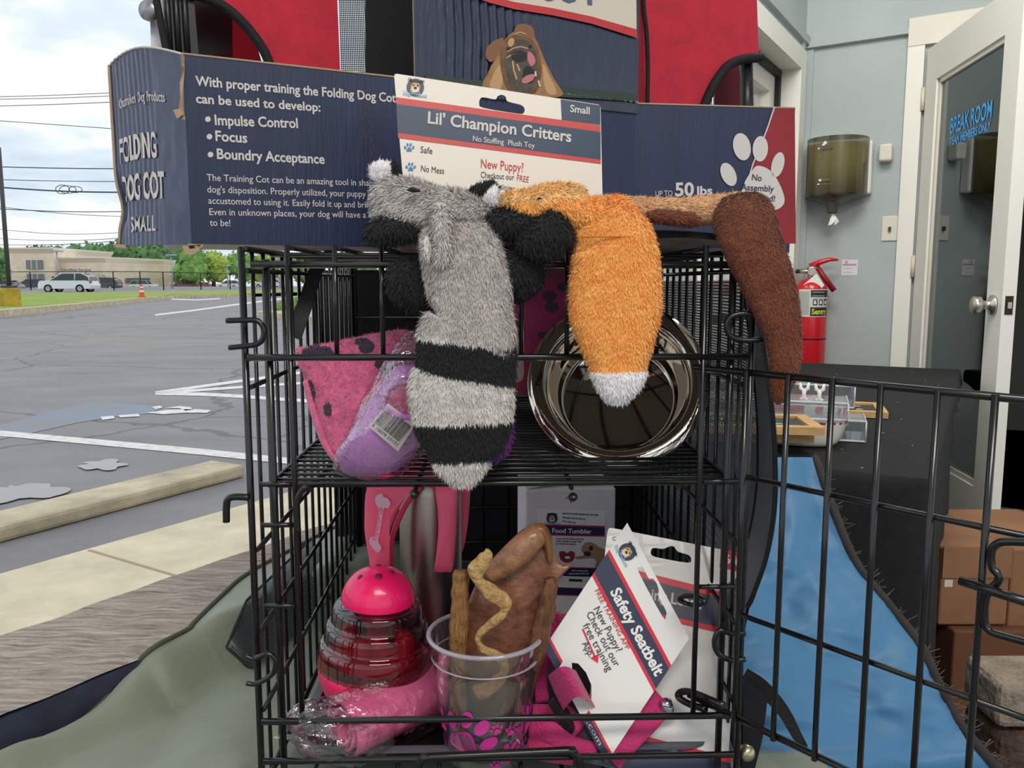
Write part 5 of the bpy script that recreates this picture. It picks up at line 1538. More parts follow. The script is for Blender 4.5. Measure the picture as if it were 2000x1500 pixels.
dp([(942, 176), (950, 142), (966, 112), (974, 90), (994, 68), (1012, 60), (1032, 66), (1046, 88), (1058, 118), (1076, 155), (1092, 190), (1020, 186)], tanp, .0004)
dp([(944, 112), (948, 94), (962, 82), (978, 78), (974, 96), (966, 114), (954, 124)], earp, .0006)
dp([(1000, 66), (1006, 52), (1022, 50), (1036, 58), (1038, 78), (1020, 70)], earp, .0006)
dp([(952, 172), (960, 146), (972, 130), (978, 150), (972, 176)], tanl, .0006); dp([(1056, 128), (1068, 150), (1082, 184), (1064, 184), (1056, 158)], tanl, .0006)
dp([(972, 104), (986, 78), (1010, 72), (1034, 80), (1048, 108), (1052, 146), (1040, 184), (994, 184), (976, 150)], shadp, .0007)
dp([(982, 112), (996, 84), (1014, 80), (1032, 88), (1043, 114), (1044, 150), (1030, 182), (1000, 180), (984, 146)], greyp, .0009)
q.pxell(BP, (993, 86), 6, 9, tanl, .3, lift=HL + .0011)
for p_ in ([(986, 104), (998, 97), (1012, 94), (1026, 98)], [(984, 116), (998, 108), (1018, 106)], [(1000, 70), (1010, 66), (1022, 70)]): q.pxline(BP, p_, 2.4, tanl, HL + .0012)
dp([(994, 108), (1010, 102), (1024, 108), (1022, 120), (1008, 124), (996, 118)], blackp, .0012)
dp([(1026, 104), (1036, 110), (1040, 124), (1032, 132), (1025, 120)], pinkp, .0013)
dp([(1022, 132), (1036, 138), (1041, 152), (1030, 166), (1018, 160), (1016, 144)], blackp, .0012)
dp([(1014, 158), (1024, 150), (1038, 148), (1036, 158), (1024, 165), (1015, 165)], pinkp, .0015)
for p_ in ([(996, 122), (998, 140), (1004, 158)], [(1004, 128), (1010, 142)], [(1040, 142), (1041, 152)], [(1046, 160), (1049, 172)]): q.pxline(BP, p_, 3.4, whiteink if p_[0][0] > 1030 else tanl, HL + .0014)
q.pxell(BP, (988, 98), 4, 3, blackp, lift=HL + .0014); q.pxell(BP, (1030, 94), 4, 3, blackp, lift=HL + .0014)
q.build('header_print', hf)
q = MB()
for k in range(14): q.pxline(BP, [(1092 + 11 * k, 184 + 1.2 * k), (1098 + 11 * k, 185 + 1.2 * k)], 3.0, mat('pale perforation', (150, 156, 150), .7), HL)
q.build('perforation', hf)

# ------------------------------------------------------------ red folding cot standing behind the box
redf = mat('red woven polyester', (196, 24, 52), .75, var=(40, .1), bump=(420, .35, .002), sheen=.3)
cm = meshcloth('black cot mesh', (30, 31, 34), 1.0, .30); rm = meshcloth('red cot mesh', (150, 30, 46), 1.0, .22)
alu = mat('grey powder-coated tube', (120, 124, 130), .35, .4); blk2 = mat('black cot tube', (26, 27, 30), .35)
RC = Plane(P(300, 110, 1.02), BP.ux * .9 + RP.ux * .12, Z)
cot = thing('folding_dog_cot', 'red folding dog cot with black mesh, standing on edge behind the box', 'dog cot', RC.W(*RC.L(880, 475)))
def rp(pts): return [RC.L(u, v) for u, v in pts]
q = MB(); q.slab(RC, rp([(345, -140), (657, -140), (659, 0), (668, 230), (540, 210), (522, 120), (508, 92), (478, 54), (440, 20), (402, 2), (345, -14)]), .004, redf); q.build('red_panel', cot)
q = MB(); q.slab(RC, rp([(1254, -140), (1474, -140), (1482, 108), (1450, 113), (1420, 126), (1397, 158), (1374, 206), (1374, 300), (1262, 300)]), .004, redf); q.build('red_panel', cot)
def gridpl(pl, c00, c10, c11, c01, m, uvs, lift=0, nu=4, nv=4):
    q = MB(); A_, B_, C_, D_ = (Vector((*pl.L(*c), 0)) for c in (c00, c10, c11, c01))
    def f(x, y):
        p = A_.lerp(B_, x).lerp(D_.lerp(C_, x), y); return pl.W(p.x, p.y, lift)
    q.grid(f, nu, nv, m, uvs=uvs); return q
gridpl(RC, (668, 230), (826, 230), (800, -140), (657, -140), cm, (44, 100), -.001).build('mesh_panel', cot)
gridpl(RC, (1240, 300), (1264, 300), (1256, -140), (1228, -140), rm, (9, 140), -.001).build('mesh_panel', cot)
q = MB(); q.slab(Plane(RC.W(0, 0, -.06), RC.ux, Z), [RC.L(u, v) for u, v in [(735, -140), (1300, -140), (1300, 260), (735, 260)]], .004, mat('dark cot lining', (74, 72, 78), .8)); q.build('lining', cot)
def rtube(name, pts, r, m, lift=.004, k=6, n=8):
    q = MB(); q.tube([RC.W(*RC.L(u, v), lift) for u, v in (cr(pts, k) if len(pts) > 2 else pts)], r, m, n); return q.build(name, cot)
rtube('piping', [(330, -18), (370, -10), (405, 0), (442, 18), (480, 53), (510, 93), (524, 122), (535, 160)], .0062, pipe)
rtube('piping', [(1370, 215), (1382, 185), (1398, 156), (1421, 128), (1450, 117), (1484, 113)], .0075, pipe)
rtube('piping', [(1252, -140), (1254, 0), (1260, 60), (1263, 130), (1262, 210)], .003, pipe)
q = MB(); q.slab(RC, rp([(316, -60), (374, -60), (390, 130), (326, 130)]), .03, blk2); 
for u in (328, 345, 362): q.tube([RC.W(*RC.L(u - 6, -60), .001), RC.W(*RC.L(u + 6, 130), .001)], .004, blk2, 8)
q.build('leg', cot)
q = MB(); q.slab(Plane(RC.W(0, 0, -.012), RC.ux, Z), rp([(290, -60), (318, -60), (328, 130), (296, 130)]), .02, mat('pale grey leg bar', (196, 198, 204), .35, .3)); q.build('leg', cot)
q = MB(); q.lathe([(0, .006), (.010, .005), (.012, .002), (.012, -.004)], RC.W(*RC.L(290, 22), .004), mat('grey end cap', (150, 152, 156), .3, .5), RC.n * RC.f + RC.ux * -.8, 20); q.build('end_cap', cot)
rtube('strap', [(300, -60), (305, 0), (316, 60), (326, 110)], .0045, pipe, .012)
rtube('leg', [(1466, 110), (1470, 300)], .011, blk2, -.012, n=12); rtube('leg', [(1410, 120), (1400, 300)], .004, mat('chrome tube', (200, 202, 206), .15, 1), -.02)
q = MB(); BK = Plane(RC.W(0, 0, -.09), RC.ux, Z); q.slab(BK, [BK.L(u, v) for u, v in [(436, -30), (470, 20), (505, 100), (535, 200), (418, 200), (416, 105), (448, 104), (452, 60), (440, 10)]], .003, redf); q.build('red_panel', cot)
q = MB(); q.slab(BK, [BK.L(u, v) for u, v in [(372, -100), (452, -100), (456, 200), (372, 200)]], .006, blk2); q.build('inner_panel', cot); q = MB(); q.slab(BK, [BK.L(u, v) for u, v in [(1382, 110), (1465, 110), (1465, 300), (1382, 300)]], .004, mat('dark red lining', (92, 18, 32), .8)); q.build('inner_panel', cot)

# ------------------------------------------------------------ hang-card printing helpers
cardm = mat('white card stock', (222, 214, 202), .4); cardedge = mat('card edge', (232, 228, 220), .8)
cnavy = mat('card navy', (40, 60, 84), .4); cred = mat('card red', (192, 62, 58), .4); cblue = mat('paw blue', (46, 122, 170), .4)
inkd = mat('dark ink', (54, 54, 62), .6); inkr = mat('crimson ink', (186, 54, 60), .6); lblue = mat('pale blue ink', (140, 184, 216), .5)
def paw(q, pl, c, s, m, rot=0, lift=.0008):
    def o(x, y): return (c[0] + s * (x * math.cos(rot) - y * math.sin(rot)), c[1] + s * (x * math.sin(rot) + y * math.cos(rot)))
    q.pxpoly(pl, [tuple(p) for p in cr([o(0, -.05), o(.3, .2), o(.5, .55), o(.42, .85), o(.15, .75), o(-.15, .75), o(-.42, .85), o(-.5, .55), o(-.3, .2)], 4, True)], m, lift)
    for x, y, r_ in ((-.78, .05, -.5), (-.3, -.5, -.15), (.3, -.5, .15), (.78, .05, .5)): q.pxell(pl, o(x, y), s * .21, s * .33, m, r_ + rot, 14, lift)
def logo(q, pl, c, r, rot=0, lift=.0008, words=True):
    def o(x, y): return (c[0] + r * (x * math.cos(rot) - y * math.sin(rot)), c[1] + r * (x * math.sin(rot) + y * math.cos(rot)))
    q.pxell(pl, c, r, r, cnavy, 0, 28, lift)
    q.pxpoly(pl, [o(-.55, -.05), o(-.3, -.5), o(.3, -.5), o(.55, -.05), o(.5, .6), o(-.5, .6)], mat('logo tan', (206, 150, 96), .5), lift + .0003)
    q.pxell(pl, o(0, .25), r * .42, r * .38, mat('logo cream', (226, 212, 190), .5), rot, 16, lift + .0005); q.pxell(pl, o(0, .12), r * .2, r * .16, inkd, rot, 12, lift + .0007)
    for x in (-.25, .25): q.pxell(pl, o(x, -.18), r * .09, r * .09, inkd, rot, 10, lift + .0007)
    for x in (-.62, .62): q.pxell(pl, o(x, -.72), r * .2, r * .2, cnavy, rot, 12, lift)
    if words:
        q.text(pl, 'Champion', o(-.95, -.62), o(.95, -.62), r * .34, cnavy, .02, lift + .0009)
        q.text(pl, 'Dog Products', o(-1.3, .98), o(1.45, .98), r * .36, lblue, .03, lift + .0011)

# header card of the plush toys
tl, tr, blp = P(770, 143, .815), P(1173, 207, .862), P(790, 400, .795)
HC = plane3(blp, blp + (tr - tl), tl)
hcd = thing('toy_header_card', "white and navy header card reading Lil' Champion Critters behind the plush toys", 'hang card', HC.W(0, 0))
def ol(pl, pts): return [pl.L(u, v) for u, v in pts]
q = MB(); q.slab(HC, ol(HC, [(770, 149), (771, 145), (775, 144), (1168, 204), (1172, 206), (1173, 210), (1178, 440), (794, 430)]), .0012, cardm, [ol(HC, cr([(936, 203), (938, 193), (945, 190), (967, 194), (972, 188), (980, 185), (988, 189), (992, 198), (1018, 205), (1025, 213), (1022, 221), (1012, 222), (945, 211)], 3, True))], cardedge); q.build('card', hcd)
q = MB()
q.pxpoly(HC, [(773, 190), (1172.5, 245), (1172.7, 258), (774, 203)], cred); q.pxpoly(HC, [(774, 203), (1172.7, 258), (1173, 312.5), (777, 260)], cnavy); q.pxpoly(HC, [(777, 260), (1173, 312.5), (1173.3, 320.5), (778, 270)], cred)
q.pxpoly(HC, [(1095, 194), (1172, 206), (1172.3, 244), (1097, 234)], cnavy)
q.text(HC, 'Small', (1113, 219), (1151, 224), 14, whiteink, .02, .001)
q.text(HC, "Lil' Champion Critters", (835, 241), (1115, 278), 23, whiteink, .022, .001); q.text(HC, 'No Stuffing  Plush Toy', (923, 276), (1044, 290), 10.5, whiteink, .01, .001)
paw(q, HC, (799, 288), 10, cblue); paw(q, HC, (802, 326), 10, cblue)
q.text(HC, 'Safe', (821, 298), (844, 301), 12, inkd); q.text(HC, 'No Mess', (822, 335), (867, 340), 12, inkd)
q.text(HC, 'New Puppy?', (939, 328), (1022, 336), 17.5, inkr); q.text(HC, 'Checkout our', (939, 347), (1004, 352), 11.5, inkd); q.text(HC, 'FREE', (1009, 353), (1032, 357), 11.5, inkr); q.text(HC, 'puppy training app', (930, 364), (1027, 376), 10, inkd)
logo(q, HC, (811, 171), 17, .13)
q.build('printing', hcd)
# ============================================================ plush toys
gfur = mat('grey plush pile', (206, 199, 194), .9, var=(90, .22, .3, .7), alt=(172, 166, 162), sheen=.3)
gfur2 = mat('silver plush pile', (226, 221, 216), .9, var=(90, .18, .3, .7), alt=(196, 190, 186), sheen=.3)
kfur = mat('black plush pile', (26, 26, 29), .85, sheen=.15)
wfur = mat('white plush pile', (246, 243, 244), .9, sheen=.3)
ofur = mat('orange plush pile', (255, 192, 104), .9, var=(70, .2, .3, .7), alt=(248, 164, 78), sheen=.3)
yfur = mat('yellow orange plush pile', (255, 208, 136), .9, var=(70, .15), sheen=.3)
bfur = mat('chestnut plush pile', (138, 78, 52), .9, var=(60, .25, .3, .7), alt=(108, 56, 36), sheen=.3)
tfur = mat('tan plush pile', (238, 194, 146), .9, var=(60, .2, .3, .7), alt=(206, 158, 112), sheen=.3)
FD0 = .722
def plush(name, parent, build, n, ln, **kw):
    q = MB(); build(q); fur(q, n, ln, **kw); return q.build(name, parent)
# raccoon
rc = thing('plush_toy', 'grey raccoon plush with black striped tail hanging down the crate front', 'plush toy', P(905, 470, FD0))
def bands(t, p):
    v = p[1]
    if 664 < v < 736 or 815 < v < 891: return kfur
    return gfur if v < 664 else gfur2
def rbody(q):
    sweep(q, [(900, 432, .75, 130, .03), (900, 462, .727, 150, .036), (903, 500, FD0, 156, .036), (918, 560, FD0, 165, .036), (925, 605, FD0, 146, .036), (922, 640, FD0, 172, .036), (912, 664, FD0, 190, .036), (911, 700, FD0, 192, .034), (908, 736, FD0, 194, .034), (902, 760, FD0, 205, .038), (903, 800, FD0, 200, .036), (904, 850, FD0, 180, .032), (902, 890, FD0, 128, .028), (904, 920, FD0, 92, .022), (906, 946, FD0, 40, .012)], gfur, 26, bands, 7, flat=2.6)
plush('body', rc, rbody, 46000, .0068, comb=(0, 0, -1), front=True, width=.0004, jitter=.28)
def rhead(q):
    puffy(q, [(724, 385), (735, 358), (765, 348), (810, 352), (850, 366), (900, 372), (945, 392), (972, 412), (955, 432), (900, 440), (845, 455), (800, 462), (750, 448), (730, 420)], lambda u, v: .742 - .00006 * (u - 850), .032, gfur, 8, 4, lump=.008)
plush('head', rc, rhead, 16000, .0068, comb=(-.6, 0, -.5), front=True, width=.0005, seed=2)
def flapg(q):
    sweep(q, [(864, 405, .716, 34, .014), (862, 440, .708, 36, .016), (866, 480, .704, 36, .016), (862, 515, .704, 30, .012)], gfur, 12)
plush('arm', rc, flapg, 2600, .008, seed=3, width=.0005)
def flapw(q): puffy(q, [(825, 465), (838, 462), (842, 490), (838, 515), (828, 500)], .708, .008, gfur2, 4, 3)
plush('arm', rc, flapw, 700, .006, seed=4, width=.0005)
for nm, ou, d_, lab, cnt in (('paw', [(716, 450), (740, 428), (790, 420), (825, 428), (830, 455), (800, 470), (750, 475), (722, 470)], .735, 'black left arm', 3500), ('paw', [(948, 416), (1000, 412), (1040, 424), (1055, 440), (1030, 462), (985, 464), (955, 455)], .728, 'black right arm', 3200), ('leg', [(755, 540), (775, 515), (815, 512), (850, 540), (860, 575), (845, 605), (800, 600), (765, 580)], .74, 'black left leg', 4500), ('leg', [(975, 490), (1010, 482), (1045, 500), (1062, 535), (1050, 565), (1015, 585), (985, 575), (970, 540)], .735, 'black right leg', 4500)):
    plush(nm, rc, lambda q, ou=ou, d_=d_: puffy(q, ou, d_, .02, kfur, 7, 4, lump=.006), cnt, .0085, seed=len(lab), width=.00045)['label'] = lab
for ou, m_, nm, d_ in (([(722, 334), (728, 322), (745, 318), (760, 324), (758, 345), (745, 356), (728, 352)], wfur, 'ear', .745), ([(752, 325), (772, 320), (782, 345), (765, 356), (752, 350)], kfur, 'ear', .752), ([(915, 372), (940, 360), (962, 356), (975, 372), (965, 388), (935, 390)], kfur, 'ear', .735), ([(945, 392), (958, 372), (969, 370), (971, 390), (962, 405)], wfur, 'ear', .728)):
    plush(nm, rc, lambda q, ou=ou, m_=m_, d_=d_: puffy(q, ou, d_, .006, m_, 5, 3), 900, .006, comb=(.3, 0, 1), seed=len(ou) + int(ou[0][0]), width=.00045)
q = MB(); puffy(q, [(795, 372), (803, 365), (816, 369), (822, 374), (808, 376)], .708, .003, kfur, 4, 3); q.build('eye', rc)
# fox
fxt = thing('plush_toy', 'orange fox plush with white tail tip hanging over the crate front', 'plush toy', P(1200, 460, FD0))
def fbands(t, p): return wfur if p[1] > 722 else ofur
def fbody(q):
    sweep(q, [(1172, 424, .742, 110, .03), (1184, 445, .726, 130, .036), (1192, 463, FD0, 146, .03), (1198, 480, FD0, 158, .036), (1202, 520, FD0, 166, .038), (1201, 570, FD0, 174, .038), (1202, 620, FD0, 172, .036), (1205, 670, FD0, 142, .034), (1207, 715, FD0, 110, .03), (1207, 735, FD0, 104, .034), (1204, 765, FD0, 72, .026), (1202, 785, FD0, 34, .014)], ofur, 26, fbands, 7, flat=2.6)
plush('tail', fxt, fbody, 40000, .0052, front=True, seed=11, width=.00036)
def fhead(q):
    puffy(q, [(972, 398), (985, 378), (1030, 372), (1060, 362), (1105, 358), (1138, 366), (1150, 385), (1180, 392), (1225, 402), (1252, 430), (1255, 458), (1200, 464), (1130, 462), (1100, 440), (1060, 425), (1000, 428), (975, 415)], lambda u, v: .742, .030, ofur, 8, 4, mfn=lambda u, v: yfur if (v < 398 - .06 * (u - 1000) and u < 1150) else ofur, lump=.008)
plush('head', fxt, fhead, 12000, .006, comb=(.4, 0, -.6), front=True, seed=12, width=.00045)
def fpaw(q): puffy(q, [(1035, 440), (1060, 418), (1080, 408), (1100, 425), (1122, 462), (1108, 480), (1085, 502), (1050, 505), (1020, 490), (1012, 465)], .718, .018, kfur, 6, 4, lump=.006)
plush('paw', fxt, fpaw, 4500, .0085, seed=13, width=.00045)
def fpaw2(q): puffy(q, [(1150, 400), (1180, 395), (1212, 402), (1208, 412), (1175, 412)], .775, .008, kfur, 4, 4)
plush('paw', fxt, fpaw2, 900, .006, seed=14, width=.00045)
q = MB(); q.tube([P(u, 462 + .006 * abs(u - 1190), .7035) for u in range(1134, 1250, 10)], .0008, mat('orange seam', (206, 120, 44), .9), 5); q.build('seam', fxt)
q = MB(); puffy(q, [(1048, 388), (1054, 385), (1058, 388), (1053, 390)], .712, .002, kfur, 3, 3); q.build('eye', fxt)
# squirrel
sq = thing('plush_toy', 'brown squirrel plush draped over the crate corner beside the red box end', 'plush toy', P(1400, 420, .79))
def sb(q):
    sweep(q, [(1135, 400, .80, 26, .024), (1180, 402, .80, 36, .026), (1260, 410, .795, 42, .028), (1330, 413, .79, 46, .03), (1400, 410, .785, 52, .032), (1450, 404, .78, 48, .028), (1478, 408, .775, 34, .02)], tfur, 20, None, 6, flat=2.3)
    sweep(q, [(1268, 422, .775, 20, .014), (1300, 424, .772, 24, .016), (1345, 430, .772, 24, .014), (1362, 432, .774, 14, .01)], bfur, 14, None, 5)
plush('body', sq, sb, 12000, .006, comb=(1, 0, -.2), seed=21, front=True, width=.00045)
def stl(q):
    sweep(q, [(1448, 400, .775, 84, .028), (1452, 425, .762, 112, .034), (1470, 480, .752, 108, .034), (1495, 540, .748, 98, .034), (1516, 600, .746, 84, .034), (1530, 660, .745, 66, .032), (1533, 705, .744, 56, .03), (1527, 745, .744, 44, .024), (1521, 775, .744, 26, .014), (1519, 786, .744, 10, .006)], bfur, 22, None, 7, flat=2.4)
plush('tail', sq, stl, 30000, .0042, seed=22, front=True, width=.00034)
# ============================================================ things on the crate's shelf
pinkf = mat('pink fleece', (246, 122, 168), .95, var=(80, .15), bump=(260, .5, .004), sheen=.5)
spotf = mat('charcoal paw spot fleece', (74, 58, 78), .95, bump=(260, .5, .004), sheen=.3)
spots = [(622, 690, 32, 15), (716, 678, 16, 13), (708, 668, 16, 8), (752, 722, 16, 14), (606, 772, 10, 30), (742, 712, 10, 10), (640, 800, 8, 14)]
def fl_m(u, v):
    for (a, b_, rx_, ry_) in spots:
        w_ = 1 + .35 * noise.noise(Vector((u * .09, v * .09, 1)))
        if ((u - a) / rx_) ** 2 + ((v - b_) / ry_) ** 2 < w_: return spotf
    return pinkf
bk = thing('fleece_blanket', 'folded pink fleece blanket with charcoal spots at the left of the crate shelf', 'blanket', P(700, 890, .83))
q = MB()
puffy(q, [(580, 682), (600, 678), (650, 668), (710, 656), (770, 645), (800, 646), (822, 662), (828, 720), (815, 800), (780, 870), (720, 905), (672, 905), (640, 870), (612, 800), (594, 735), (584, 715)], lambda u, v: .815 + .00012 * (905 - v), .024, pinkf, 44, 14, mfn=fl_m, lump=.007, lscale=14)
fur(q, 9000, .0035, comb=(.2, 0, -.3), seed=31, front=True, width=.0003, lay=.4); q.build('front_fold', bk)
q = MB(); puffy(q, [(604, 740), (660, 720), (740, 730), (790, 800), (760, 880), (700, 910), (665, 900), (630, 850), (608, 790)], .85, .03, pinkf, 8, 4, lump=.006)
sweep(q, [(598, 745, .835, 14, .02), (612, 800, .83, 16, .02), (634, 862, .825, 16, .02), (660, 905, .82, 12, .016)], pinkf, 10); q.build('inner_fold', bk)
# purple cup in its bag
pur = mat('lilac silicone', (204, 138, 210), .45); purin = mat('pink silicone inside', (196, 92, 132), .5)
bag = film('crinkled clear bag', (250, 248, 250), .34, .05, .85, bump=(70, .5))
cupT = thing('treat_pouch', 'lilac silicone treat pouch wrapped in a clear bag with a barcode sticker', 'treat pouch', P(745, 925, .775))
q = MB(); puffy(q, [(662, 905), (664, 880), (690, 835), (720, 785), (752, 735), (775, 716), (800, 712), (826, 718), (840, 760), (832, 830), (812, 885), (780, 915), (735, 931), (690, 930), (668, 920)], .792, .026, pur, 12, 5); q.build('shell', cupT)
q = MB(); PL1 = Plane(P(795, 790, .762), (1, .0, .0), Z)
rimp = cr([(750, 795), (752, 770), (768, 750), (792, 744), (818, 748), (835, 770), (836, 800), (815, 815), (780, 812)], 5, True)
puffy(q, [tuple(p) for p in rimp], .7665, .002, purin, 4, 1)
q.tube([P(p[0], p[1], .7655) for p in rimp], .0035, pur, 7, closed=True); q.build('opening', cupT)
BC = plane3(P(720, 833, .7635), P(777, 881, .7635), P(757, 787, .7635))
q = MB(); stick = mat('white sticker', (226, 218, 208), .5); q.slab(BC, ol(BC, [(720, 833), (757, 787), (812, 830), (777, 882)]), .0006, stick)
rng = random.Random(12); e1_ = np.array([55, 43.0]); e2_ = np.array([-37, 46.0])
x = .06
while x < .93:
    w_ = .008 + .018 * rng.random(); o_ = np.array([757, 787]) + e1_ * x
    q.pxpoly(BC, [tuple(o_ + e2_ * .12), tuple(o_ + e1_ * w_ + e2_ * .12), tuple(o_ + e1_ * w_ + e2_ * .78), tuple(o_ + e2_ * .78)], inkd, .0006); x += w_ + .008 + .016 * rng.random()
a_ = np.array([757, 787]) + e2_ * .93 + e1_ * .05; b_ = a_ + e1_ * .9
q.text(BC, '8 10078 53151', tuple(a_), tuple(b_), 6, inkd, 0, .0007); q.build('barcode_sticker', cupT)
def filmbag(name, parent, outline, d, th, lump, seed_scale=30):
    q = MB(); puffy(q, outline, d, th, bag, 9, 5, lump=lump, lscale=seed_scale, smooth=False); return q.build(name, parent)
filmbag('clear_bag', cupT, [(650, 915), (655, 885), (680, 840), (706, 780), (740, 720), (775, 672), (800, 648), (822, 655), (845, 720), (846, 800), (835, 870), (805, 910), (760, 940), (700, 938), (668, 930)], .786, .034, .006, 40)
q = MB()
for k in range(26):
    rng = random.Random(k + 200); u = 668 + 5.5 * k + 6 * rng.random(); v = 890 - 8.6 * k + 10 * rng.random()
    q.add([P(u, v, .752), P(u + 4 + 8 * rng.random(), v - 16 * rng.random(), .75), P(u + 16 * rng.random(), v + 8 + 10 * rng.random(), .751)], [(0, 1, 2)], bag)
q.build('bag_crease', cupT)
lc = Plane(P(806, 650, .80), (1, .55, 0), Z)
q = MB(); q.slab(lc, ol(lc, [(806, 645), (818, 634), (858, 656), (850, 672)]), .001, inkd); q.text(lc, 'ce Bl', (811, 648), (850, 668), 10, whiteink, .02); q.build('black_label', cupT)
# second fleece with its card band at the back
b2 = thing('fleece_blanket', 'dark pink spotted fleece blanket with a white card band at the back of the shelf', 'blanket', P(1050, 760, 1.08))
def f2m(u, v):
    for a, b_, r_ in ((1074, 578, 14), (1078, 600, 14), (1036, 560, 9), (1010, 640, 16), (1060, 655, 10), (1100, 560, 12)):
        if (u - a) ** 2 + ((v - b_) * 1.3) ** 2 < r_ * r_: return spotf
    return mat('deep pink fleece', (170, 52, 104), .95, bump=(260, .5, .004), sheen=.4)
q = MB(); puffy(q, [(990, 540), (1030, 528), (1090, 524), (1150, 530), (1180, 600), (1170, 700), (1120, 770), (1040, 775), (992, 760), (985, 650)], 1.06, .05, pinkf, 40, 14, mfn=f2m, lump=.006); q.build('fold', b2)
CB2 = Plane(P(1000, 690, .985), (1, .2, 0), Z)
q = MB(); q.slab(CB2, ol(CB2, cr([(960, 615), (990, 618), (1012, 650), (1023, 700), (1022, 740), (1000, 752), (960, 758)], 4, True)), .001, mat('pale card band', (206, 196, 196), .5)); q.tube([CB2.W(*CB2.L(u, v), .001) for u, v in cr([(990, 618), (1012, 650), (1023, 700), (1022, 740), (1002, 752)], 5)], .0012, cred, 5)
q.text(CB2, 'PUPPY', (1006, 690), (1000, 650), 8, cred, .02); q.build('card_band', b2)
# purple shaggy toy behind the raccoon's tail
pf = mat('purple shaggy pile', (112, 44, 130), .95, sheen=.3)
q = MB(); puffy(q, [(930, 830), (960, 812), (992, 808), (1000, 850), (988, 885), (960, 902), (935, 895)], .80, .02, pf, 6, 4); fur(q, 2500, .008, seed=41, width=.0006); o = q.build('shaggy_toy', origin=P(965, 900, .8)); tag(o, 'purple shaggy toy peeking out behind the raccoon tail on the shelf', 'dog toy')
# steel bowl tipped up against the back
steelb = mat('polished steel', (214, 206, 194), .04, 1.0); 
bc = P(1206, 744, .93); 
nrm = (EYE - bc).normalized(); tl_ = R(24)
side_ = Vector((1, 0, 0)); up_ = side_.cross(nrm).normalized()
if up_.z < 0: up_ = -up_
ax_ = (nrm * math.cos(tl_) + up_ * math.sin(tl_) + Vector((.0, 0, 0))).normalized()
RB = 178 * (.93 * 1.0) / FPX
q = MB(); q.lathe([(RB * .985, -.003), (RB, 0), (RB * .99, .003), (RB * .84, .002), (RB * .80, -.002), (RB * .77, -.010), (RB * .70, -.036), (RB * .66, -.048), (RB * .62, -.052), (0, -.052), ], bc, steelb, ax_, 96)
q.lathe([(RB * .985, -.003), (RB * .84, -.001), (RB * .78, -.012), (RB * .70, -.042), (RB * .64, -.056), (0, -.056)], bc, steelb, ax_, 64)
o = q.build('dog_bowl', origin=bc); tag(o, 'shiny stainless steel dog bowl tipped up on the crate shelf', 'bowl')

# ============================================================ things in the bottom of the crate
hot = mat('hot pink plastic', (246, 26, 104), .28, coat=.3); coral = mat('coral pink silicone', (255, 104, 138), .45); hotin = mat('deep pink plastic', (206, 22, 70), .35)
smk = film('smoky clear plastic', (186, 152, 156), .2, .05, .55)
# treat ball
dB = .862
def zb_(v): return P(729, v, dB).z
bcen = Vector((P(729, 1300, dB).x, dB, PANZ)); axb = Vector((.05, 0, 1)).normalized()
kx = dB / FPX * 1.03
def prof(l): return [(r * kx, (zb_(v) - PANZ)) for r, v in l]
tbl = thing('treat_ball', 'hot pink and smoky plastic wobbling treat ball left of the clear cup', 'dog toy', bcen)
zh = lambda v: zb_(v) - PANZ
zw = zh(1287); z2 = zh(1174); zt9 = zh(1106)
q = MB(); q.lathe([(0, 0.0)] + [(.0635 * math.sin(a * math.pi / 20), zw * (1 - math.cos(a * math.pi / 20))) for a in range(1, 11)] + [(.061, zw), (.05, zw * .4), (0, zw * .2)], bcen, hot, axb, 56); q.build('base_bowl', tbl)
q = MB(); pr_ = [(.0637, zw - .003), (.0637, zw + .004)]
for k, (ra_, rb_) in enumerate(((.0637, .0585), (.0575, .052), (.050, .045))):
    h0_ = zw + .004 + (z2 - zw - .006) * k / 3; h1_ = zw + .004 + (z2 - zw - .006) * (k + 1) / 3
    for a in range(1, 7): pr_.append((rb_ + (ra_ - rb_) * math.cos(a * math.pi / 12) ** .8 if a < 6 else rb_, h0_ + (h1_ - h0_) * math.sin(a * math.pi / 12)))
    pr_.append((rb_ - .0015, h1_))
pr_.append((.0385, z2 + .002))
q.lathe(pr_, bcen, smk, axb, 72); q.build('clear_rings', tbl)
q = MB(); q.lathe([(.0395, z2)] + [(.0400 * math.cos(a * math.pi / 20), z2 + .002 + (zt9 - z2 - .002) * math.sin(a * math.pi / 20)) for a in range(11)], bcen, hot, axb, 56); q.build('dome', tbl)
q = MB(); dk = mat('dark hole', (120, 10, 48), .6); tp_ = bcen + axb * zt9
vwb = (EYE - tp_); vwb.z = 0; vwb.normalize(); sb_ = Vector((-vwb.y, vwb.x, 0)); sb_ = sb_ if sb_.x > 0 else -sb_
def ondome(a, b_): 
    r2_ = (a * a + b_ * b_); h = z2 + .0025 + (zt9 - z2 - .002) * math.sqrt(max(0, 1 - r2_ / .04 ** 2)); return bcen + axb * h + sb_ * a + vwb * b_
for a, b_, r_ in ((-.0005, .019, .0035), (-.001, -.004, .0025), (-.020, .012, .003), (.014, .010, .0022)): q.lathe([(0, .0004), (r_, .0004), (r_ * 1.25, -.0006)], ondome(a, b_), dk, (ondome(a, b_) - (bcen + axb * z2)).normalized(), 16)
q.build('treat_hole', tbl)
q = MB(); q.lathe([(.0, zw + .001), (.050, zw + .001), (.052, zw + .008), (.028, zw + .012), (.013, zw + .018), (.010, zw + .036), (0, zw + .038)], bcen, hotin, axb, 32)
for k in range(4):
    an = k * 1.57 + .5; c_ = bcen + axb * (zw + .008) + sb_ * (.034 * math.cos(an)) + vwb * (.034 * math.sin(an)); q.lathe([(.012, 0), (.011, .02), (.006, .028), (0, .029)], c_, hotin, axb, 16)
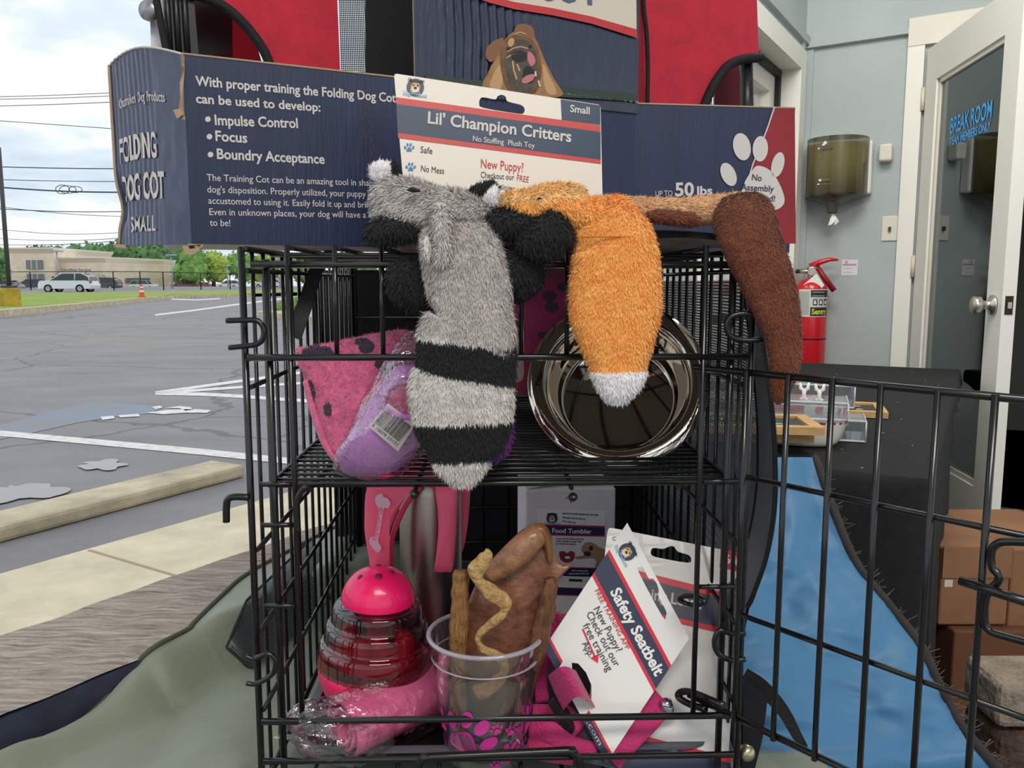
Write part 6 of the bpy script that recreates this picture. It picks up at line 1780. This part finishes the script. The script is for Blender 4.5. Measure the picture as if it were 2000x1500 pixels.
q.lathe([(.012, z2 - .03), (.018, z2 - .02), (.024, z2 - .008), (.036, z2 - .001)], bcen, hotin, axb, 24); q.build('inner_maze', tbl)
# water bottle
brush = mat('brushed steel', (176, 164, 158), .32, 1.0, bump=(30, .15, .001), stretch=(1, 1, 60))
bx = P(842, 1100, .99); bx = Vector((bx.x, bx.y, PANZ)); zt2 = P(842, 900, .99).z
wbt = thing('water_bottle', 'brushed steel dog water bottle with coral pink drinking trough', 'water bottle', bx)
HBt = zt2 - PANZ; rbt = 62 * .99 / FPX
q = MB(); q.lathe([(0, 0), (rbt * .95, 0), (rbt, .004), (rbt, HBt * .86), (rbt * .93, HBt * .93), (rbt * .5, HBt)], bx, brush, Z, 48); q.build('bottle', wbt)
q = MB(); q.lathe([(rbt * .5, HBt * .98), (rbt * .75, HBt * .99), (rbt * .75, HBt * 1.0), (0, HBt * 1.0)], bx, coral, Z, 32); q.build('cap', wbt)
q = MB(); puffy(q, [(716, 955), (712, 1010), (713, 1045), (722, 1100), (724, 1140), (760, 1140), (758, 1060), (766, 1025), (784, 985), (806, 955), (850, 905), (840, 885), (740, 890)], .935, .010, coral, 6, 5); 
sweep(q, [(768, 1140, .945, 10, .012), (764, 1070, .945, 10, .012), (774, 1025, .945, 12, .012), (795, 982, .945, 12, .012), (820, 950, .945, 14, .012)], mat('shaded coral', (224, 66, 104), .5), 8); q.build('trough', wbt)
q = MB(); puffy(q, [(852, 950), (890, 950), (893, 1000), (890, 1060), (884, 1112), (872, 1117), (850, 1117), (849, 1108), (856, 1040), (854, 990)], .935, .007, coral, 5, 4); puffy(q, [(820, 940), (840, 900), (880, 900), (892, 952), (852, 955)], .94, .006, coral, 4, 4); q.build('trough_flap', wbt)
q = MB(); puffy(q, [(896, 930), (918, 930), (916, 1000), (908, 1060), (898, 1085), (893, 1060)], 1.03, .007, coral, 5, 4); q.build('trough_flap', wbt)
BN = Plane(P(740, 1020, .9225), (1, .0, .0), Z)
bone = cr([(738, 966), (746, 963), (750, 970), (757, 972), (763, 982), (758, 992), (750, 994), (742, 1040), (739, 1056), (745, 1068), (740, 1078), (732, 1074), (726, 1066), (722, 1058), (724, 1048), (732, 1044), (740, 998), (735, 984), (733, 972)], 4, True)
q = MB(); q.pxpoly(BN, [tuple(p) for p in bone], mat('pale pink print', (238, 190, 212), .5), .002); q.text(BN, 'HydroPup', (735, 1054), (748, 990), 9, coral, .01, .003); q.build('bone_print', wbt)
# food tumbler box
ftd = 1.10; whc = mat('white carton', (240, 232, 238), .6, var=(20, .04))
a = P(1030, 1200, ftd); ftz = P(1110, 957, ftd).z; xa = P(1026, 957, ftd).x; xb = P(1205, 962, ftd).x
ftb = thing('carton', 'white carton with a printed food tumbler label at the back of the crate', 'box', Vector(((xa + xb) / 2, ftd, PANZ)))
o_ = Vector((xa, ftd, PANZ)); q = MB(); q.rbox(o_, ((xb - xa), .012, 0), (-.01, .11, 0), (0, 0, ftz - PANZ), whc, .003)
q.add([o_ + Z * (ftz - PANZ + .0005) + Vector((.002, .002, 0)), o_ + Z * (ftz - PANZ + .012) + Vector((xb - xa, .06, 0)), o_ + Z * (ftz - PANZ + .012) + Vector((0, .06, 0))], [(0, 1, 2)], whc); q.build('body', ftb)
FT = Plane(o_, (xb - xa, .012, 0), Z); fnv = mat('label navy', (40, 42, 88), .5); frd = mat('label red', (176, 50, 66), .5); lab = mat('label white', (246, 240, 246), .5)
q = MB(); q.pxpoly(FT, [(1048, 993), (1182, 997), (1180, 1130), (1166, 1200), (1060, 1196)], lab, .0006)
logo(q, FT, (1078, 1012), 11, .03, .0008)
for k, (x1, y) in enumerate(((1168, 1004), (1143, 1012), (1124, 1019))): q.text(FT, ('Interactive food tumbler designed to slow down eating', 'Dishwasher safe and treat toy', 'Fun for dogs all day')[k], (1098, y), (x1, y + 3), 4, fnv, .03, .0008)
q.pxpoly(FT, [(1050, 1023), (1181, 1027), (1181, 1030), (1050, 1026)], frd, .0009); q.pxpoly(FT, [(1050, 1026), (1181, 1030), (1181, 1045), (1050, 1042)], fnv, .0009); q.pxpoly(FT, [(1050, 1042), (1181, 1045), (1181, 1048), (1050, 1045)], frd, .0009)
q.text(FT, 'Food Tumbler', (1078, 1040), (1155, 1042), 9, lab, .02, .0012)
for k, s_ in enumerate(('Turn up the fun during meal time', 'while creating stronger bites', 'and mental stimulation.')): q.text(FT, s_, (1085, 1053 + k * 5), ((1140, 1136, 1125)[k], 1054 + k * 5), 3.4, fnv, .03, .0009)
pt_ = mat('pug tan print', (186, 150, 112), .6); q.pxpoly(FT, [tuple(p) for p in cr([(1136, 1068), (1145, 1059), (1158, 1060), (1170, 1068), (1181, 1074), (1181, 1085), (1172, 1108), (1162, 1108), (1164, 1094), (1152, 1090), (1128, 1092), (1125, 1087), (1140, 1084), (1136, 1076)], 4, True)], pt_, .0009)
q.pxell(FT, (1147, 1081), 7, 5, inkd, .2, lift=.0012); q.pxell(FT, (1154, 1070), 4, 5, inkd, .4, lift=.0012)
q.pxpoly(FT, [tuple(p) for p in cr([(1092, 1078), (1102, 1076), (1107, 1080), (1113, 1076), (1122, 1079), (1121, 1092), (1108, 1099), (1095, 1093)], 4, True)], frd, .0009); q.pxell(FT, (1107, 1087), 9, 5, inkd, lift=.0012); q.pxell(FT, (1108, 1088), 6, 3, lab, lift=.0014)
q.pxpoly(FT, [(1085, 1108), (1176, 1111), (1174, 1127), (1085, 1124)], fnv, .0009); q.pxpoly(FT, [(1085, 1106), (1176, 1109), (1176, 1111), (1085, 1108)], frd, .0009)
q.text(FT, 'made to mental activity', (1116, 1115), (1148, 1116), 3, lab, .02, .0012); q.text(FT, 'championdogproducts.com', (1110, 1121), (1150, 1121), 3, lab, .02, .0012)
q.pxpoly(FT, [(1085, 1148), (1138, 1150), (1137, 1162), (1085, 1160)], fnv, .0009); q.pxpoly(FT, [(1085, 1146), (1138, 1148), (1138, 1150), (1085, 1148)], frd, .0009); q.pxpoly(FT, [(1085, 1160), (1137, 1162), (1137, 1164), (1085, 1162)], frd, .0009)
q.pxpoly(FT, [(1111, 1130), (1137, 1131), (1137, 1136), (1111, 1135)], inkd, .0009); q.build('printed_label', ftb)
q = MB(); q.pxline(FT, [(1115, 983), (1116, 965)], 1.4, inkd); q.pxline(FT, [(1105, 974), (1116, 965), (1124, 975)], 1.4, inkd); q.build('pen_arrow', ftb)
# clear cup
cupf = film('clear cup plastic', (234, 226, 236), .45, .05, .9, milky=.03, milk=(236, 226, 236)); cuprim = film('clear cup rim', (222, 216, 226), .5, .08, .9, milky=.35, milk=(220, 214, 224))
cd_ = .792; cz = P(948, 1236, cd_).z; rr1 = 116 * cd_ / FPX * 1.0; cc = Vector((P(948, 1236, cd_).x, cd_, PANZ)); Hc = cz - PANZ; rr0 = rr1 * .70
cpt = thing('plastic_cup', 'clear plastic cup printed with magenta paws, full of dog chews', 'cup', cc)
def cupr(h): return rr0 + (rr1 * .93 - rr0) * h
q = MB(); q.lathe([(0, .004), (rr0 * .9, .002), (rr0, .004)] + [(cupr(h / 8), .004 + (Hc * .80) * h / 8) for h in range(1, 9)] + [(rr1 * .955, Hc * .84), (rr1 * .965, Hc * .96), (rr1, Hc)], cc, cupf, Z, 56); q.build('cup_wall', cpt)
q = MB(); q.tube([cc + Z * Hc + Vector((rr1 * math.cos(a * math.pi / 30), rr1 * math.sin(a * math.pi / 30), 0)) for a in range(60)], .0024, cuprim, 8, closed=True); q.tube([cc + Z * Hc * .83 + Vector((rr1 * .945 * math.cos(a * math.pi / 30), rr1 * .945 * math.sin(a * math.pi / 30), 0)) for a in range(60)], .0009, cuprim, 6, closed=True); q.build('rim', cpt)
mag = mat('magenta print', (204, 56, 150), .4)
def oncup(x, h, lift=.0008):
    r_ = cupr(max(0, (h - .004) / (Hc * .8))) + lift; an = x / r_ - math.pi / 2
    return cc + Vector((r_ * math.cos(an), r_ * math.sin(an), h))
def cblob(q, pts): q.add([oncup(x, h) for x, h in pts], [tuple(t) for t in tessellate_polygon([[Vector((x, h, 0)) for x, h in pts]])], mag)
def cell(q, x, h, rx_, ry_, ro=0): cblob(q, [(x + rx_ * math.cos(a * .35) * math.cos(ro) - ry_ * math.sin(a * .35) * math.sin(ro), h + rx_ * math.cos(a * .35) * math.sin(ro) + ry_ * math.sin(a * .35) * math.cos(ro)) for a in range(18)])
def cpaw(q, x, h, s, ro=0):
    c_, s_ = math.cos(ro), math.sin(ro)
    def m(a, b_): return (x + s * (a * c_ - b_ * s_), h + s * (a * s_ + b_ * c_))
    cblob(q, [m(*p) for p in cr([(0, .1), (.35, -.15), (.62, -.55), (.5, -.95), (0, -.85), (-.5, -.95), (-.62, -.55), (-.35, -.15)], 4, True)])
    for a, b_, r_ in ((-.85, .05, .5), (-.32, .55, .15), (.32, .55, -.15), (.85, .05, -.5)): cell(q, *m(a, b_), s * .24, s * .38, r_ + ro)
q = MB(); cpaw(q, -.016, .046, .026, -.45); cpaw(q, .012, .053, .006, .3); cpaw(q, .028, .048, .006, -.2); cpaw(q, .012, .014, .006, .1); cpaw(q, .028, .022, .012, -.9); cpaw(q, .052, .050, .016, .5); cpaw(q, .050, .02, .010, .2); cpaw(q, -.056, .05, .014, .2); cpaw(q, -.06, .02, .01, .2); q.build('paw_print', cpt)
# chews standing in the cup
bully = mat('tan bully stick', (166, 122, 70), .55, var=(110, .35, .3, .7), alt=(116, 74, 36), bump=(160, .8, .004), stretch=(3, 3, .25)); bull2 = mat('dark bully stick', (132, 90, 60), .5, var=(110, .4, .3, .7), alt=(82, 48, 30), bump=(160, .9, .004), stretch=(3, 3, .3)); pale = mat('pale dried chew', (196, 162, 106), .6, var=(120, .25, .3, .7), alt=(150, 112, 66), bump=(220, .9, .004)); earm = mat('roasted ear skin', (146, 96, 70), .32, var=(60, .3, .3, .7), alt=(104, 62, 46), bump=(110, .6, .004), coat=.25)
def chew(name, label, m, *paths, tip=None):
    q = MB()
    for p in paths: sweep(q, p, m, 18, None, 10, flat=2.2, lump=.35, ls=110)
    o = q.build(name, origin=P(*paths[0][-1][:3])); return tag(o, label, 'dog chew', 'dog chews in the plastic cup')
dd = cd_ - .012
chew('bully_stick', 'straight tan bully stick standing at the left of the clear cup', bully, [(902, 1116, dd, 32, .017), (900, 1140, dd, 34, .018), (897, 1230, dd, 36, .018), (895, 1330, dd, 34, .018), (896, 1440, dd - .004, 30, .016)])
chew('bully_stick', 'dark bully stick leaning at the right of the clear cup', bull2, [(1072, 1130, dd, 20, .01), (1074, 1145, dd, 32, .014), (1064, 1200, dd, 38, .016), (1046, 1270, dd, 32, .016), (1012, 1345, dd, 28, .014), (975, 1410, dd - .002, 24, .014), (945, 1448, dd - .004, 22, .012)])
chew('bully_stick', 'thin brown chew stick deep in the right side of the cup', bull2, [(1030, 1250, dd + .02, 20, .01), (1028, 1330, dd + .015, 22, .012), (1000, 1400, dd + .01, 24, .012), (968, 1446, dd, 20, .01)])
chew('twisted_chew', 'pale twisted tendon chew curling out of the clear cup', pale, [(952, 1072, dd - .014, 8, .004), (950, 1085, dd - .014, 26, .007), (934, 1108, dd - .014, 34, .008), (936, 1135, dd - .014, 26, .008), (962, 1158, dd - .014, 34, .006), (985, 1178, dd - .014, 26, .007), (982, 1200, dd - .014, 18, .008), (955, 1222, dd - .014, 18, .007), (934, 1246, dd - .014, 12, .006), (945, 1268, dd - .014, 16, .006), (978, 1285, dd - .012, 20, .006), (985, 1310, dd - .01, 20, .006), (965, 1336, dd - .012, 28, .007), (930, 1356, dd - .012, 34, .008)])
er = thing('pig_ear', 'large glossy brown pig ear rolled at the top, rising from the clear cup', 'dog chew', P(1000, 1420, cd_)); er['group'] = 'dog chews in the plastic cup'
q = MB(); puffy(q, [(908, 1200), (925, 1150), (950, 1110), (980, 1085), (1020, 1060), (1060, 1050), (1082, 1078), (1092, 1100), (1116, 1104), (1098, 1125), (1082, 1160), (1078, 1220), (1062, 1290), (1030, 1370), (985, 1425), (945, 1425), (918, 1350), (908, 1270)], cd_ + .008, .010, earm, 9, 5, lump=.007, lscale=24); q.build('flap', er)
q = MB(); sweep(q, [(955, 1128, cd_ - .004, 30, .014), (975, 1110, cd_ - .004, 46, .02), (1010, 1080, cd_ - .004, 56, .024), (1040, 1052, cd_, 54, .024), (1056, 1036, cd_ + .006, 40, .016)], mat('rolled ear edge', (166, 116, 82), .35, var=(70, .25), bump=(160, .5, .003), coat=.25), 18)
q.build('rolled_edge', er)
q = MB(); sweep(q, [(1036, 1038, cd_ + .006, 20, .02), (1056, 1036, cd_ + .004, 28, .02), (1070, 1062, cd_ + .002, 20, .016), (1074, 1098, cd_, 12, .01)], mat('ear curl', (134, 88, 46), .4, var=(30, .25), coat=.2), 14); q.build('curl', er)
# rolled pink mat in a bag
matp = mat('rolled pink silicone mat', (240, 112, 160), .4)
rr = .034; za = PANZ + rr + .002
ra0 = PZ(672, 1428, za); ra1 = ra0 + Vector((.125, .13, 0)); dv_ = (ra1 - ra0).normalized(); sd_ = Vector((dv_.y, -dv_.x, 0)); LR = (ra1 - ra0).length
rm_ = thing('rolled_mat', 'rolled pink silicone lick mat in a clear bag at the front of the pan', 'mat', ra0 + dv_ * LR * .5 - Z * rr)
def spi(x, y, off=0.0):
    th_ = x * 2 * math.pi * 3.6; r_ = .007 + (rr - .007) * x + off + .0012 * math.sin(th_ * 2); return ra0 + dv_ * (LR * y + .004 * math.sin(x * 20)) + sd_ * (r_ * math.cos(th_)) + Z * (r_ * math.sin(th_))
q = MB(); q.grid(lambda x, y: spi(x, y), 150, 8, matp); q.grid(lambda x, y: spi(x, y, -.0026), 150, 8, matp)
q.grid(lambda x, t: Vector(spi(x, 0)).lerp(Vector(spi(x, 0, -.0026)), t), 150, 1, matp); q.build('mat_roll', rm_)
q = MB()
def bagf(x, y):
    an = x * 2 * math.pi; l_ = -.05 + (LR + .06) * y
    sq_ = 1.0 if y > .22 else .35 + .65 * (y / .22) ** .6
    r_ = (rr + .004 + .003 * noise.noise(Vector((math.cos(an) * 3, math.sin(an) * 3, y * 9)))) * sq_
    if y < .22: r_ += .006 * math.sin(an * 9 + 3) * (1 - y / .22)
    return ra0 + dv_ * l_ + sd_ * (r_ * math.cos(an) - .02 * max(0, .2 - y) * 2) + Z * (max(-rr, r_ * math.sin(an)) + .10 * max(0, .2 - y) * .9)
q.grid(bagf, 60, 34, bag, smooth=False)
rng = random.Random(77)
for k in range(60):
    c_ = P(565 + 85 * rng.random(), 1385 + 52 * rng.random(), .775 + .02 * rng.random()); q.add([c_, c_ + Vector((rng.gauss(0, .01), rng.gauss(0, .006), rng.gauss(0, .008))), c_ + Vector((rng.gauss(0, .01), rng.gauss(0, .006), rng.gauss(0, .01)))], [(0, 1, 2)], bag)
q.build('clear_bag', rm_)

# ---------------------------------------------------------------- hanging cards
wcard = mat('glossy white card', (232, 229, 225), .3, coat=.2); snav = mat('seatbelt navy', (42, 48, 74), .35, coat=.2); sred = mat('bright card red', (214, 30, 48), .35, coat=.2)
def cardq(T, Rr, L_):
    T, Rr, L_ = (np.array(p, float) for p in (T, Rr, L_)); return lambda a, b_: tuple(T + (Rr - T) * a + (L_ - T) * b_)
# leash card behind
LT, LR_, LL = (1190, 1032), (1450, 1082), (1146, 1462)
LP_ = plane3(P(1190, 1032, .90), P(1450, 1082, .885), P(1146, 1462, .78)); lq = cardq(LT, LR_, LL)
lcd = thing('leash_card', 'white hang card marked 6ft leash, at the right behind the seatbelt card', 'hang card', LP_.W(*LP_.L(1300, 1480)))
q = MB(); q.slab(LP_, ol(LP_, [(1186, 1040), (1190, 1031), (1200, 1032), (1445, 1080), (1450, 1085), (1418, 1545), (1138, 1488)]), .001, wcard, [ol(LP_, cr([(1271, 1078), (1276, 1070), (1295, 1072), (1305, 1068), (1316, 1067), (1324, 1077), (1345, 1084), (1350, 1093), (1342, 1099), (1290, 1090), (1274, 1085)], 3, True))], cardedge); q.build('card', lcd)
q = MB(); q.pxpoly(LP_, [(1178, 1098), (1440, 1163), (1439, 1176), (1177, 1110)], sred); q.pxpoly(LP_, [(1177, 1110), (1439, 1176), (1434, 1232), (1170, 1172)], snav); q.pxpoly(LP_, [(1170, 1172), (1434, 1232), (1433, 1243), (1169, 1182)], sred)
q.text(LP_, 'Training Leash', (1212, 1160), (1369, 1190), 21, whiteink, .025, .001)
q.pxpoly(LP_, [(1408, 1072), (1449, 1081), (1446, 1118), (1405, 1108)], sred); q.text(LP_, '6ft', (1412, 1099), (1444, 1106), 17, wcard, .025, .001)
q.pxpoly(LP_, [(1140, 1408), (1428, 1480), (1427, 1491), (1139, 1416)], sred); q.pxpoly(LP_, [(1139, 1416), (1427, 1491), (1424, 1545), (1138, 1488)], snav); q.text(LP_, 'championdogproducts.com', (1190, 1444), (1322, 1470), 9, whiteink, 0, .001)
q.text(LP_, 'C', (1196, 1055), (1203, 1056), 7, inkd, 0, .001); q.build('printing', lcd)
# seatbelt card in front
ST_, SR_, SL_ = (1225, 1021), (1346, 1247), (1063, 1265)
SP = plane3(P(*SL_, .80), P(*SL_, .80) + (P(*SR_, .797) - P(*ST_, .84)), P(*ST_, .84)); sqf = cardq(ST_, SR_, SL_)
scd = thing('seatbelt_card', 'white and navy hang card reading Safety Seatbelt, tilted on a magenta strap', 'hang card', SP.W(*SP.L(1160, 1470)))
def sl(*pts): return [sqf(a, b_) for a, b_ in pts]
q = MB(); q.slab(SP, ol(SP, sl((0, .0), (1, 0), (1, 1), (0, 1))), .001, wcard, [ol(SP, cr(sl((.30, .075), (.32, .055), (.42, .055), (.45, .03), (.50, .02), (.55, .03), (.58, .055), (.70, .055), (.725, .075), (.70, .1), (.32, .1)), 3, True)), ol(SP, sl((.27, .87), (.32, .83), (.42, .81), (.52, .82), (.6, .88), (.56, .91), (.42, .9), (.32, .9)))], cardedge); q.build('card', scd)
q = MB()
def sband(b0, b1, m, lift=.0004): q.pxpoly(SP, sl((0, b0), (1, b0), (1, b1), (0, b1)), m, lift)
sband(.215, .242, sred); sband(.242, .40, snav); sband(.40, .425, sred); 
for (x0_, x1_) in ((0, .2), (.62, 1)): q.pxpoly(SP, sl((x0_, .925), (x1_, .925), (x1_, .945), (x0_, .945)), sred); q.pxpoly(SP, sl((x0_, .945), (x1_, .945), (x1_, 1), (x0_, 1)), snav)
def stext(s, a0, a1, b_, h, m, bold=0): 
    q.text(SP, s, sqf(a0, b_), sqf(a1, b_), h, m, bold, .0011)
stext('Safety Seatbelt', .205, .94, .362, 22, wcard, .03); stext('FREE TRAINING APP', .09, .60, .462, 9.5, inkr); stext('New Puppy?', .17, .545, .535, 14, inkd); stext('Check out our', .14, .60, .60, 14, inkd); stext('free training', .17, .57, .665, 14, inkd); stext('App.', .25, .37, .735, 14, inkd)
stext('.com', .66, .86, .985, 9, whiteink)
q.pxline(SP, [(1138, 1228), (1162, 1283)], 3.2, sred, .001); q.pxpoly(SP, [(1168, 1295), (1153, 1285), (1169, 1277)], sred, .001)
logo(q, SP, (1225, 1078), 17, 1.08, .0008); q.build('printing', scd)
# magenta webbing
web = mat('magenta webbing', (188, 36, 104), .6, bump=(330, .8, .003), sheen=.2)
def webbing(name, label, m, *paths):
    q = MB()
    for p in paths: sweep(q, p, m, 12, None, 7, flat=4)
    return q
w1 = thing('seatbelt_strap', 'magenta webbing seatbelt strap threaded through the seatbelt card', 'strap', P(1110, 1400, .79))
q = MB()
def lp_(x, y, o=0.0): return P(1070 + 55 * x + 28 * y + 10 * y * x, 1320 - 10 * x - 13 * math.sin(math.pi * x) + 72 * y - 22 * y * math.sin(math.pi * min(1, x * 1.1)) * .6, .778 - .02 * math.sin(math.pi * x) + o)
q.grid(lambda x, y: lp_(x, y), 20, 10, web); q.grid(lambda x, y: lp_(x, y, .003), 20, 10, web)
sweep(q, [(1082, 1370, .782, 30, .004), (1100, 1400, .785, 52, .004), (1130, 1430, .78, 50, .004)], web, 12, None, 6, flat=4)
q.build('loop', w1)
q = webbing('', '', web, [(1296, 1366, .79, 56, .004), (1262, 1400, .782, 62, .004), (1225, 1440, .772, 60, .004), (1190, 1482, .764, 56, .004)]); q.build('webbing', w1)
q = MB(); q.lathe([(.004, -.01), (.007, -.008), (.007, .008), (.004, .01)], P(1304, 1384, .785), mat('chrome clip', (190, 190, 194), .15, 1), (P(1310, 1400, .785) - P(1304, 1384, .785)), 14); q.build('clip', w1)
q = MB(); q.rbox(P(1068, 1372, .772), P(1110, 1440, .775) - P(1068, 1372, .772), Vector((.004, .012, .002)), Vector((.006, 0, .006)), mat('black plastic slider', (22, 22, 24), .35), .001); q.build('slider', w1)
w2 = thing('dog_leash', 'coiled magenta webbing leash lying between the clear cup and the seatbelt card', 'leash', P(1070, 1440, .80))
for k, pth in enumerate(([(1040, 1395, .80, 40, .006), (1075, 1400, .795, 44, .006), (1105, 1425, .79, 40, .006), (1150, 1436, .79, 36, .006)], [(1035, 1430, .785, 40, .006), (1075, 1430, .775, 44, .006), (1115, 1455, .772, 38, .006), (1165, 1468, .77, 36, .006)], [(1030, 1462, .775, 40, .006), (1070, 1468, .768, 40, .006), (1120, 1478, .766, 34, .006)], [(1080, 1195, .86, 26, .004), (1078, 1225, .86, 30, .004), (1062, 1275, .85, 30, .004), (1056, 1330, .83, 26, .004), (1060, 1372, .82, 30, .004)], [(1095, 1200, .865, 24, .004), (1092, 1250, .86, 30, .004), (1070, 1300, .85, 24, .004)])):
    q = webbing('', '', web, pth); q.build('webbing', w2)
